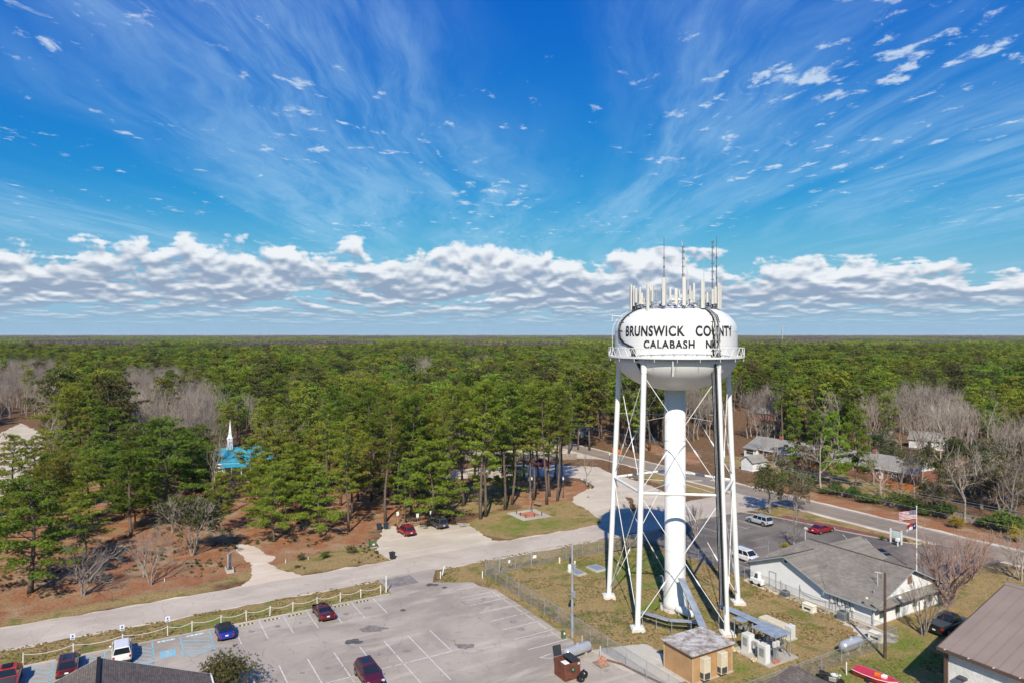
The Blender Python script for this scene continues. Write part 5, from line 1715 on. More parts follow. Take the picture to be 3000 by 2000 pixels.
chain_link('long chain-link fence between the parking lot and the tower lawn', [(-85.8, 45.2), (-30, 45.2)])
chain_link('chain-link fence along the street in front of the tower lawn', [(-85.8, 52.9), (-85.8, 77.5)])
chain_link('short chain-link fence at the corner left of the gate', [(-85.8, 45.3), (-85.8, 47.4)], step=2.0)
chain_link('chain-link fence running along the white office wall', [(-85.6, 77.6), (-66.5, 76.0), (-50, 75.0), (-44.4, 75.0)], 1.5)
chain_link('chain-link fence behind the silver propane tank', [(-44.3, 74.9), (-44.3, 45.6)], 1.6)
gt = grid_thing('chain_link_gate', 'double chain-link gate with white notices beside the street', 'gate', -85.8, 47.5)
for y0, y1 in ((0.03, 2.6), (2.66, 5.3)):
    lf = MB().cyl((0, y0, 0.1), (0, y0, 1.85), 0.03, 0.03, 6).cyl((0, y1, 0.1), (0, y1, 1.85), 0.03, 0.03, 6).cyl((0, y0, 1.85), (0, y1, 1.85), 0.028, 0.028, 6).cyl((0, y0, 0.1), (0, y1, 0.1), 0.028, 0.028, 6).cyl((0, y0, 0.1), (0, y1, 1.85), 0.018, 0.018, 5).build('gate_leaf', M_GALV, gt)
    w_ = MB()
    for k in range(-10, 16):
        for s in (1, -1):
            z0, z1 = (0.1, 1.85) if s > 0 else (1.85, 0.1)
            a0, a1 = y0 + k * 0.17, y0 + k * 0.17 + 1.75
            c0, c1 = max(a0, y0), min(a1, y1)
            if c1 > c0:
                f0, f1 = (c0 - a0) / 1.75, (c1 - a0) / 1.75
                w_.add([(0, c0, z0 + (z1 - z0) * f0 - .011), (0, c1, z0 + (z1 - z0) * f1 - .011), (0, c1, z0 + (z1 - z0) * f1 + .011), (0, c0, z0 + (z1 - z0) * f0 + .011)], [(0, 1, 2, 3)])
    w_.build('gate_mesh', M_GALV, lf)['kind'] = 'stuff'
for y in (0, 5.4):
    MB().cyl((0, y, 0), (0, y, 2.3), 0.06, 0.06, 8).build('gate_post', M_GALV, gt)
for y in (1.6, 5.75, 6.05):
    MB().box(0.04, 0.06, y - 0.2, y + 0.12, 1.15, 1.6).build('notice', M_PLATE, gt)

# white rope barrier along the parking row
rb_ = grid_thing('rope_barrier', 'white post and rope barrier along the parking row', 'barrier', -86.5, -8.0)
bs_ = [-8.5, -4.1, 0.5, 4.9, 7.4, 10.5, 13.3, 16.0, 18.7, 21.7, 24.6, 27.3, 30.0]
pm_ = MB().cyl((0, 0, 0), (0, 0, 1.15), 0.062, 0.055, 8).ball((0, 0, 1.16), 0.062, 8, 4).mesh('post', mat('white_painted_wood', (0.66, 0.65, 0.62), 0.7, 0.1, 3.0), smooth=True)
for b in bs_:
    o = share('post', pm_, rb_, (0, b + 8.0, 0))
    o.rotation_euler = (0.04 * math.sin(b * 3), 0.05 * math.cos(b * 5), 0)
M_ROPE = mat('white_rope', (0.60, 0.58, 0.52), 0.9, 0.1, 5.0)
for b0, b1 in zip(bs_[:-1], bs_[1:]):
    sag = 0.28
    pts = [(0, b0 + 8 + (b1 - b0) * u, 1.05 - sag * 4 * u * (1 - u)) for u in np.linspace(0, 1, 9)]
    MB().tube(pts, 0.028, 5).build('rope', M_ROPE, rb_, smooth=True)

# wheel stops
M_STOPY = mat('yellow_black_wheel_stop', (0.48, 0.40, 0.20), 0.8, 0.2, 2.0)
M_RUB = mat('black_rubber_stop', (0.03, 0.03, 0.03), 0.8, 0.2, 2.0)


def wheel_stop(label, a, b, along='b', m0=None, m1=None, L=1.8):
    t = grid_thing('wheel_stop', label, 'wheel stop', a, b, 'wheel stops of the grey lot', 0.0 if along == 'b' else -PI / 2)
    n = 8
    for k in range(n):
        y0, y1 = -L / 2 + L * k / n, -L / 2 + L * (k + 1) / n - 0.004
        MB().add([(-0.08, y0, 0.025), (0.08, y0, 0.025), (0.04, y0, 0.13), (-0.04, y0, 0.13), (-0.08, y1, 0.025), (0.08, y1, 0.025), (0.04, y1, 0.13), (-0.04, y1, 0.13)],
                 [(0, 1, 2, 3), (7, 6, 5, 4), (1, 5, 6, 2), (2, 6, 7, 3), (3, 7, 4, 0)]).build('segment', (m0 if k % 2 else m1), t)
    return t


pl_ = ['second', 'third', 'fourth', 'fifth', 'sixth', 'seventh']
for i, b in enumerate((13.2, 16.0, 18.8, 24.4, 27.2)):
    wheel_stop('yellow and black striped wheel stop, %s bay right of the blue convertible' % ['first', 'second', 'third', 'fifth', 'sixth'][i], -85.2, b, 'b', M_STOPY, M_RUB)
for i, b in enumerate((4.7, 7.6)):
    wheel_stop('blue and white wheel stop at the %s' % ('painted wheelchair bay', 'blue hatching beside the convertible')[i], -85.2, b, 'b', M_BLUE_LINE, M_WHITE_LINE)
for i, a in enumerate((-78.6, -75.8, -73.1, -70.3, -67.5, -64.7)):
    wheel_stop('grey concrete wheel stop facing the tower fence, %s from the entrance' % ['first', 'second', 'third', 'fourth', 'fifth', 'sixth'][i], a, 43.1, 'a', P_CONC, P_CONC, 1.9)

# ------------------------------------------------------------------ signs, posts, poles
M_SIGNBLUE = mat('sign_blue', (0.03, 0.10, 0.38), 0.5, 0.05, 1.0)


def sign(name, label, pos, h, w, hh, m=None, post=None, rz=GRID + PI, badge=None):
    t = thing(name, label, 'sign', pos, rz)
    MB().cyl((0, 0, 0), (0, 0, h), 0.035, 0.035, 6).build('post', post or M_GALV, t)
    p = MB().box(-0.05, -0.035, -w / 2, w / 2, h - hh, h).build('panel', m or M_PLATE, t)
    if badge is not None:
        MB().box(-0.056, -0.050, -w * 0.2, w * 0.2, h - hh * 0.55, h - hh * 0.2).build('symbol', badge, p)
        MB().box(-0.056, -0.050, -w * 0.36, w * 0.36, h - hh * 0.9, h - hh * 0.72).build('symbol_text_bar', badge, p)
    return t


for lab, a, b in (('reserved-parking sign behind the dark red SUV', -86.9, -4.2), ('reserved-parking sign behind the white SUV', -86.9, 0.4), ('reserved-parking sign left of the painted wheelchair bay', -86.9, 4.9)):
    sign('parking_sign', 'white ' + lab, AB(a, b), 2.1, 0.45, 0.62, badge=M_SIGNBLUE)
for lab, x, y, h in (('left of the red SUV', 1165, 1533, 2.2), ('between the red SUV and the charcoal SUV', 1223, 1537, 2.1), ('just left of the charcoal SUV', 1263, 1534, 2.4)):
    sign('park_sign', 'small white park sign ' + lab, G(x, y), h, 0.5, 0.7)
so = grid_thing('office_sign', 'white two-post office sign with a pale green panel by the road', 'sign', -65.4, 110.4)
for x in (-0.9, 0.9):
    MB().box(x - 0.09, x + 0.09, -0.09, 0.09, 0, 2.3).build('post', M_TRIM, so)
pn = MB().box(-0.8, 0.8, -0.05, 0.05, 0.9, 2.0).build('panel', M_TRIM, so)
MB().box(-0.7, 0.7, -0.07, -0.052, 1.0, 1.9).build('green_face', mat('pale_green_sign', (0.42, 0.55, 0.46), 0.6, 0.05, 1.0), pn)
MB().box(-0.5, 0.5, -0.085, -0.072, 1.55, 1.66).build('lettering_bar', M_TRIM, pn)
MB().box(-0.35, 0.35, -0.085, -0.072, 1.25, 1.33).build('lettering_bar', M_TRIM, pn)
mbx = grid_thing('mailbox', 'white mailbox post in front of the office sign', 'mailbox', -64.4, 109.2)
MB().box(-0.07, 0.07, -0.07, 0.07, 0, 1.0).build('post', M_TRIM, mbx)
MB().bbox(-0.2, 0.2, -0.35, 0.35, 0.85, 1.35, 0.08).build('box', M_TRIM, mbx)
M_WOODPALE = mat('pale_weathered_board', (0.46, 0.44, 0.40), 0.9, 0.2, 2.0)
sd = thing('monument_sign', 'low concrete planter with a tall pale sign board by the sand driveway', 'sign', G(672, 1672), GRID)
MB().box(-1.0, 1.0, -0.5, 0.5, 0, 0.45).build('planter', P_CONC, sd)
MB().slab([(-0.45, 0.24, 0.4), (0.45, -0.30, 0.4), (0.45, -0.30, 2.6), (-0.45, 0.24, 2.6)], (0.05, 0.085, 0)).build('board', M_WOODPALE, sd)
MB().box(-0.8, 0.8, -0.35, 0.35, 0.44, 0.5).build('soil', M_WOODDARK, sd)
for lab, x, y, h in (('white survey marker left of the verge shrubs', 837, 1648, 0.5), ('white pipe cap beside the leftmost verge shrub', 903, 1638, 0.35), ('thin rusty stake on the left verge', 328, 1762, 0.9), ('white pipe cap under the slim bare street tree', 482, 1702, 0.4)):
    o = MB().cyl((0, 0, 0), (0, 0, h), 0.05, 0.05, 8).ball((0, 0, h), 0.055, 8, 4).build('marker_post', M_TRIM if 'rusty' not in lab else M_RUST, loc=G(x, y))
    tag(o, lab, 'marker')
for lab, a, b, h in (('grey bollard beside the silver propane tank in the lot', -61.0, 44.1, 1.1), ('grey bollard behind the brick stack', -57.6, 44.0, 1.3), ('white pipe bollard at the fence corner', -85.2, 44.4, 0.9), ('white post at the right side of the lot entrance', -87.7, 39.1, 1.0), ('leaning white post at the lot entrance', -88.4, 39.6, 1.5), ('tall white post at the left side of the lot entrance', -86.7, 30.8, 2.2)):
    o = MB().cyl((0, 0, 0), (0.0 if 'leaning' not in lab else 0.35, 0, h), 0.08, 0.08, 10).ball((0 if 'leaning' not in lab else 0.35, 0, h), 0.08, 10, 4).build('bollard', P_CONC if 'grey' in lab else MATS['white_painted_wood'], loc=AB(a, b))
    tag(o, lab, 'bollard')

# steel pole with meters at the fence
t = grid_thing('meter_pole', 'slim grey steel pole carrying cylinders and boxes by the lot fence', 'pole', -63.3, 44.4)
MB().cyl((0, 0, 0), (0, 0, 10.6), 0.16, 0.11, 12).build('shaft', M_GALV, t, smooth=True)
MB().lathe([(0.0, 0), (0.22, 0), (0.24, 0.1), (0.24, 0.75), (0.18, 0.85), (0, 0.9)], 14).build('transformer', M_PANEL, t, smooth=True, loc=(-0.34, -0.1, 7.3))
MB().cyl((-0.7, 0.1, 8.3), (0.6, 0.1, 8.3), 0.04, 0.04, 6).build('crossarm', M_GALV, t)
MB().bbox(0.1, 0.4, -0.15, 0.15, 7.9, 8.4).build('control_box', M_GALV, t)
MB().bbox(-0.5, -0.2, -0.1, 0.2, 8.3, 8.9).build('radio_box', M_DARKGREY, t)
MB().bbox(0.12, 0.4, -0.16, 0.16, 4.6, 5.3).build('breaker_box', M_GALV, t)
# wooden pole with a street light by the office
t = grid_thing('utility_pole', 'dark wooden utility pole with a light arm in front of the office', 'pole', -42.7, 70.1)
MB().cyl((0, 0, 0), (0, 0, 9.0), 0.17, 0.12, 10).build('shaft', M_WOODDARK, t, smooth=True)
MB().tube([(0, 0.1, 6.2), (0.5, 0.9, 6.5), (0.7, 1.3, 6.45)], 0.03, 6).build('light_arm', M_GALV, t)
MB().lathe([(0.0, -0.2), (0.16, -0.12), (0.2, 0.0), (0.1, 0.15), (0, 0.18)], 12).build('light_head', M_PANEL, t, smooth=True, loc=(0.75, 1.4, 6.4))
# pole with a transformer at the left gravel road
t = thing('utility_pole', 'utility pole with a transformer beside the left gravel road', 'pole', G(98, 1416), 0)
MB().cyl((0, 0, 0), (0, 0, 7.0), 0.15, 0.11, 8).build('shaft', M_WOODGREY, t)
MB().cyl((0.25, 0, 4.7), (0.25, 0, 5.7), 0.28, 0.28, 10).build('transformer', M_GALV, t)
MB().tube([(0, 0, 6.0), (-1.2, 0, 5.2), (-2.6, 0, 5.0)], 0.03, 5).lathe([(0, -0.06), (0.3, -0.04), (0.3, 0.06), (0, 0.1)], 8, (-2.7, 0, 5.0)).build('light_arm', M_GALV, t)
# roadside power line
for k, (a, lab) in enumerate(((-168, 'wooden power pole far up the two-lane road behind the tower'), (-20, 'wooden power pole at the right end of the road wires'))):
    t = grid_thing('power_pole', lab, 'pole', a, 113.2)
    MB().cyl((0, 0, 0), (0, 0, 9.4), 0.16, 0.12, 8).build('shaft', M_WOODGREY, t)
    MB().box(-0.06, 0.06, -1.0, 1.0, 8.7, 8.85).build('crossarm', M_WOODGREY, t)
for k, (db, z) in enumerate(((0.9, 8.9), (-0.9, 8.9), (0.0, 7.6), (0.1, 6.6))):
    pts = [AB(a, 113.2 + db, z - 0.9 * (1 - ((a + 94) / 74.0) ** 2)) for a in np.linspace(-168, -20, 25)]
    o = MB().tube([p - pts[0] for p in pts], 0.02, 4).build('power_line', M_GREYCAB, loc=pts[0])
    tag(o, ['power line strung along the two-lane road, far side of the crossarm', 'power line strung along the two-lane road, near side of the crossarm', 'power line strung along the two-lane road, upper of the two low wires', 'lowest of the power lines strung along the two-lane road'][k], 'cable')

# park lamp posts
for lab, p in (('behind the red SUV', G(1190, 1531)), ('at the right edge of the park by the gravel drive', G(1650, 1457)), ('beside the two-lane road right of the park', G(1786, 1376)), ('in shade behind the park flagpole', G(1558, 1457))):
    t = thing('lamp_post', 'black park lamp post ' + lab, 'lamp post', p)
    MB().lathe([(0.18, 0), (0.16, 0.5), (0.06, 0.7), (0.05, 3.6), (0.1, 3.65)], 10).build('shaft', M_DARKGREY, t, smooth=True)
    MB().lathe([(0.06, 3.65), (0.2, 3.85), (0.2, 4.1), (0.1, 4.3), (0.0, 4.45)], 12).build('globe', M_PANEL, t, smooth=True)

# ------------------------------------------------------------------ flags
def flag_mat(name, kind):
    m = bpy.data.materials.new(name)
    m.use_nodes = True
    N = NT(m.node_tree)
    bs = N.n['Principled BSDF']
    at = N.node('ShaderNodeAttribute', attribute_name='cloth')
    sp = N.node('ShaderNodeSeparateXYZ')
    N.put(sp.inputs[0], at.outputs['Vector'])
    u, v = sp.outputs[0], sp.outputs[1]
    red, white, blue_ = (0.30, 0.02, 0.035), (0.60, 0.56, 0.58), (0.010, 0.016, 0.07)
    if kind == 'us':
        stripe = N.m('LESS_THAN', N.m('FRACT', N.m('MULTIPLY', v, 6.5)), 0.5)
        c = N.mix(stripe, white, red)
        can = N.m('MULTIPLY', N.m('LESS_THAN', u, 0.4), N.m('GREATER_THAN', v, 0.4615))
        fx = N.m('SUBTRACT', N.m('FRACT', N.m('MULTIPLY', u, 15.0)), 0.5)
        fy = N.m('SUBTRACT', N.m('FRACT', N.m('MULTIPLY', v, 9.28)), 0.5)
        star = N.m('LESS_THAN', N.m('ADD', N.m('MULTIPLY', fx, fx), N.m('MULTIPLY', fy, fy)), 0.07)
        c = N.mix(can, c, N.mix(star, blue_, white))
    else:
        c = N.mix(N.m('GREATER_THAN', v, 0.5), white, red)
        can = N.m('LESS_THAN', u, 0.34)
        dx, dy = N.m('SUBTRACT', u, 0.17), N.m('MULTIPLY', N.m('SUBTRACT', v, 0.5), 0.66)
        star = N.m('LESS_THAN', N.m('ADD', N.m('MULTIPLY', dx, dx), N.m('MULTIPLY', dy, dy)), 0.004)
        c = N.mix(can, c, N.mix(star, blue_, white))
    N.put(bs.inputs['Base Color'], c)
    bs.inputs['Roughness'].default_value = 0.85
    return m


def flag(name, label, parent_pos, top, w, h, kind, direction, droop, seed):
    nx, ny = 22, 12
    d = Vector(direction).normalized()
    side_ = Vector((-d.y, d.x, 0))
    vs, uv = [], []
    for j in range(ny + 1):
        for i in range(nx + 1):
            u, v = i / nx, j / ny
            wav = 0.16 * math.sin(u * 8 + v * 1.5 + seed) * u ** 0.6 + 0.06 * math.sin(u * 17 + seed)
            p = d * (w * u * (1 - 0.10 * droop)) + side_ * wav * h * 0.7 + Vector((0, 0, h * (v - 1) - droop * h * u ** 1.4 + 0.05 * math.sin(u * 9 + seed)))
            vs.append(p + Vector((0, 0, top)))
            uv.append((u, v, 0))
    fs = [(j * (nx + 1) + i, j * (nx + 1) + i + 1, (j + 1) * (nx + 1) + i + 1, (j + 1) * (nx + 1) + i) for j in range(ny) for i in range(nx)]
    mb = MB().add(vs, fs)
    o = mb.build(name, flag_mat(label[:20], kind), smooth='all', loc=parent_pos)
    at = o.data.attributes.new('cloth', 'FLOAT_VECTOR', 'POINT')
    at.data.foreach_set('vector', np.array(uv, np.float32).ravel())
    sol = o.modifiers.new('thickness', 'SOLIDIFY')
    sol.thickness = 0.008
    return tag(o, label, 'flag')


fp = AB(-56.0, 99.6)
t = thing('flagpole', 'tall white flagpole with two flags behind the office', 'flagpole', fp)
MB().cyl((0, 0, 0), (0, 0, 9.4), 0.09, 0.05, 12).build('pole', M_TRIM, t, smooth=True)
MB().ball((0, 0, 9.45), 0.11, 10, 6).build('finial', M_TRIM, t)
MB().cyl((0, 0, 0), (0, 0, 0.12), 0.3, 0.3, 12).build('base', P_CONC, t)
flag('national_flag', 'striped red and white flag with a starred blue corner, upper flag behind the office', fp + Vector((-0.07, 0, 0)), 8.95, 2.3, 1.35, 'us', (-1, 0.25, 0), 0.32, 1.0)
flag('state_flag', 'smaller red, white and blue flag below the striped flag', fp + Vector((-0.07, 0, 0)), 7.2, 1.35, 0.95, 'nc', (-1, 0.9, 0), 0.85, 2.4)
p2 = G(1553, 1497)
t = thing('flagpole', 'slim silver flagpole standing on the brick monument in the park', 'flagpole', p2)
MB().cyl((0, 0, 0), (0, 0, 9.2), 0.07, 0.045, 10).build('pole', M_GALV, t, smooth=True)
MB().ball((0, 0, 9.25), 0.08, 8, 5).build('finial', M_GALV, t)

# ------------------------------------------------------------------ park furniture
mo = grid_thing('monument_plaza', 'square concrete and brick monument plaza in the park', 'monument', -110.8, 67.7)
k = 0
for i in range(3):
    for j in range(3):
        if i == 1 and j == 1:
            continue
        x0, y0 = -3.1 + i * 2.08, -3.1 + j * 2.08
        MB().box(x0, x0 + 2.02, y0, y0 + 2.02, -0.02, 0.07).build('slab', P_CONC, mo)
M_PAVER = mat('red_brick_pavers', (0.42, 0.16, 0.10), 0.9, 0.2, 2.5, fine=0.25, fscale=12)
MB().box(-1.7, 1.7, -1.7, 1.7, 0.07, 0.085).build('brick_bed', M_PAVER, mo)
for x, y in ((-1.75, -1.75), (1.75, -1.75), (1.75, 1.75), (-1.75, 1.75), (0, -1.9), (1.9, 0)):
    MB().cyl((x, y, 0.07), (x, y, 0.55), 0.09, 0.09, 8).ball((x, y, 0.6), 0.13, 8, 5).build('bollard_light', M_DARKGREY, mo)
t = grid_thing('park_bench', 'wooden bench beside the monument plaza', 'bench', -115.6, 72.6, rz=0.3)
MB().box(-0.8, 0.8, -0.22, 0.22, 0.42, 0.48).build('seat', M_WOODGREY, t)
MB().box(-0.8, 0.8, 0.2, 0.25, 0.55, 0.85).build('backrest', M_WOODGREY, t)
for s in (-0.65, 0.65):
    MB().box(s - 0.05, s + 0.05, -0.2, 0.24, 0, 0.42).build('leg', M_DARKGREY, t)
t = grid_thing('bike_rack', 'low metal bike rack behind the charcoal SUV', 'bike rack', -113.5, 54.6, rz=PI / 2)
for s in (-0.9, -0.45, 0, 0.45, 0.9):
    MB().tube([(s, -0.3, 0), (s, -0.3, 0.75), (s, 0.3, 0.75), (s, 0.3, 0)], 0.025, 5).build('hoop', M_DARKGREY, t)
MB().cyl((-1, -0.3, 0.72), (1, -0.3, 0.72), 0.025, 0.025, 5).cyl((-1, 0.3, 0.72), (1, 0.3, 0.72), 0.025, 0.025, 5).build('rail', M_DARKGREY, t)
for lab, p in (('left grill stand behind the pavilion', G(1392, 1389)), ('right trash drum behind the pavilion', G(1419, 1391))):
    t = thing('park_grill', 'dark ' + lab, 'grill', p)
    MB().cyl((0, 0, 0), (0, 0, 0.8), 0.05, 0.05, 6).build('stand', M_DARKGREY, t)
    MB().bbox(-0.35, 0.35, -0.25, 0.25, 0.8, 1.1, 0.04).build('box', M_DARKGREY, t)
M_BIN = mat('black_cart_plastic', (0.03, 0.033, 0.036), 0.6, 0.15, 2.0)
for lab, p, m in (('black wheeled trash cart alone at the street edge', AB(-99.2, 36.2), M_BIN), ('left dark trash cart behind the rail by the gravel lot', AB(-115.4, 39.7), mat('dark_blue_cart', (0.03, 0.045, 0.065), 0.6)), ('right dark trash cart behind the rail by the gravel lot', AB(-115.2, 40.9), MATS['dark_blue_cart'])):
    t = thing('trash_cart', lab, 'trash cart', p, GRID + 0.2)
    MB().add([(-.25, -.27, .08), (.25, -.27, .08), (.25, .27, .08), (-.25, .27, .08), (-.33, -.35, 1.0), (.33, -.35, 1.0), (.33, .35, 1.0), (-.33, .35, 1.0)], [(3, 2, 1, 0), (4, 5, 6, 7), (0, 1, 5, 4), (1, 2, 6, 5), (2, 3, 7, 6), (3, 0, 4, 7)]).build('bin', m, t)
    MB().bbox(-.37, .37, -.38, .38, 1.0, 1.1, 0.04).build('lid', m, t)
    for s in (-1, 1):
        MB().cyl((s * .22, .33, .12), (s * .30, .33, .12), .12, .12, 10).build('wheel', M_TYRE, t)
    MB().cyl((-.25, .42, .95), (.25, .42, .95), .025, .025, 5).build('handle', m, t)
for i, (x0, y0, x1, y1) in enumerate(((1114, 1545, 1140, 1549), (1175, 1543, 1200, 1540), (1205, 1540, 1250, 1536))):
    p, q = G(x0, y0), G(x1, y1)
    t = thing('log_rail', ['low log rail in front of the dark trash carts', 'low log rail behind the red SUV', 'low log rail between the park signs'][i], 'rail', p)
    d = q - p
    for u in (0, 0.5, 1):
        MB().cyl(d * u, d * u + Vector((0, 0, 0.75)), 0.09, 0.09, 8).build('post', M_WOODGREY, t)
    MB().cyl(Vector((0, 0, 0.62)), d + Vector((0, 0, 0.62)), 0.06, 0.06, 8).build('bar', M_WOODGREY, t)
t = thing('transformer_box', 'green utility transformer box on the verge left of the gravel lot', 'utility box', AB(-106.6, 35.6), GRID)
MB().box(-0.7, 0.7, -0.6, 0.6, 0, 0.1).build('pad', P_CONC, t)
MB().bbox(-0.55, 0.55, -0.5, 0.5, 0.1, 0.85, 0.06).build('cabinet', mat('utility_green', (0.085, 0.12, 0.05), 0.6, 0.15, 2.0), t)
MB().box(0.555, 0.565, -0.2, 0.15, 0.4, 0.65).build('label_plate', M_PLATE, t)
for lab, a, b in (('behind the chain-link gate', -85.0, 57.3), ('in the green patch beside the concrete vaults', -82.6, 58.4)):
    t = grid_thing('fire_hydrant', 'white and yellow fire hydrant ' + lab, 'hydrant', a, b)
    MB().lathe([(0.16, 0), (0.16, 0.06), (0.12, 0.08), (0.12, 0.6), (0.15, 0.62), (0.13, 0.75), (0.05, 0.84), (0, 0.86)], 12).build('barrel', mat('hydrant_cream', (0.66, 0.58, 0.36), 0.6), t, smooth=True)
    MB().cyl((-0.2, 0, 0.45), (0.2, 0, 0.45), 0.06, 0.06, 8).build('nozzle', MATS['hydrant_cream'], t)
for lab, a, b, w, d in (('left', -80.2, 57.0, 2.6, 1.6), ('right', -80.1, 60.5, 2.5, 2.0)):
    t = grid_thing('concrete_vault', 'flat concrete vault cover in the tower lawn, %s of the pair' % lab, 'vault', a, b, rz=0.05)
    MB().box(-w / 2, w / 2, -d / 2, d / 2, -0.02, 0.22).build('slab', P_CONC, t)
    MB().box(-w / 2 + 0.2, w / 2 - 0.2, -d / 2 + 0.2, d / 2 - 0.2, 0.22, 0.25).build('hatch', M_GALV, t)

# ------------------------------------------------------------------ dumpster corner
t = grid_thing('dumpster', 'rusty brown dumpster with black lids and a round emblem', 'dumpster', -56.3, 38.8)
M_DUMP = mat('rusty_brown_dumpster', (0.165, 0.058, 0.034), 0.75, 0.0, 1.5, col2=(0.095, 0.038, 0.026), fine=0.3, fscale=7)
mb = MB()
mb.box(-0.95, 0.95, -0.85, -0.80, 0.15, 1.75).box(-0.95, 0.95, 0.95, 1.0, 0.15, 1.75).box(-0.95, -0.90, -0.8, 0.95, 0.15, 1.75).box(0.90, 0.95, -0.8, 0.95, 0.15, 1.75).box(-0.9, 0.9, -0.8, 0.95, 0.15, 0.22)
mb.build('bin', M_DUMP, t)
for x in (-0.6, 0.0, 0.6):
    MB().box(x - 0.03, x + 0.03, -0.89, -0.85, 0.2, 1.7).build('rib', M_DUMP, t)
for y in (-0.5, 0.1, 0.7):
    MB().box(0.95, 0.99, y - 0.03, y + 0.03, 0.2, 1.7).build('rib', M_DUMP, t)
MB().box(-0.88, 0.88, -0.78, 0.93, 1.1, 1.2).build('rubbish', mat('rubbish_dark', (0.20, 0.17, 0.14), 0.9, 0.4, 6.0), t)
MB().bbox(-0.2, 0.5, -0.6, 0.0, 1.2, 1.62, 0.05).build('carton', M_PLATE, t)
for nm, q in (('lid', [(-0.95, 0.1, 1.77), (0.95, 0.1, 1.77), (0.95, 1.0, 1.82), (-0.95, 1.0, 1.82)]), ('lid', [(-1.0, -0.85, 1.78), (-0.95, 0.08, 1.78), (-1.2, 0.08, 2.75), (-1.25, -0.85, 2.75)])):
    lo_ = MB().slab(q, (0, 0.0, 0.05) if nm == 'lid' and q[0][1] > 0 else (-0.05, 0, 0)).build(nm, M_BIN, t)
em = MB().cyl((0.955, 0.1, 1.1), (1.0, 0.1, 1.1), 0.24, 0.24, 18).build('emblem', M_BIN, t)
MB().ball((1.0, 0.1, 1.1), 0.12, 8, 6, (0.15, 1, 1)).build('emblem_leaf', mat('emblem_green', (0.10, 0.42, 0.16), 0.6), em)
MB().box(0.955, 0.97, 0.65, 0.9, 1.45, 1.65).build('sticker', M_PLATE, t)
rb2 = random.Random(3)
for lab, a, b in (('front', -54.7, 39.4), ('rear', -55.2, 40.1)):
    mb = MB().ball((0, 0, 0.36), 0.42, 12, 8, (1, 0.9, 0.95))
    mb.v = [(x + rb2.uniform(-.05, .05), y + rb2.uniform(-.05, .05), max(0.0, z + rb2.uniform(-.05, .05))) for x, y, z in mb.v]
    mb.cyl((0, 0, 0.72), (0.02, 0.02, 0.86), 0.05, 0.09, 6)
    o = mb.build('trash_bag', mat('black_bag_plastic', (0.012, 0.012, 0.014), 0.3, 0.1, 3.0), loc=AB(a, b, 0.03))
    tag(o, 'shiny black trash bag beside the dumpster, %s of the two' % lab, 'trash bag')


def tank_thing(label, a, b, L, r, m, rz, z=None, legs=True):
    t = thing('propane_tank', label, 'propane tank', AB(a, b), rz)
    z = r + 0.28 if z is None else z
    prof = [(0.0, -L / 2), (r * 0.5, -L / 2 + r * 0.08), (r * 0.85, -L / 2 + r * 0.32), (r, -L / 2 + r * 0.75), (r, L / 2 - r * 0.75), (r * 0.85, L / 2 - r * 0.32), (r * 0.5, L / 2 - r * 0.08), (0.0, L / 2)]
    o = MB().lathe(prof, 24).build('shell', m, t, smooth=True, loc=(0, 0, z))
    o.rotation_euler = (0, rad(90), 0)
    MB().cyl((0, 0, z + r - 0.04), (0, 0, z + r + 0.16), 0.2, 0.18, 14).build('valve_dome', m, t)
    for s in (-1, 1):
        MB().box(s * L * 0.28 - 0.07, s * L * 0.28 + 0.07, -r * 0.6, r * 0.6, 0, z - r * 0.72).build('saddle', P_CONC, t)
        MB().lathe([(r + 0.004, -0.015), (r + 0.012, -0.015), (r + 0.012, 0.015), (r + 0.004, 0.015)], 24).build('seam_band', m, t, loc=(s * L * 0.22, 0, z)).rotation_euler = (0, rad(90), 0)
    return t


M_SILVER = mat('silver_tank_paint', (0.50, 0.51, 0.52), 0.35, 0.10, 1.0, metal=0.45)
tank_thing('silver propane tank behind the brown dumpster', -59.2, 42.2, 3.6, 0.52, M_SILVER, GRID + PI / 2 + 0.1)
tank_thing('large silver propane tank beside the lower chain-link fence', -45.4, 68.4, 3.4, 0.58, M_SILVER, GRID + PI / 2)
tank_thing('white propane tank at the foot of the tower column', -61.0, 59.3, 2.6, 0.42, M_WHITE_DIRT, GRID + 0.15)
t = grid_thing('brick_pallet', 'pallet with a stepped stack of pinkish bricks', 'brick pallet', -56.5, 43.3)
MB().box(-0.75, 0.75, -0.6, 0.6, 0.03, 0.15).build('pallet', M_WOODGREY, t)
bm_ = MB().bbox(-0.10, 0.10, -0.05, 0.05, 0, 0.068, 0.008).mesh('brick', mat('pinkish_brick', (0.45, 0.235, 0.165), 0.9, 0.25, 6.0, objrand=0.25))
for lay in range(11):
    for i in range(3):
        for j in range(max(2, 8 - lay // 2)):
            share('brick', bm_, t, (-0.05 + i * 0.21, -0.42 + j * 0.115 + (0.3 if lay > 6 else 0), 0.15 + lay * 0.07))
o = MB().tube([(0, 0, 0.12), (1.8, 0.9, 0.10), (4.4, 1.3, 0.12), (7.5, 1.9, 0.10), (12, 2.0, 0.1)], 0.11, 8).build('rusty_pipe', M_RUST, loc=AB(-57.2, 44.2), rz=GRID)
tag(o, 'long rusty pipe lying along the fence behind the bricks', 'pipe')
t = grid_thing('pedestal_box', 'small green utility pedestal at the pole foot', 'utility box', -63.6, 43.4)
MB().bbox(-0.2, 0.2, -0.2, 0.2, 0, 0.85, 0.04).build('body', MATS['utility_green'], t)
MB().box(0.2, 0.21, -0.1, 0.1, 0.5, 0.75).build('label_plate', M_PLATE, t)

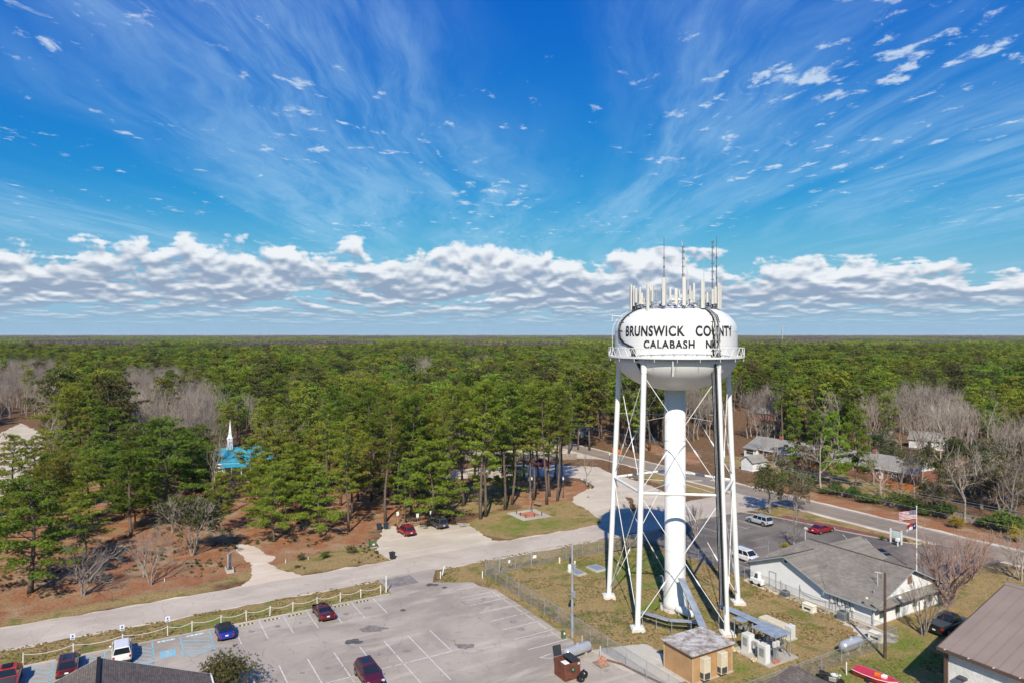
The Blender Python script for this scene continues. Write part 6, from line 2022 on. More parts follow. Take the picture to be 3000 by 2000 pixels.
# ------------------------------------------------------------------ equipment at the tower foot
SH = grid_thing('equipment_shelter', 'tan equipment shelter with weathered flat roof at the tower foot', 'shelter', -50.8, 51.2)
MB().box(-2.0, 2.0, -2.7, 2.7, 0.12, 2.85).build('wall', M_TAN, SH)
for x, y in ((-2, -2.7), (2, -2.7), (2, 2.7), (-2, 2.7)):
    MB().box(x - 0.05, x + 0.05, y - 0.05, y + 0.05, 0.1, 2.86).build('corner_trim', M_TANTRIM, SH)
MB().box(-2.12, 2.12, -2.82, 2.82, 0, 0.12).build('plinth', P_CONC, SH)
mroof = mat('weathered_membrane', (0.52, 0.49, 0.46), 0.9, 0.0, 1.3, col2=(0.20, 0.165, 0.135), fine=0.35, fscale=5.0)
MB().box(-2.25, 2.25, -2.95, 2.95, 2.86, 3.0).build('roof', mroof, SH)
MB().box(-2.28, 2.28, -2.98, 2.98, 2.80, 2.87).build('roof_edge', M_RUST, SH)
for y in (-1.35, 1.0):
    u = MB().bbox(2.05, 2.62, y - 0.45, y + 0.45, 0.45, 2.55, 0.04).build('wall_air_conditioner', M_BEIGE, SH)
    MB().box(2.625, 2.635, y - 0.36, y + 0.36, 0.5, 1.1).build('grille', M_DARKGREY, u)
    MB().box(2.1, 2.55, y - 0.465, y - 0.452, 0.55, 1.1).build('grille', M_DARKGREY, u)
    MB().box(2.625, 2.64, y + 0.05, y + 0.2, 2.1, 2.18).build('label_plate', M_PLATE, u)
MB().box(-0.5, 0.5, 2.70, 2.75, 0.15, 2.2).build('door', M_TANTRIM, SH)


def cable_bridge(label, pts, w, posts):
    """an ice bridge: sheet roof over a rack of cables on thin posts"""
    o = Vector(pts[0])
    o.z = 0
    t = thing('cable_bridge', label, 'cable bridge', o)
    P = [Vector(p) - o for p in pts]
    for p, q in zip(P[:-1], P[1:]):
        d = (q - p)
        n = Vector((-d.y, d.x, 0)).normalized() * w / 2
        ex = d.normalized() * 0.02
        MB().slab([p + n + ex, p - n + ex, q - n - ex, q + n - ex], (0, 0, 0.05)).build('cover_plate', M_GALV_DULL, t)
        for k in range(5):
            off = n * (0.7 - 0.35 * k) + Vector((0, 0, -0.25 - 0.12 * (k % 2)))
            MB().cyl(p + off, q + off, 0.035, 0.035, 5).build('cable', M_BLACK, t)
        for u in np.arange(0.1, 1.0, 0.2):
            c = p + d * u + Vector((0, 0, -0.42))
            MB().cyl(c - n, c + n, 0.02, 0.02, 4).build('rack_bar', M_GALV, t)
    for (x, y, z) in posts:
        v = Vector((x, y, 0)) - o
        MB().cyl(v, v + Vector((0, 0, z)), 0.045, 0.045, 6).build('post', M_GALV, t)
    return t


A_ = lambda a, b, z: tuple(AB(a, b, z))
cable_bridge('low curved cable bridge along the front of the tower column', [A_(-62.0, 53.4, 1.5), A_(-58.6, 54.6, 1.5), A_(-56.2, 57.2, 1.6)], 0.75, [A_(-61.6, 53.2, 1.5), A_(-60.0, 53.9, 1.5), A_(-58.2, 54.6, 1.5), A_(-56.8, 56.2, 1.5)])
cable_bridge('steep cable bridge from the tower column down to the tan shelter', [A_(-61.5, 59.2, 4.6), A_(-60.2, 58.4, 4.4), A_(-56.2, 56.4, 3.0), A_(-52.6, 53.9, 2.8), A_(-52.2, 53.4, 2.75)], 0.8, [A_(-58.4, 57.4, 3.6), A_(-55.2, 55.6, 2.9), A_(-53.2, 54.4, 2.8)])
cn = thing('equipment_canopy', 'grey steel canopy on posts over radio cabinets', 'canopy', AB(-51, 60.5), GRID)
MB().box(-5.8, 0.0, -0.2, 0.9, 2.62, 2.68).build('walkway_roof', M_GALV_DULL, cn)
MB().box(0.05, 3.3, -1.3, 1.2, 2.58, 2.64).build('canopy_roof', M_GALV_DULL, cn)
MB().box(-2.6, -1.2, -1.2, -0.24, 2.55, 2.60).build('canopy_roof', M_GALV_DULL, cn)
for x, y in ((-5.6, -0.1), (-2.4, -1.1), (-2.0, 0.8), (0.2, -1.2), (3.2, -1.2), (3.2, 1.1), (0.2, 1.1), (-4.0, 0.8)):
    MB().cyl((x, y, 0), (x, y, 3.0 if x > 0 else 2.75), 0.05, 0.05, 6).build('post', M_GALV, cn)
for k in range(6):
    MB().tube([(-5.7, -0.1 + 0.13 * k, 2.45), (-2.5, -0.1 + 0.13 * k, 2.4), (0.5, -0.3 + 0.1 * k, 2.4), (1.5, -0.6 + 0.2 * k, 1.9)], 0.035, 5).build('cable', M_BLACK, cn, smooth=True)
for x in (0.6, 1.5, 2.6):
    MB().cyl((x, -1.2, 1.3), (x, 1.1, 1.3), 0.03, 0.03, 5).cyl((x, -1.2, 2.1), (x, 1.1, 2.1), 0.03, 0.03, 5).build('rack_bar', M_GALV, cn)
for x, y, z, s in ((1.0, 0.2, 1.3, .4), (1.6, -0.4, 1.5, .35), (2.2, 0.3, 1.2, .45), (2.7, 0.6, 1.0, .4), (0.6, 0.7, 1.6, .3), (-1.8, 0.2, 1.2, .4), (-2.0, -0.6, 1.5, .35), (1.2, 0.8, 0.6, .4), (2.4, -0.5, 0.6, .35)):
    MB().bbox(x - s / 2, x + s / 2, y - 0.12, y + 0.12, z, z + s * 1.6).build('radio_unit', M_PANEL if (x * 10) % 3 > 1 else M_GALV, cn)
mb = MB()
rc = random.Random(12)
for k in range(24):
    x, y = rc.uniform(-2.2, 3.0), rc.uniform(-0.9, 0.9)
    pts = [(x, y, 2.3)]
    for s in range(4):
        pts.append((pts[-1][0] + rc.uniform(-.4, .4), pts[-1][1] + rc.uniform(-.3, .3), pts[-1][2] - rc.uniform(0.2, 0.6)))
    mb.tube(pts, 0.025, 5)
mb.build('jumper_cables', M_BLACK, cn, smooth=True)['kind'] = 'stuff'
o = MB().box(-2.45, 2.45, -2.3, 2.3, -0.03, 0.10).build('concrete_pad', P_CONC, loc=AB(-49.8, 60.0), rz=GRID)
tag(o, 'low concrete pad under the radio cabinets', 'pad')
for lab, a, b, w, d, h, z in (('tall white radio cabinet with a rounded lid, left of the pair', -51.0, 58.8, 0.95, 0.95, 1.9, 0.1), ('tall white battery cabinet at the front corner of the pad', -48.4, 58.2, 1.0, 0.75, 1.9, 0.1), ('white wall box hung between the two tall cabinets', -49.8, 58.7, 0.7, 0.35, 0.95, 0.8)):
    t = thing('radio_cabinet', lab, 'cabinet', AB(a, b, z), GRID)
    MB().bbox(-w / 2, w / 2, -d / 2, d / 2, 0.0, h, 0.07).build('housing', M_PANEL, t)
    MB().box(w / 2, w / 2 + 0.015, -d * 0.42, d * 0.42, 0.1, h - 0.15).build('door', M_TRIM, t)
    MB().box(-w * 0.3, w * 0.3, -d / 2 - 0.012, -d / 2, h * 0.35, h * 0.8).build('vent', M_GALV, t)
    if z > 0.5:
        MB().box(-0.05, 0.05, -0.05, 0.05, -z + 0.1, 0).build('stand', M_GALV, t)
t = grid_thing('conduit_rack', 'row of upright conduits with small white boxes at the pad corner', 'conduit rack', -47.7, 59.2)
for k in range(5):
    MB().cyl((0, -0.35 + k * 0.17, 0.1), (0, -0.35 + k * 0.17, 2.1), 0.035, 0.035, 6).build('conduit', M_GALV, t)
for y in (-0.25, 0.25):
    MB().bbox(-0.12, 0.14, y - 0.17, y + 0.17, 1.75, 2.3).build('junction_box', M_PANEL, t)
MB().box(-0.1, 0.2, -0.45, 0.45, 0.1, 0.35).build('brick_base', M_PAVER, t)
t = grid_thing('generator', 'long beige generator cabinet behind the equipment canopy', 'generator', -52.6, 65.3, 'cream generators', rz=0.0)
MB().bbox(-1.9, 1.5, -0.65, 0.65, 0.15, 1.35, 0.05).build('housing', M_BEIGE, t)
MB().bbox(1.52, 2.2, -0.5, 0.5, 0.1, 1.6, 0.04).build('control_cabinet', M_PANEL, t)
MB().box(-1.8, 1.4, -0.665, -0.652, 0.3, 0.75).build('louvre', M_TANTRIM, t)
MB().box(-2.0, 2.3, -0.75, 0.75, 0, 0.15).build('pad', P_CONC, t)
o = MB().bbox(-0.45, 0.45, -0.2, 0.2, 0.3, 1.1, 0.03).cyl((0, 0, 0), (0, 0, 0.3), 0.1, 0.1, 8).build('small_cabinet', M_CREAM, loc=AB(-43.6, 56.2), rz=GRID)
tag(o, 'cream utility cabinet behind the small brown shed roof', 'cabinet')
mr = MB()
rr_ = random.Random(4)
for k, (a, b) in enumerate(((-52.2, 57.8), (-51.7, 57.5), (-51.2, 57.6), (-49.4, 57.6), (-49.0, 57.4), (-49.2, 57.9))):
    mb = MB().ball((0, 0, 0.16), 0.26, 8, 5, (1, 0.8, 0.7))
    mb.v = [(x + rr_.uniform(-.05, .05), y + rr_.uniform(-.05, .05), z + rr_.uniform(-.03, .03)) for x, y, z in mb.v]
    o = mb.build('stone', mat('tan_fieldstone', (0.46, 0.36, 0.24), 0.9, 0.2, 4.0), loc=AB(a, b, 0.0), rz=k)
    tag(o, 'tan fieldstone at the front edge of the cabinet pad, %s from the left' % ORD[k], 'stone', 'fieldstones at the cabinet pad')

# boat and motorcycle at the lower right
t = grid_thing('small_boat', 'small red boat with white stripe and orange gear on the grass', 'boat', -40.3, 64.6, rz=0.15)
hull = []
for x, w, z in ((-2.0, 0.72, 0.7), (-1.0, 0.85, 0.68), (0.4, 0.85, 0.68), (1.4, 0.62, 0.72), (2.1, 0.12, 0.8)):
    hull.append((x, w, z))
vs, fs = [], []
for x, w, z in hull:
    vs += [(x, -w * 0.7, 0.2), (x, -w, z), (x, -w * 0.9, z + 0.03), (x, w * 0.9, z + 0.03), (x, w, z), (x, w * 0.7, 0.2)]
for i in range(len(hull) - 1):
    for k in range(5):
        fs.append((i * 6 + k, i * 6 + k + 1, i * 6 + k + 7, i * 6 + k + 6))
    fs.append((i * 6 + 5, i * 6, i * 6 + 6, i * 6 + 11))
fs += [(5, 4, 3, 2, 1, 0), tuple(range(24, 30))]
MB().add(vs, fs).build('hull', mat('boat_red', (0.55, 0.02, 0.035), 0.35, 0.05, 1.0, coat=0.4), t)
for s in (-1, 1):
    MB().tube([(x, s * (w + 0.01), z - 0.03) for x, w, z in hull], 0.035, 5).build('rub_rail', M_TRIM, t)
MB().bbox(0.0, 0.5, -0.35, 0.05, 0.72, 1.0, 0.05).build('orange_case', mat('orange_plastic', (0.62, 0.16, 0.02), 0.5), t)
MB().bbox(0.6, 1.05, -0.25, 0.2, 0.73, 0.98, 0.06).build('white_case', M_TRIM, t)
t2 = grid_thing('boat_trailer', 'low trailer carrying the small red boat', 'trailer', -40.3, 64.6, rz=0.15)
MB().box(-1.8, 1.8, -0.5, -0.42, 0.1, 0.19).box(-1.8, 1.8, 0.42, 0.5, 0.1, 0.19).box(1.8, 3.2, -0.06, 0.06, 0.1, 0.19).build('frame', M_RUST, t2)
for s in (-1, 1):
    MB().cyl((-0.4, s * 0.72, 0.22), (-0.4, s * 0.9, 0.22), 0.22, 0.22, 14).build('wheel', M_TYRE, t2)
t = grid_thing('motorcycle', 'black and white motorcycle at the bottom edge beside the red boat', 'motorcycle', -42.2, 60.6, rz=0.5)
for x in (-0.75, 0.75):
    MB().cyl((x, -0.08, 0.32), (x, 0.08, 0.32), 0.32, 0.32, 18).build('wheel', M_TYRE, t)
MB().ball((0.15, 0, 0.85), 0.34, 12, 7, (1.1, 0.6, 0.6)).build('fuel_tank', M_PANEL, t, smooth=True)
MB().tube([(-0.95, 0, 0.8), (-0.5, 0, 0.78), (0.0, 0, 0.74)], [0.12, 0.2, 0.14], 8).build('seat', M_BLACK, t, smooth=True)
MB().bbox(-0.3, 0.35, -0.2, 0.2, 0.25, 0.65, 0.05).build('engine', M_GALV, t)
MB().tube([(0.75, 0, 0.32), (0.5, 0, 0.95), (0.42, 0, 1.1)], 0.05, 6).cyl((0.42, -0.4, 1.1), (0.42, 0.4, 1.1), 0.025, 0.025, 5).build('fork', M_GALV, t)
MB().ball((0.68, 0, 0.95), 0.12, 8, 6).build('headlamp', M_HEADL, t)
MB().bbox(-1.2, -0.7, -0.36, 0.36, 0.5, 0.95, 0.08).build('saddlebag', M_BLACK, t)
MB().tube([(-1.0, 0.2, 0.25), (0.2, 0.22, 0.25)], 0.05, 6).build('exhaust', M_RIM, t)
o = MB().cyl((0, 0, 0), (0, 0, 1.2), 0.06, 0.06, 8).ball((0, 0, 1.2), 0.06, 8, 4).build('marker_post', M_TRIM, loc=AB(-42.6, 63.4))
tag(o, 'white pipe post left of the red boat', 'marker')

# ------------------------------------------------------------------ far mast, house among trees, playground, warning barrier
t = thing('lattice_mast', 'distant lattice radio mast on the horizon right of the tower', 'mast', (1582 * 0.5, 2000.0, 0))
mb = MB()
for k in range(3):
    an = 2 * PI * k / 3
    mb.cyl((2.2 * math.cos(an), 2.2 * math.sin(an), 0), (1.4 * math.cos(an), 1.4 * math.sin(an), 66), 0.35, 0.3, 4)
for z in range(2, 66, 4):
    for k in range(3):
        a0, a1 = 2 * PI * k / 3, 2 * PI * (k + 1) / 3
        r = 2.2 - 0.8 * z / 66
        mb.cyl((r * math.cos(a0), r * math.sin(a0), z), (r * math.cos(a1), r * math.sin(a1), z + 3.6), 0.18, 0.18, 4)
mb.build('lattice', M_GALV, t)
for z in (52, 58, 64):
    MB().cyl((-2.6, 0, z), (2.6, 0, z), 0.25, 0.25, 5).box(-2.9, -2.2, -0.4, 0.4, z - 1.2, z + 1.2).box(2.2, 2.9, -0.4, 0.4, z - 1.2, z + 1.2).build('antenna_arm', M_PANEL, t)
t = thing('white_house', 'narrow white gabled shed glimpsed in the trees left of the tower leg', 'shed', G(1712, 1278), 0.4)
gable_walls(t, -1.3, 1.3, -1.6, 1.6, 0, 2.3, M_TRIM, 3.4, 'y')
roof_plane(t, [(0, -1.9, 3.55), (0, 1.9, 3.55), (-1.5, 1.9, 2.2), (-1.5, -1.9, 2.2)], S_PALE, 0.1)
roof_plane(t, [(0, -1.9, 3.55), (1.5, -1.9, 2.2), (1.5, 1.9, 2.2), (0, 1.9, 3.55)], S_PALE, 0.1)
window(t, (0.0, -1.62, 0.9), (1, 0, 0), (0, -1, 0), 0.7, 0.9, M_DARKPANE)
t = thing('orange_barrier', 'bright orange mesh barrier beside the two-lane road', 'barrier', G(1806, 1326), rad(-60))
for k in range(5):
    MB().box(-2.0 + k * 0.85, -1.2 + k * 0.85, -0.02, 0.02, 0.1, 1.1 + 0.15 * (k % 2)).build('panel', mat('safety_orange', (0.75, 0.19, 0.02), 0.6, 0.1, 1.0), t)
for k in range(6):
    MB().cyl((-2.0 + k * 0.85, 0.04, 0), (-2.0 + k * 0.85, 0.04, 1.3), 0.04, 0.04, 6).build('post', M_GALV, t)
for lab, x, y, w in (('grey-roofed house deep in the woods right of the tower', 2235, 1225, 9), ('grey-roofed house deep in the woods at the far right', 2905, 1235, 11), ('pale house glimpsed among bare trees above the farther brick house', 2720, 1310, 9)):
    t = thing('wood_house', lab, 'house', G(x, y), GRID + 0.3)
    gable_walls(t, -w / 2, w / 2, -3.5, 3.5, 0, 2.7, M_TRIM if 'pale' in lab else M_BRICK, 4.6, 'x')
    for s in (-1, 1):
        q = [(-w / 2 - 0.4, s * 4, 2.6), (w / 2 + 0.4, s * 4, 2.6), (w / 2 + 0.4, 0, 4.8), (-w / 2 - 0.4, 0, 4.8)]
        roof_plane(t, q if s < 0 else q[::-1], S_PALE)
    window(t, (1.0, -3.52, 1.0), (1, 0, 0), (0, -1, 0), 1.0, 1.1, M_DARKPANE)

# ------------------------------------------------------------------ trees
def leaf_material(name, dark, light, brown, hue=0.03, trans=0.25, bshare=0.35):
    m = bpy.data.materials.new(name)
    m.use_nodes = True
    N = NT(m.node_tree)
    bs = N.n['Principled BSDF']
    oi = N.node('ShaderNodeObjectInfo')
    tc = N.node('ShaderNodeTexCoord')
    at = N.node('ShaderNodeAttribute', attribute_name='tint')
    n1 = N.noise(tc.outputs['Object'], 0.45, 3.0, 0.6)
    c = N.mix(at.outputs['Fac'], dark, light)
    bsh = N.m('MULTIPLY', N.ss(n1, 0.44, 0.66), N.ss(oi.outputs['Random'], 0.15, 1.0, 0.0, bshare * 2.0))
    c = N.mix(bsh, c, brown)
    # stands of different kind and age over the land
    reg = N.noise(oi.outputs['Location'], 0.017, 2.0, 0.5)
    reg2 = N.noise(oi.outputs['Location'], 0.045, 1.0, 0.5)
    c = N.mix(N.ss(reg, 0.52, 0.66, 0.0, 0.55), c, N.mix(at.outputs['Fac'], tuple(x * k for x, k in zip(dark, (0.62, 0.80, 1.3))), tuple(x * k for x, k in zip(light, (0.45, 0.66, 1.2)))))
    c = N.mix(N.ss(reg2, 0.56, 0.70, 0.0, 0.35), c, N.mix(at.outputs['Fac'], tuple(x * 0.9 for x in brown), light))
    hs = N.node('ShaderNodeHueSaturation')
    N.put(hs.inputs['Color'], c)
    N.put(hs.inputs['Hue'], N.ss(N.m('FRACT', N.m('MULTIPLY', oi.outputs['Random'], 7.31)), 0.0, 1.0, 0.5 - hue, 0.5 + hue, False))
    N.put(hs.inputs['Value'], N.ss(N.m('FRACT', N.m('MULTIPLY', oi.outputs['Random'], 13.7)), 0.0, 1.0, 0.62, 1.30, False))
    N.put(bs.inputs['Base Color'], hs.outputs[0])
    bs.inputs['Roughness'].default_value = 0.7
    bs.inputs['Specular IOR Level'].default_value = 0.25
    tr = N.node('ShaderNodeBsdfTranslucent')
    N.put(tr.inputs[0], hs.outputs[0])
    mx = N.node('ShaderNodeMixShader')
    mx.inputs[0].default_value = trans
    N.l.new(bs.outputs[0], mx.inputs[1])
    N.l.new(tr.outputs[0], mx.inputs[2])
    N.l.new(mx.outputs[0], N.n['Material Output'].inputs[0])
    return m


L_PINE = leaf_material('pine_needles', (0.040, 0.090, 0.012), (0.315, 0.385, 0.036), (0.31, 0.200, 0.055), bshare=0.27)
L_YOUNG = leaf_material('bright_pine_needles', (0.085, 0.160, 0.016), (0.31, 0.40, 0.035), (0.25, 0.22, 0.045), bshare=0.15)
L_OAK = leaf_material('evergreen_oak_leaves', (0.050, 0.070, 0.018), (0.150, 0.150, 0.045), (0.21, 0.135, 0.065))
L_SHRUB = leaf_material('shrub_leaves', (0.045, 0.085, 0.014), (0.165, 0.220, 0.035), (0.19, 0.17, 0.05))
L_RED = leaf_material('reddish_shrub_leaves', (0.085, 0.060, 0.024), (0.20, 0.145, 0.055), (0.24, 0.090, 0.04))
L_YELL = leaf_material('yellow_shrub_leaves', (0.16, 0.14, 0.018), (0.48, 0.36, 0.03), (0.30, 0.22, 0.03))
B_PINE = mat('pine_bark', (0.165, 0.125, 0.100), 0.95, 0.0, 3.0, col2=(0.090, 0.068, 0.056), fine=0.35, fscale=9.0, bump=0.6, bscale=8.0, objcoords=True)
B_GREY = mat('grey_bark', (0.34, 0.29, 0.25), 0.95, 0.0, 2.0, col2=(0.20, 0.165, 0.14), fine=0.25, fscale=8.0, objcoords=True, objrand=0.25)
B_PINK = mat('reddish_twigs', (0.30, 0.20, 0.165), 0.95, 0.0, 1.0, col2=(0.18, 0.115, 0.095), fine=0.2, fscale=8.0, objcoords=True, objrand=0.2)
B_DARK = mat('dark_bark', (0.13, 0.105, 0.09), 0.95, 0.3, 3.0, fine=0.3, fscale=9.0, objcoords=True)


def blades_mesh(name, cen, dirs, ln, wd, nb, spread, tint, m, rs):
    """needle sprays: nb slim triangles at each centre, fanned about its direction"""
    n = len(cen)
    C = np.repeat(cen, nb, 0)
    D = np.repeat(dirs, nb, 0)
    L = np.repeat(ln, nb) * rs.uniform(0.7, 1.2, n * nb)
    T = np.repeat(tint, nb)
    # sprays lie like loose scales over the clump, tips lifted outward
    R_ = rs.normal(size=(n * nb, 3))
    Tn = R_ - D * (R_ * D).sum(1, keepdims=True)
    Tn /= np.linalg.norm(Tn, axis=1, keepdims=True) + 1e-9
    d = Tn * spread + D * rs.uniform(0.15, 1.0, (n * nb, 1))
    d /= np.linalg.norm(d, axis=1, keepdims=True) + 1e-9
    side = np.cross(d, D + rs.normal(0, 0.35, (n * nb, 3)))
    side /= np.linalg.norm(side, axis=1, keepdims=True) + 1e-9
    W = np.repeat(wd, nb)[:, None]
    p0 = C - side * W * 0.5 + d * L[:, None] * 0.12
    p1 = C + side * W * 0.5 + d * L[:, None] * 0.12
    p2 = C + d * L[:, None]
    flip = (np.cross(p1 - p0, p2 - p0) * D).sum(1) < 0
    p0[flip], p1[flip] = p1[flip].copy(), p0[flip].copy()
    v = np.stack([p0, p1, p2], 1).reshape(-1, 3)
    k = n * nb
    me = bpy.data.meshes.new(name)
    me.vertices.add(3 * k)
    me.vertices.foreach_set('co', v.ravel().astype(np.float32))
    me.loops.add(3 * k)
    me.loops.foreach_set('vertex_index', np.arange(3 * k, dtype=np.int32))
    me.polygons.add(k)
    me.polygons.foreach_set('loop_start', np.arange(0, 3 * k, 3, dtype=np.int32))
    me.update(calc_edges=True)
    at = me.attributes.new('tint', 'FLOAT', 'POINT')
    tv = np.repeat(np.clip(T + rs.normal(0, 0.12, k), 0, 1), 3)
    at.data.foreach_set('value', tv.astype(np.float32))
    me.materials.append(m)
    return me


def clump_tufts(cen, rad_, n, rs, flat=0.6):
    """tuft positions over the upper skin of a rounded clump"""
    d = rs.normal(size=(n, 3))
    d /= np.linalg.norm(d, axis=1, keepdims=True) + 1e-9
    d[:, 2] = np.where(d[:, 2] < -0.25, -d[:, 2] * 0.6, d[:, 2])
    r = rad_ * rs.uniform(0.55, 1.0, n) ** 0.6
    p = cen + d * r[:, None] * np.array([1, 1, flat])
    dr = d * np.array([1, 1, 0.8]) + np.array([0, 0, 0.55])
    dr /= np.linalg.norm(dr, axis=1, keepdims=True)
    tint = 0.35 + 0.35 * d[:, 2] + rs.uniform(-0.15, 0.15)  # painted light: upward tufts take the sunlit colour, undersides the dark one
    return p, dr, tint


def pine(seed, H=22.0, cb=0.45, cr=3.6, nbr=30, tufts=15, nb=8, bl=0.42, bw=0.13, prof=0, m=None, lean=0.6, trunk_r=0.26, csize=0.85):
    rs = np.random.RandomState(seed)
    lean_v = rs.normal(0, lean, 2)

    def trunk(t):
        return np.array([lean_v[0] * t * t + 0.42 * math.sin(t * 6 + seed), lean_v[1] * t * t + 0.25 * math.cos(t * 4 + seed) - 0.25 * math.cos(seed), H * t])
    mb = MB()
    ts = np.linspace(0, 0.97, 9)
    base = trunk(0)
    mb.tube([trunk(t) - np.array([base[0], base[1], 0]) for t in ts], [trunk_r * (1.25 if t == 0 else 1.0) * (1 - 0.78 * t) for t in ts], 7)
    P, D, T = [], [], []
    for i in range(nbr):
        t = cb + (1 - cb) * (i + rs.uniform(0, 0.9)) / nbr
        u = (t - cb) / (1 - cb)
        if prof == 0:
            f = (0.62 + 0.5 * math.sin(min(1, u * 1.25) * PI * 0.62)) * (1 - 0.55 * u ** 2.2)
        else:
            f = 1.05 - 0.62 * u ** 1.6
        L = cr * f * rs.uniform(0.65, 1.15)
        az = i * 2.399 + rs.uniform(-0.5, 0.5)
        up = rs.uniform(-0.05, 0.35) + 0.45 * u if prof == 0 else rs.uniform(-0.12, 0.2) + 0.4 * u
        o = trunk(t) - np.array([base[0], base[1], 0])
        e = o + np.array([math.cos(az) * L, math.sin(az) * L, L * up])
        midp = (o + e) / 2 + np.array([0, 0, -0.08 * L])
        br = 0.035 + 0.055 * (1 - u) * (trunk_r / 0.26)
        mb.tube([o, midp, e], [br, br * 0.7, br * 0.35], 4, caps=False)
        nc = max(2, int(L / (0.75 * csize / 0.85)))
        for k in range(nc):
            s = 0.35 + 0.68 * (k + rs.uniform(0, 0.8)) / nc
            c = o + (e - o) * s + rs.normal(0, 0.28, 3) * np.array([1, 1, 0.5]) * (L / cr + 0.3)
            cs = csize * rs.uniform(0.65, 1.15)
            p, d, tt = clump_tufts(c, cs, tufts, rs)
            P.append(p)
            D.append(d)
            T.append(tt)
    top = trunk(0.97) - np.array([base[0], base[1], 0])
    for k in range(5):
        p, d, tt = clump_tufts(top + rs.normal(0, 0.5, 3), csize * 0.9, tufts, rs, 0.8)
        P.append(p)
        D.append(d)
        T.append(tt)
    P, D, T = np.concatenate(P), np.concatenate(D), np.concatenate(T)
    n = len(P)
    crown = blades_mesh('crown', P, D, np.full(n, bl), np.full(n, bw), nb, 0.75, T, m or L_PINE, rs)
    return mb.mesh('trunk', B_PINE, smooth='all'), crown


def bare(seed, H=10.0, spread=0.55, multi=1, levels=5, r0=0.16, kids=(3, 4), m=None, twig=0.016, upw=0.25, clear=0.25, leafm=None, leafn=0, len0=0.34):
    """a winter tree: forking limbs down to twigs, with or without some leaves"""
    rs = np.random.RandomState(seed)
    mb = MB()
    tips = []

    def grow(p, d, L, r, lev):
        q = p + d * L
        bend = p + d * L * 0.5 + rs.normal(0, 0.06 * L, 3)
        if lev <= 1:
            mb.tube([p, bend, q], [r, r * 0.82, r * 0.66], 5 if lev == 0 else 4, caps=False)
        else:
            mb.tube([p, q], [max(r, twig), max(r * 0.5, twig * 0.6)], 3, caps=False)
        if lev >= levels:
            tips.append(q)
            return
        nk = rs.randint(kids[0], kids[1] + 1)
        for k in range(nk):
            s = 1.0 if k == 0 else rs.uniform(0.35, 0.95)
            st = p + (q - p) * s
            a = rs.normal(size=3)
            a -= d * a.dot(d)
            a /= np.linalg.norm(a) + 1e-9
            ang = rs.uniform(0.25, 0.75) * (0.6 if k == 0 else 1.25) * spread / 0.55
            nd = d * math.cos(ang) + a * math.sin(ang) + np.array([0, 0, upw * 0.4])
            nd /= np.linalg.norm(nd)
            grow(st, nd, L * rs.uniform(0.62, 0.84), r * (0.68 if k == 0 else 0.5), lev + 1)
    for i in range(multi):
        az = 2 * PI * i / max(1, multi) + rs.uniform(-0.4, 0.4)
        tilt = 0.05 if multi == 1 else rs.uniform(0.12, 0.42)
        d = np.array([math.cos(az) * math.sin(tilt), math.sin(az) * math.sin(tilt), math.cos(tilt)])
        base = np.array([math.cos(az), math.sin(az), 0]) * (0.0 if multi == 1 else 0.14)
        grow(base, d, H * len0 * (1 + clear * (multi == 1)), r0 * (1.0 if multi == 1 else 0.75), 0)
    v = np.array(mb.v)
    k = H / max(1e-3, v[:, 2].max())
    mb.v = [tuple(x) for x in v * np.array([k, k, k])]
    tr = mb.mesh('trunk', m or B_GREY)
    cr = None
    if leafm is not None:
        T = np.array(tips) * k
        sel = T[rs.choice(len(T), min(len(T), leafn), replace=False)]
        P, D, TT = [], [], []
        for c in sel:
            p, d, tt = clump_tufts(c, 0.42 * H / 9, 7, rs, 0.8)
            P.append(p)
            D.append(d)
            TT.append(tt)
        P, D, TT = np.concatenate(P), np.concatenate(D), np.concatenate(TT)
        cr = blades_mesh('crown', P, D, np.full(len(P), 0.26), np.full(len(P), 0.15), 5, 0.9, TT, leafm, rs)
    return tr, cr


def shrub(seed, r=0.6, h=0.9, n=160, m=None, bl=0.16, bw=0.08):
    rs = np.random.RandomState(seed)
    P, D, T = [], [], []
    for k in range(max(6, n // 16)):
        c = rs.normal(0, 0.42, 3) * np.array([r, r, h * 0.45])
        c[2] = abs(c[2]) + h * 0.38
        p, d, tt = clump_tufts(c, r * 0.55, 16, rs, 0.8)
        p[:, 2] = np.maximum(p[:, 2], 0.05)
        P.append(p)
        D.append(d)
        T.append(tt)
    P, D, T = np.concatenate(P), np.concatenate(D), np.concatenate(T)
    cr = blades_mesh('foliage', P, D, np.full(len(P), bl), np.full(len(P), bw), 7, 0.9, T, m or L_SHRUB, rs)
    mb = MB()
    for k in range(5):
        a = 2 * PI * k / 5
        mb.tube([(0, 0, 0), (math.cos(a) * r * 0.3, math.sin(a) * r * 0.3, h * 0.35), (math.cos(a) * r * 0.5, math.sin(a) * r * 0.5, h * 0.75)], [0.03, 0.02, 0.01], 4, caps=False)
    return mb.mesh('stem', B_DARK), cr


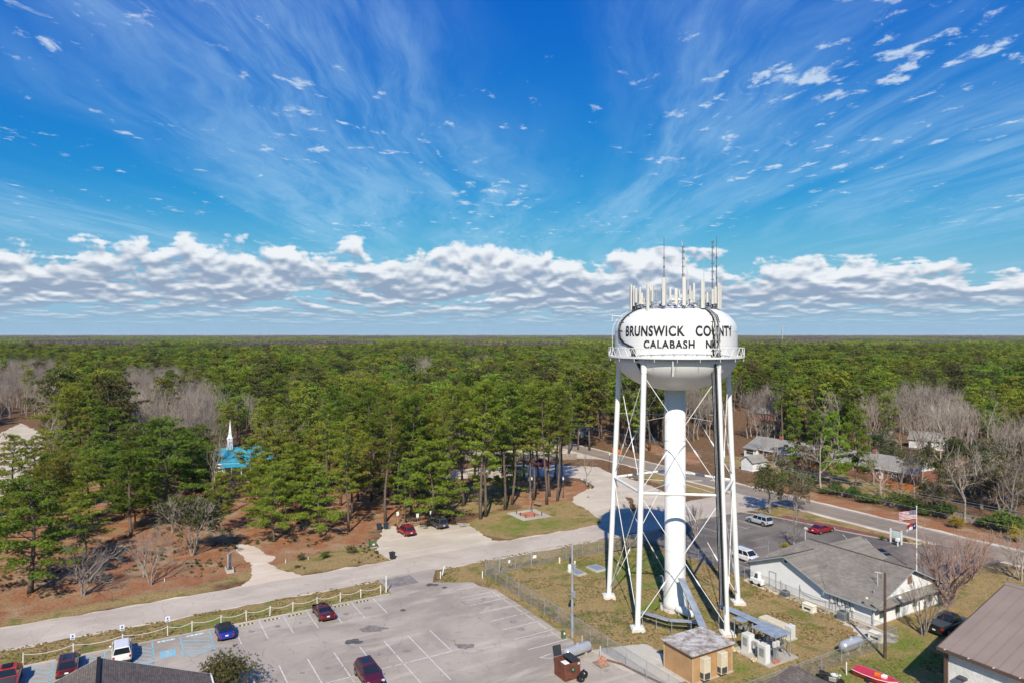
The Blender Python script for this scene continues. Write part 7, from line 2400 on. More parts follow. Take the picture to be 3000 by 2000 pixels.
TALL = [pine(10 + i, H=22.5, tufts=27, nb=9, bl=0.27, bw=0.075, csize=0.78, cb=(0.40, 0.45, 0.50, 0.36, 0.46, 0.42)[i], cr=(4.0, 3.4, 3.2, 4.4, 3.6, 4.1)[i], nbr=(34, 30, 27, 36, 29, 33)[i]) for i in range(6)]
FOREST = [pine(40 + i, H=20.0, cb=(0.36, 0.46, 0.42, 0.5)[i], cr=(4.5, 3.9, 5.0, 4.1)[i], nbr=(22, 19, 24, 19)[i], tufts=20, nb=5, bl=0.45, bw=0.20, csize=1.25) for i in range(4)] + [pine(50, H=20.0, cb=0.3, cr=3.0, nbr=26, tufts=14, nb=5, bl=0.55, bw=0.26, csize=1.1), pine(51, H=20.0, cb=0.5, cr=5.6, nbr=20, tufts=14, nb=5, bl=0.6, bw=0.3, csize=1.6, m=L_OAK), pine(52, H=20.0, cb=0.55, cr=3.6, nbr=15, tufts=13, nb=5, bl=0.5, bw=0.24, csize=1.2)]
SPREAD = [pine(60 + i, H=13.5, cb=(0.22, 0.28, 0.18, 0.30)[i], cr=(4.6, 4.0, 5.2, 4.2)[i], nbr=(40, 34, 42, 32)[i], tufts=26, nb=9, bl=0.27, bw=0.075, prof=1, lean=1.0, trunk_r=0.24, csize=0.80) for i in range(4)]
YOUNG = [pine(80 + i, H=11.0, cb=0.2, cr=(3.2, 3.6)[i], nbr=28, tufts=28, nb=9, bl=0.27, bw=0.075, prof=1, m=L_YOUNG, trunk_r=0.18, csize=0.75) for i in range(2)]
BARE_TALL = [bare(100 + i, H=17.0, spread=0.46, levels=5, r0=0.30, kids=((2, 3), (2, 4), (3, 4))[i], twig=0.024, upw=0.45) for i in range(3)]
BARE_WIDE = [bare(110 + i, H=10.0, spread=0.66, levels=5, r0=0.30, kids=(2, 4), twig=0.015, multi=(1, 3, 1)[i], upw=0.25) for i in range(3)]
BARE_FAN = [bare(120 + i, H=8.0, spread=0.40, levels=5, r0=0.21, kids=(2, 3), twig=0.014, multi=(7, 5)[i], m=(B_PINK, B_GREY)[i], upw=0.35) for i in range(2)]
BARE_THIN = [bare(130 + i, H=7.5, spread=0.50, levels=5, r0=0.17, kids=(2, 3), twig=0.013, multi=(3, 1)[i], upw=0.3) for i in range(2)]
OAK = [bare(140 + i, H=9.0, spread=0.62, levels=5, r0=0.20, kids=(3, 4), twig=0.024, multi=(1, 3, 3)[i], upw=0.25, leafm=(L_OAK, L_OAK, L_RED)[i], leafn=(420, 330, 260)[i]) for i in range(3)]
SHRUB = [shrub(150, 0.75, 1.05, 220), shrub(151, 1.5, 2.2, 520, bl=0.22, bw=0.12), shrub(152, 0.8, 1.1, 220, L_RED), shrub(153, 0.8, 1.0, 220, L_YELL)]


def plant(proto, name, label, cat, pos, h, H0, rz, group=None, wid=1.0, crown='crown', trunk='trunk'):
    s = h / H0
    r = thing(name, label, cat, (pos[0], pos[1], pos[2] if len(pos) > 2 else 0.0), rz, group)
    r.scale = (s * wid, s * wid, s)
    for nm, me in ((trunk, proto[0]), (crown, proto[1])):
        if me is not None:
            o = bpy.data.objects.new(nm, me)
            COL.objects.link(o)
            o.parent = r
    return r

# ------------------------------------------------------------------ planting: single trees first, then the woods
rt_ = random.Random(77)
TREE_XY = []                                # world positions already taken


def put_tree(proto, name, label, cat, px, py, h, H0, group=None, wid=1.0, rz=None, world=None):
    p = Vector(world) if world is not None else G(px, py)
    TREE_XY.append((p.x, p.y))
    return plant(proto, name, label, cat, p, h, H0, rt_.uniform(0, 6.28) if rz is None else rz, group, wid)


# the tall pines of the park, each stood on its own trunk foot
park = [(1312, 1512, 24, 'alone in front, just right of the parked dark SUV'), (1359, 1480, 23, 'second trunk right of the pavilion, with low side branches'),
        (1408, 1519, 25, 'left of the close pair in the middle of the park'), (1423, 1512, 24.5, 'right of the close pair in the middle of the park'),
        (1480, 1491, 24, 'left of the park flagpole by the edge of the pine straw'), (1500, 1476, 23, 'just behind the monument, left of the flagpole'),
        (1563, 1463, 23.5, 'right behind the park flagpole'), (1602, 1476, 24, 'beside the bench near the monument'),
        (1633, 1466, 23, 'beside the lamp post at the right edge of the park'), (1610, 1453, 23, 'second row behind the bench'),
        (1230, 1476, 22, 'in front of the dark pavilion roof'), (1206, 1506, 22, 'thin, between the lamp post and the pavilion'),
        (1130, 1527, 23, 'beside the trash carts at the gravel lot'), (1164, 1474, 22, 'left of the pavilion in the pine straw'),
        (1185, 1493, 22, 'behind the park lamp post'), (1021, 1557, 19, 'at the straw edge left of the gravel lot'),
        (1087, 1468, 22, 'shaded, left of the pavilion posts'), (1650, 1425, 22, 'rightmost of the park by the gravel drive'),
        (1508, 1438, 23, 'deep behind the monument'), (1580, 1429, 23, 'deep behind the bench'), (1546, 1442, 23, 'in the dark row behind the flagpole'),
        (1223, 1455, 22, 'close beside the pavilion roof'), (1446, 1378, 20, 'by the pine straw island at the back of the park'),
        (1472, 1395, 21, 'at the back between the straw islands'), (1049, 1468, 22, 'in the shady left part of the park'),
        (998, 1480, 21, 'left of the young bright pine'), (951, 1480, 20, 'in shade behind the bright pine'), (968, 1425, 22, 'deep in the left park wood'),
        (1110, 1430, 22, 'behind the pavilion on its left'), (1165, 1425, 22, 'touching the back of the pavilion'), (1060, 1410, 22, 'behind the shaded lawn left'),
        (1390, 1400, 21, 'behind the picnic grills'), (1625, 1400, 21, 'at the bend of the gravel drive'), (1535, 1400, 22, 'behind the dark trunks'), (1300, 1400, 21, 'right behind the pavilion')]
for i, (x, y, h, where) in enumerate(park):
    put_tree(TALL[i % 6], 'pine_tree', 'tall park pine ' + where, 'tree', x, y, h, 22.5, 'tall pines of the park')

low = [(89, 1735, 14.2, 0, 1.35, 'broad low pine at the lower left edge of the picture'), (470, 1530, 18, 2, 1.15, 'big spreading pine in front of the blue-roofed church'),
       (208, 1400, 21, 1, 1.0, 'tall spreading pine right of the left gravel road'), (393, 1548, 9, 3, 1.0, 'small leaning pine under the big spreading pine'),
       (300, 1440, 17, 3, 1.2, 'dark spreading pine between the gravel road and the church'), (605, 1470, 11, 0, 0.9, 'pine leaning over the church porch'),
       (150, 1560, 11, 1, 0.9, 'low pine behind the broad left pine'), (20, 1620, 9.5, 3, 1.1, 'cut-off low pine at the left edge of the picture'),
       (800, 1452, 11.5, 0, 1.0, 'dense low pine hiding the right end of the church roof'), (590, 1432, 10, 3, 1.2, 'low pine hiding the left end of the church roof'), (560, 1500, 15, 1, 0.8, 'pine just left of the church front'), (860, 1440, 17, 2, 0.8, 'pine right of the church roof'),
       (330, 1500, 13, 2, 0.8, 'pine half hidden left of the big spreading pine'), (745, 1475, 9, 1, 0.9, 'low pine right of the church porch'),
       (250, 1640, 9.5, 3, 1.2, 'low pine behind the bare pale street tree'), (640, 1560, 10, 1, 1.0, 'low pine behind the evergreen oak and the sand driveway'), (420, 1470, 14, 0, 1.1, 'dense pine left of the church behind the big spreading one'), (150, 1480, 9, 2, 1.0, 'rounded pine near the gravel road pole'), (40, 1520, 6, 0, 1.2, 'pine beside the gravel road at the left edge')]
for (x, y, h, v, w, lab) in low:
    put_tree(SPREAD[v], 'pine_tree', lab, 'tree', x, y, h, 13.5, 'spreading pines left of the park', w)
for (x, y, h, v, lab) in ((778, 1546, 10.5, 0, 'bright green young pine right of the church'), (940, 1572, 11.5, 1, 'bright green young pine left of the gravel lot'),
                          (880, 1500, 11, 0, 'bright young pine between the church and the park')):
    put_tree(YOUNG[v], 'pine_tree', lab, 'tree', x, y, h, 11.0, 'young bright pines')
for (proto, H0, x, y, h, w, lab, cat) in (
        (BARE_WIDE[1], 10.0, 242, 1744, 7.8, 1.0, 'bare pale multi-stemmed tree at the street left of the other bare tree', 'tree'),
        (BARE_THIN[0], 7.5, 442, 1712, 8.2, 1.0, 'slim bare tree by the street beside the sand driveway sign', 'tree'),
        (BARE_THIN[1], 7.5, 420, 1690, 6.5, 1.0, 'small bare tree behind the slim bare street tree', 'tree'),
        (OAK[1], 9.0, 565, 1625, 9.6, 1.0, 'grey-limbed evergreen oak left of the sand driveway', 'tree'),
        (BARE_WIDE[0], 10.0, 505, 1560, 7.5, 0.9, 'grey leafless tree behind the evergreen oak', 'tree'),
        (BARE_WIDE[2], 10.0, 1720, 1425, 8.6, 0.8, 'bare grey tree at the gravel drive right of the park', 'tree'),
        (BARE_FAN[1], 8.0, 2039, 1575, 6.2, 0.8, 'dark bare young tree right of the tower column', 'tree'),
        (OAK[0], 9.0, 2255, 1502, 8.8, 0.95, 'round evergreen oak behind the silver SUV', 'tree'),
        (OAK[2], 9.0, 2330, 1496, 8.2, 0.8, 'rust-tinged evergreen tree by the two-lane road', 'tree'),
        (BARE_WIDE[0], 10.0, 2326, 1603, 8.4, 0.72, 'bare grey tree in front of the red car', 'tree'),
        (BARE_FAN[0], 8.0, 2775, 1778, 9.6, 1.5, 'large fan-shaped bare tree with reddish twigs right of the white office', 'tree'),
        (BARE_FAN[0], 8.0, 2850, 1695, 7.4, 1.2, 'smaller reddish bare tree behind the large fan-shaped one', 'tree'),
        (BARE_FAN[1], 8.0, 2705, 1860, 7.0, 0.9, 'bare grey crape myrtle by the office side wall', 'tree'),
        (BARE_WIDE[1], 10.0, 2991, 1700, 8.2, 0.8, 'dark bare tree at the right edge of the picture', 'tree'),
        (BARE_WIDE[2], 10.0, 2826, 1530, 12.5, 0.8, 'big bare tree across the two-lane road right of the flags', 'tree'),
        (BARE_WIDE[0], 10.0, 2560, 1418, 10, 0.8, 'grey bare tree in front of the farther brick house', 'tree'),
        (BARE_TALL[0], 17.0, 2235, 1350, 11, 0.9, 'thin grey bare tree over the white garden shed', 'tree'),
        (BARE_WIDE[1], 10.0, 2960, 1500, 12, 0.9, 'tangled bare tree beyond the road at the right edge', 'tree'),
        (BARE_WIDE[0], 10.0, 2640, 1450, 9, 0.9, 'grey bare tree behind the hedge above the flags', 'tree'),
        (OAK[0], 9.0, 2700, 1440, 10, 0.9, 'dark evergreen oak behind the roadside hedge', 'tree'),
        (OAK[1], 9.0, 2900, 1420, 11, 0.95, 'half-bare oak near the right edge beyond the road', 'tree'),
        (OAK[0], 9.0, 2790, 1400, 10, 0.9, 'rounded evergreen oak beyond the big bare tree', 'tree'),
        (OAK[2], 9.0, 2985, 1440, 10, 0.9, 'rusty half-bare oak cut by the right edge', 'tree')):
    put_tree(proto, 'bare_tree' if proto in BARE_WIDE + BARE_FAN + BARE_THIN + BARE_TALL else 'oak_tree', lab, cat, x, y, h, H0, None, w)
for (x, y, h, lab) in ((2278 + 60, 1378, 15, 'tall slim pine beside the orange garden fence'), (2432, 1425, 16, 'tall pine with bright crown left of the farther brick house'),
                       (2380, 1395, 15, 'slim pine in the yard behind the orange garden fence'), (2505, 1430, 17, 'bright tall pine in front of the farther brick house')):
    put_tree(YOUNG[x % 2], 'pine_tree', lab, 'tree', x, y, h, 11.0, None, 0.72)

k_oak = {}
extra = []
for i in range(120):
    a, b = rt_.uniform(-112, -18), rt_.uniform(133.5, 178)
    if (-114 < a < -86 and 144 < b < 170) or (a < -84 and b < 150 and rt_.random() < 0.7):
        continue
    p = AB(a, b)
    if min(((p.x - q[0]) ** 2 + (p.y - q[1]) ** 2) for q in TREE_XY) < 9.0 or p.x > 0.80 * p.y:
        continue
    TREE_XY.append((p.x, p.y))
    extra.append((p, rt_.random()))
extra.sort(key=lambda e: e[0].x / e[0].y)
nb_, no_ = 0, 0
for p, q in extra:
    if q < 0.5:
        plant(BARE_WIDE[int(q * 100) % 3], 'bare_tree', 'tangled grey leafless tree in the thicket beyond the road, %s from left' % ORD[nb_], 'tree', p, rt_.uniform(8, 13), 10.0, rt_.uniform(0, 6), 'thicket beyond the two-lane road', 0.85)
        nb_ += 1
    else:
        plant(OAK[int(q * 100) % 3], 'oak_tree', 'half-evergreen oak in the thicket beyond the road, %s from left' % ORD[no_], 'tree', p, rt_.uniform(6, 11), 9.0, rt_.uniform(0, 6), 'thicket beyond the two-lane road', 0.95)
        no_ += 1

# hedge and shrubs along the far side of the two-lane road
for i in range(34):
    a = -106 + i * 2.15 + rt_.uniform(-0.9, 0.9)
    if i % 7 in (2, 5):
        continue
    p = AB(a, 132.0 + rt_.uniform(-1.8, 2.6) + (1.0 if a > -70 else 0))
    sr = plant(SHRUB[1] if i % 4 else SHRUB[0], 'roadside_shrub', 'evergreen shrub in the hedge beyond the two-lane road, %s from left' % ORD[i], 'shrub', p, rt_.uniform(1.0, 3.4), 2.2 if i % 4 else 1.05, rt_.uniform(0, 6), 'hedge along the far side of the road', 1.1 if i % 4 else 0.8, 'foliage', 'stem')
for (x, y, h, k, lab) in ((883, 1640, 0.9, 2, 'small dry shrub farthest left on the street verge'), (954, 1634, 1.1, 0, 'round shrub in the middle of the street verge row'), (1030, 1621, 1.1, 2, 'reddish shrub on the verge nearest the green utility box'),
                          (2585, 1582, 0.7, 0, 'clipped shrub left of the office sign'), (2630, 1590, 0.75, 0, 'clipped shrub in front of the office sign'), (2655, 1586, 0.6, 0, 'clipped shrub right of the office sign'),
                          (2302, 1604, 0.9, 3, 'pale shrub under the bare tree by the office roof'), (122, 1402, 2.2, 0, 'dark bush beside the left gravel road pole')):
    plant(SHRUB[k], 'shrub', lab, 'shrub', G(x, y), h, 1.05, rt_.uniform(0, 6), None, 1.0, 'foliage', 'stem')
plant(shrub(160, 2.1, 3.2, 1400, leaf_material('weeping_leaves', (0.06, 0.075, 0.022), (0.20, 0.19, 0.06), (0.25, 0.12, 0.06), bshare=0.5), bl=0.24, bw=0.07), 'weeping_shrub', 'large rounded weeping shrub beside the brown shingle roof', 'shrub', AB(-69.4, 8.6), 3.9, 3.2, 0.4, None, 0.95, 'foliage', 'stem')
for (a, b, h, lab) in ((-68.4, 3.6, 2.3, 'yellow-leaved shrub at the brown roof corner left of the weeping shrub'), (-66.0, 9.0, 1.6, 'yellow-leaved shrub in front of the weeping shrub')):
    plant(SHRUB[3], 'shrub', lab, 'shrub', AB(a, b), h, 1.05, 1.0, None, 0.75, 'foliage', 'stem')
for (x, y, h, lab) in ((2800, 1545, 1.6, 'pale pampas grass clump beside the big bare roadside tree'), (2975, 1585, 1.8, 'pale pampas grass clump at the right edge of the road')):
    plant(shrub(170, 0.8, 1.2, 200, L_YELL, 0.5, 0.05), 'pampas_grass', lab, 'grass clump', G(x, y), h, 1.2, 0.0, None, 1.0, 'foliage', 'stem')

L_DRY = leaf_material('dry_grass_blades', (0.27, 0.19, 0.085), (0.46, 0.34, 0.16), (0.30, 0.20, 0.09))
L_LAWN = leaf_material('green_grass_blades', (0.16, 0.19, 0.04), (0.28, 0.30, 0.07), (0.30, 0.22, 0.09))

# ---- the woods
CLEAR = [ABpoly([(-96, -80), (-100, -3), (-101, 30), (-112, 34), (-113, 60), (-117, 78), (-136, 70), (-150, 52), (-152, 76), (-160, 80), (-170, 78), (-180, 110), (-168, 125), (-150, 112), (-300, 116), (-300, 128), (-150, 126),
                 (-150, 140), (-160, 150), (-160, 170), (-130, 178), (-80, 168), (-60, 150), (30, 150), (30, -80)]),
         Gpoly([(-300, 1600), (-300, 1300), (40, 1225), (150, 1255), (160, 1310), (130, 1420), (60, 1480)]),
         Gpoly([(640, 1362), (600, 1440), (720, 1432), (800, 1400), (900, 1375), (880, 1355), (700, 1350)]),
         Gpoly([(2100, 1215), (2260, 1190), (2290, 1250), (2110, 1300)]),
         Gpoly([(2520, 1300), (2800, 1290), (2800, 1330), (2540, 1340)])]
STRAW_OPEN = Gpoly([(-200, 1900), (-200, 1500), (150, 1430), (420, 1440), (640, 1420), (900, 1420), (1000, 1470), (1090, 1545), (1100, 1660)])


def allowed(pts):
    ok = np.ones(len(pts), bool)
    for p in CLEAR:
        ok &= ~in_poly(pts[:, 0], pts[:, 1], p)
    return pts[ok]


def jitter_grid(y0, y1, cell, seed, half=0.84):
    """loose planting over the wedge of land ahead"""
    r = np.random.RandomState(seed)
    ys = np.arange(y0, y1, cell)
    out = []
    for y in ys:
        w = half * y + 30
        xs = np.arange(-w, w, cell)
        out.append(np.stack([xs + r.uniform(-0.45, 0.45, len(xs)) * cell, y + r.uniform(-0.45, 0.45, len(xs)) * cell], 1))
    return np.concatenate(out)


def canopy_poly(pts, z=13.0):
    return [tuple(G(x, y, z)[:2]) for x, y in pts]


BARE_SPOTS = [canopy_poly([(-120, 1230), (-60, 1060), (130, 1052), (205, 1075), (195, 1170), (120, 1225)]), canopy_poly([(330, 1190), (345, 1080), (560, 1095), (650, 1150), (650, 1235), (560, 1230), (420, 1225)]),
              canopy_poly([(60, 1022), (200, 1003), (420, 1008), (430, 1030), (180, 1042)]), canopy_poly([(1060, 1100), (1180, 1055), (1290, 1060), (1260, 1115)]), canopy_poly([(640, 1030), (980, 1022), (900, 1042)]),
              canopy_poly([(2130, 1230), (2160, 1120), (2290, 1115), (2290, 1200), (2240, 1260)]), canopy_poly([(2500, 1190), (2650, 1140), (2800, 1150), (2850, 1230), (2600, 1250)]),
              canopy_poly([(1930, 1260), (1960, 1160), (2100, 1150), (2100, 1250)]), canopy_poly([(2200, 1000), (2450, 1004), (2430, 1012), (2200, 1010)]), canopy_poly([(2850, 1220), (3100, 1200), (3100, 1330), (2850, 1300)]),
              canopy_poly([(1330, 1080), (1400, 1040), (1450, 1050), (1420, 1090)])]


def bare_odds(pts):
    sp = np.zeros(len(pts), bool)
    for p in BARE_SPOTS:
        sp |= in_poly(pts[:, 0], pts[:, 1], p)
    nz = np.array([mnoise.noise(Vector((x * 0.011, y * 0.011, 4.0))) for x, y in pts])
    return np.where(sp, 0.95, np.where(nz > 0.26, 0.62, 0.11))


taken = np.array(TREE_XY)
near = allowed(jitter_grid(108, 470, 6.2, 5))
open_ = in_poly(near[:, 0], near[:, 1], STRAW_OPEN)
odds = bare_odds(near)
cand = []
for k, (x, y) in enumerate(near):
    if ((taken[:, 0] - x) ** 2 + (taken[:, 1] - y) ** 2).min() < 14.0 or (open_[k] and rt_.random() < (0.80 if y < 112 + 0.1 * x + 14 else 0.22)):
        continue
    cand.append((x, y, odds[k]))
cand.sort(key=lambda c: c[1])
MARKS = [(110, 'the left gravel road'), (300, 'the low left pines'), (560, 'the grey leafless patch'), (760, 'the church steeple'), (1000, 'the bright young pines'), (1180, 'the red SUV'), (1330, 'the pavilion'), (1480, 'the park trunks'),
         (1640, 'the park flagpole'), (1800, 'the gravel drive'), (1910, 'the left tower legs'), (2060, 'the tower column'), (2180, 'the right tower legs'), (2300, 'the garden shed'), (2420, 'the orange fence'), (2620, 'the farther brick house'), (2800, 'the flags'), (9000, 'the right road bend')]
WOODS = {}


def wood_label(o, look, x, y):
    """labels of trees in the woods: by the landmark they rise above, their row, and their place in it"""
    px = 1500 + FPX * x / y
    mark = next(nm for lim, nm in MARKS if px < lim)
    row = ORD[min(11, int((y - 112) / 22))]
    WOODS.setdefault((look, mark, row), []).append((px, o))


n_pine = len(park) + len(low) + 7
n_bare = 30
far_pts = {'pine': [], 'bare': []}
for (x, y, od) in cand:
    if 648 < 1500 + FPX * x / y < 732 and y < 168:
        continue
    isb = rt_.random() < od
    rz = rt_.uniform(0, 6.28)
    inframe = abs(x) < 0.77 * y + 4
    if isb:
        if n_bare < 270 and inframe:
            n_bare += 1
            h = rt_.uniform(14.5, 19.5)
            o = plant(BARE_TALL[rt_.randrange(3)], 'bare_tree', 'x', 'tree', (x, y, 0), h, 17.0, rz, 'leafless trees in the woods', rt_.uniform(0.85, 1.2))
            wood_label(o, 'leafless grey tree', x, y)
        else:
            far_pts['bare'].append((x, y, rt_.uniform(13.5, 18.5) / 17.0, rz))
    else:
        h = 17.5 + 6.5 * mnoise.noise(Vector((x * 0.021, y * 0.021, 9.0))) + rt_.uniform(-4.5, 4.0)
        if y < 150 and x < 20:
            h *= 0.82
        if y < 172 and -105 < x < -38:
            h = min(h, rt_.uniform(8.5, 12.5))
        if n_pine < 295 and inframe:
            n_pine += 1
            pr, H0 = (FOREST[rt_.randrange(7)], 20.0) if y > 165 or rt_.random() < 0.4 else (TALL[rt_.randrange(6)], 22.5)
            if y < 150 and rt_.random() < 0.5:
                pr, H0, h = SPREAD[rt_.randrange(4)], 13.5, rt_.uniform(10, 15)
            o = plant(pr, 'pine_tree', 'x', 'tree', (x, y, 0), h, H0, rz, 'pines in the woods', rt_.uniform(0.9, 1.15))
            wood_label(o, 'tall green pine' if h > 17.5 else 'short green pine', x, y)
        else:
            far_pts['pine'].append((x, y, h / 20.0, rz))
mid = allowed(jitter_grid(470, 1000, 6.9, 6))
for (x, y), od in zip(mid, bare_odds(mid)):
    (far_pts['bare'] if rt_.random() < od else far_pts['pine']).append((x, y, 0.86 + 0.34 * mnoise.noise(Vector((x * 0.012, y * 0.012, 9.0))) + rt_.uniform(-0.24, 0.2), rt_.uniform(0, 6.28)))


for (look, mark, row), lst in WOODS.items():
    lst.sort(key=lambda q: q[0])
    for k, (px, o) in enumerate(lst):
        o['label'] = '%s above %s, %s row of the woods' % (look, mark, row) + (', %s from left' % ORD[k] if len(lst) > 1 else '')


def scatter(name, label_kind, pts, protos):
    """one object that repeats whole-tree meshes over many points"""
    me = bpy.data.meshes.new(name)
    a = np.array(pts)
    me.from_pydata([(p[0], p[1], p[4] if len(p) > 4 else 0.0) for p in pts], [], [])
    for nm, col_ in (('sc', 2), ('rot', 3)):
        at = me.attributes.new(nm, 'FLOAT', 'POINT')
        at.data.foreach_set('value', a[:, col_].astype(np.float32))
    pk = me.attributes.new('pick', 'INT', 'POINT')
    pk.data.foreach_set('value', np.random.RandomState(3).randint(0, len(protos), len(pts)).astype(np.int32))
    o = bpy.data.objects.new(name, me)
    COL.objects.link(o)
    c = bpy.data.collections.new(name + '_sources')
    for i, parts in enumerate(protos):
        # trunk and crown together as one source mesh
        src = bpy.data.objects.new('%s_source_%d' % (name, i), merge_parts(parts))
        c.objects.link(src)
    ng = bpy.data.node_groups.new(name + '_scatter', 'GeometryNodeTree')
    ng.interface.new_socket('Geometry', in_out='INPUT', socket_type='NodeSocketGeometry')
    ng.interface.new_socket('Geometry', in_out='OUTPUT', socket_type='NodeSocketGeometry')
    N = NT(ng)
    gi, go = N.node('NodeGroupInput'), N.node('NodeGroupOutput')
    ci = N.node('GeometryNodeCollectionInfo', transform_space='ORIGINAL')
    ci.inputs['Collection'].default_value = c
    ci.inputs['Separate Children'].default_value = True
    ci.inputs['Reset Children'].default_value = True
    ip = N.node('GeometryNodeInstanceOnPoints')

    def named(nm, dt):
        nd = N.node('GeometryNodeInputNamedAttribute', data_type=dt)
        nd.inputs['Name'].default_value = nm
        return nd.outputs[0]
    N.l.new(gi.outputs[0], ip.inputs['Points'])
    N.l.new(ci.outputs[0], ip.inputs['Instance'])
    ip.inputs['Pick Instance'].default_value = True
    N.l.new(named('pick', 'INT'), ip.inputs['Instance Index'])
    e2r = N.node('FunctionNodeEulerToRotation')
    cx = N.node('ShaderNodeCombineXYZ')
    N.l.new(named('rot', 'FLOAT'), cx.inputs[2])
    N.l.new(cx.outputs[0], e2r.inputs[0])
    N.l.new(e2r.outputs[0], ip.inputs['Rotation'])
    cs = N.node('ShaderNodeCombineXYZ')
    sc = named('sc', 'FLOAT')
    for k in range(3):
        N.l.new(sc, cs.inputs[k])
    N.l.new(cs.outputs[0], ip.inputs['Scale'])
    N.l.new(ip.outputs[0], go.inputs[0])
    md = o.modifiers.new('scatter', 'NODES')
    md.node_group = ng
    o['kind'] = 'stuff'
    o['label'] = label_kind[0]
    o['category'] = label_kind[1]
    return o


def merge_parts(parts):
    parts = [p for p in parts if p is not None]
    vs, ls, lt, mi, tint = [], [], [], [], []
    off = 0
    mats = []
    for p in parts:
        n = len(p.vertices)
        co = np.empty(n * 3, np.float32)
        p.vertices.foreach_get('co', co)
        li = np.empty(len(p.loops), np.int32)
        p.loops.foreach_get('vertex_index', li)
        tot = np.empty(len(p.polygons), np.int32)
        p.polygons.foreach_get('loop_total', tot)
        t = np.full(n, 0.5, np.float32)
        if 'tint' in p.attributes:
            p.attributes['tint'].data.foreach_get('value', t)
        vs.append(co.reshape(-1, 3))
        ls.append(li + off)
        lt.append(tot)
        mi.append(np.full(len(tot), len(mats), np.int32))
        tint.append(t)
        mats.append(p.materials[0])
        off += n
    v, l, t = np.concatenate(vs), np.concatenate(ls), np.concatenate(lt)
    me = bpy.data.meshes.new('tree_source')
    me.vertices.add(len(v))
    me.vertices.foreach_set('co', v.ravel())
    me.loops.add(len(l))
    me.loops.foreach_set('vertex_index', l.astype(np.int32))
    me.polygons.add(len(t))
    me.polygons.foreach_set('loop_start', np.concatenate([[0], np.cumsum(t)[:-1]]).astype(np.int32))
    me.update(calc_edges=True)
    at = me.attributes.new('tint', 'FLOAT', 'POINT')
    at.data.foreach_set('value', np.concatenate(tint))
    for m in mats:
        me.materials.append(m)
    me.polygons.foreach_set('material_index', np.concatenate(mi))
    return me


def low_pine_patch(seed, size=64.0, cell=6.4, leafm=None, hh=(13, 21), barked=False):
    """a block of far canopy: many simple crowns in one source mesh"""
    rs = np.random.RandomState(seed)
    P, D, T = [], [], []
    for gx in np.arange(-size / 2, size / 2, cell):
        for gy in np.arange(-size / 2, size / 2, cell):
            x, y = gx + rs.uniform(0, cell), gy + rs.uniform(0, cell)
            h = rs.uniform(*hh)
            r = rs.uniform(2.6, 4.3)
            tint = rs.uniform(0.1, 0.8)
            for k in range(7):
                c = np.array([x, y, h - r * 0.9]) + rs.normal(0, 1, 3) * np.array([r * 0.45, r * 0.45, r * 0.4])
                p, d, tt = clump_tufts(c, r * 0.55, 9, rs, 0.75)
                P.append(p)
                D.append(d)
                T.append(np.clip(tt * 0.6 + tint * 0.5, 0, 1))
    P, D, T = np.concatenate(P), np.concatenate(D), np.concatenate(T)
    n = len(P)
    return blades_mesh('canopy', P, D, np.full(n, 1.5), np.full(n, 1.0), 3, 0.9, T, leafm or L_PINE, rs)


scatter('pine_wood', ('green pine wood stretching from the houses toward the horizon', 'forest'), far_pts['pine'], FOREST)
if far_pts['bare']:
    scatter('leafless_wood', ('grey leafless trees scattered through the far woods', 'forest'), far_pts['bare'], BARE_TALL)
L_FARBARE = leaf_material('far_leafless_canopy', (0.13, 0.10, 0.085), (0.25, 0.20, 0.175), (0.22, 0.15, 0.12))
far_a, far_b = [], []
r9 = np.random.RandomState(8)
for y0, y1, cell, s in ((1000, 3200, 60.0, 1.0), (3200, 9000, 110.0, 1.9), (9000, 20000, 240.0, 4.2)):
    for (x, y) in jitter_grid(y0, y1, cell, 9):
        n = mnoise.noise(Vector((x * 0.004, y * 0.0022, 1.0)))
        (far_b if n > 0.27 else far_a).append((x, y, s, float(r9.randint(4)) * PI / 2, -20.0 * 0.9 * (s - 1.0) if s > 1 else 0.0))
scatter('far_canopy', ('distant green forest canopy reaching the horizon', 'forest'), far_a, [(low_pine_patch(200 + i),) for i in range(3)])
scatter('far_leafless_canopy', ('distant grey leafless patches in the far forest', 'forest'), far_b, [(low_pine_patch(220, leafm=L_FARBARE, hh=(16, 23)),)])
ug = []
r7 = np.random.RandomState(17)
for k in range(9000):
    x, y = r7.uniform(-100, 25), r7.uniform(88, 175)
    ug.append((x, y))
ug = np.array(ug)
ok = np.zeros(len(ug), bool)
for p in STRAW[:3] + [LAWN[5], LAWN[6]]:
    ok |= poly_dist(ug[:, 0], ug[:, 1], p) > -0.6
dn = np.array([mnoise.noise(Vector((x * 0.12, y * 0.12, 2.0))) for x, y in ug])
ok &= (dn > 0.16) & (toab((ug[:, 0], ug[:, 1]))[0] < -99.0)
for p in (Gpoly([(700, 1592), (742, 1598), (806, 1634), (905, 1686), (708, 1720), (692, 1612)]), Gpoly([(1098, 1604), (1118, 1552), (1370, 1533), (1500, 1583), (1150, 1648)])):
    ok &= ~in_poly(ug[:, 0], ug[:, 1], p)
ug = ug[ok]
scatter('undergrowth', ('low dry undergrowth and seedlings on the pine straw', 'undergrowth'), [(x, y, r7.uniform(0.18, 0.62), r7.uniform(0, 6.28)) for x, y in ug], [shrub(180, 0.6, 0.7, 60, L_RED, 0.2, 0.07), shrub(181, 0.5, 0.8, 60, L_OAK, 0.2, 0.06), shrub(182, 0.5, 0.5, 50, L_DRY, 0.25, 0.05), bare(183, H=1.0, levels=3, r0=0.03, twig=0.01, multi=4)])
tf = []
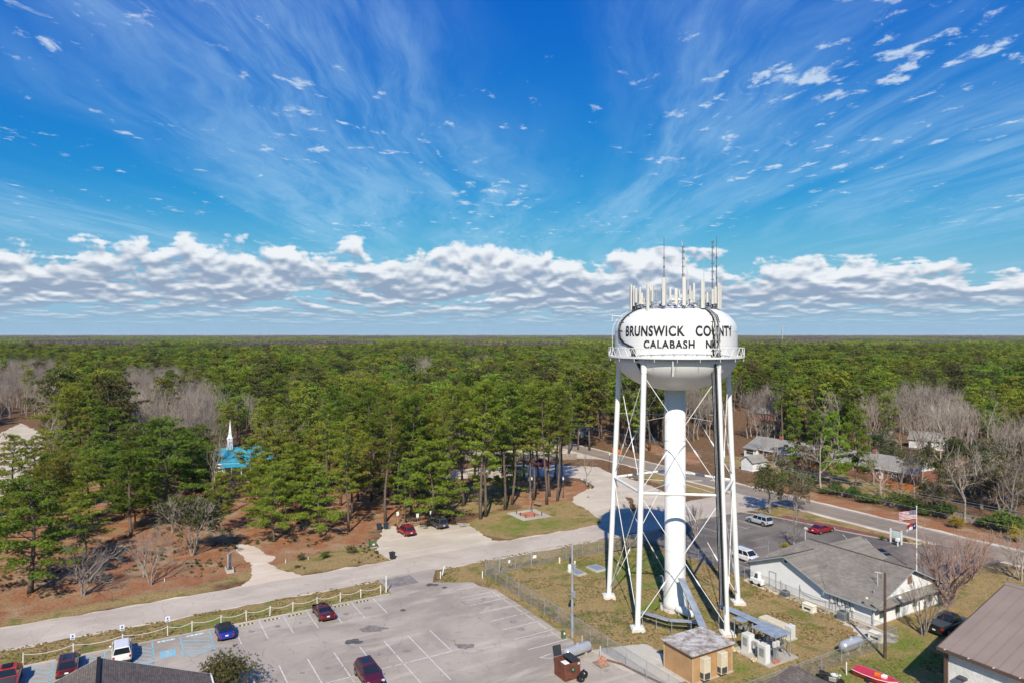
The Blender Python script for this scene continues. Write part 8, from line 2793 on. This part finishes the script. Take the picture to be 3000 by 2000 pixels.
for k in range(42000):
    a, b = r7.uniform(-92, -36), r7.uniform(-12, 76)
    tf.append((a, b))
tf = np.array(tf)
wx = CA * tf[:, 0] + SA * tf[:, 1]
wy = -SA * tf[:, 0] + CA * tf[:, 1]
inl = np.zeros(len(tf), bool)
for p in LAWN[:2]:
    inl |= poly_dist(wx, wy, p) > 0.0
dn = np.array([mnoise.noise(Vector((x * 0.25, y * 0.25, 5.0))) for x, y in zip(wx, wy)])
lot = ABpoly([(-86.1, -70), (-86.1, 31.4), (-92, 31.4), (-92, 40.2), (-87.0, 37.4), (-84.6, 42.6), (-80.2, 44.2), (-60, 44.3), (-57, 50.9), (-20, 50.9), (-20, -70)])
inl &= (dn > -0.05) & ~in_poly(wx, wy, lot) & ~in_poly(wx, wy, ABpoly([(-53.2, 47.8), (-47, 47.8), (-47, 62.5), (-53.2, 62.5)]))
scatter('grass_tufts', ('dry grass tufts on the tower lawn and the street verge', 'grass'), [(x, y, r7.uniform(0.06, 0.17), r7.uniform(0, 6.28)) for x, y in zip(wx[inl], wy[inl])], [shrub(190, 0.7, 0.4, 30, L_DRY, 0.5, 0.07), shrub(191, 0.7, 0.35, 30, L_DRY, 0.5, 0.07), shrub(192, 0.6, 0.35, 30, L_LAWN, 0.4, 0.07)])
print('TREES', n_pine, n_bare, len(far_pts['pine']), len(far_pts['bare']), len(far_a), len(far_b))

# ------------------------------------------------------------------ the air between here and the horizon
HZ = bpy.data.materials.new('thin_haze')
HZ.use_nodes = True
HZ.node_tree.nodes.clear()
Nh = NT(HZ.node_tree)
pv = Nh.node('ShaderNodeVolumePrincipled')
pv.inputs['Color'].default_value = (0.86, 0.93, 1.0, 1)
pv.inputs['Density'].default_value = 0.000028
pv.inputs['Anisotropy'].default_value = 0.0
ho = Nh.node('ShaderNodeOutputMaterial')
Nh.l.new(pv.outputs[0], ho.inputs['Volume'])
hz = MB().box(-26000, 26000, -600, 25000, -1.0, 90.0).build('haze', HZ)
hz['kind'] = 'stuff'
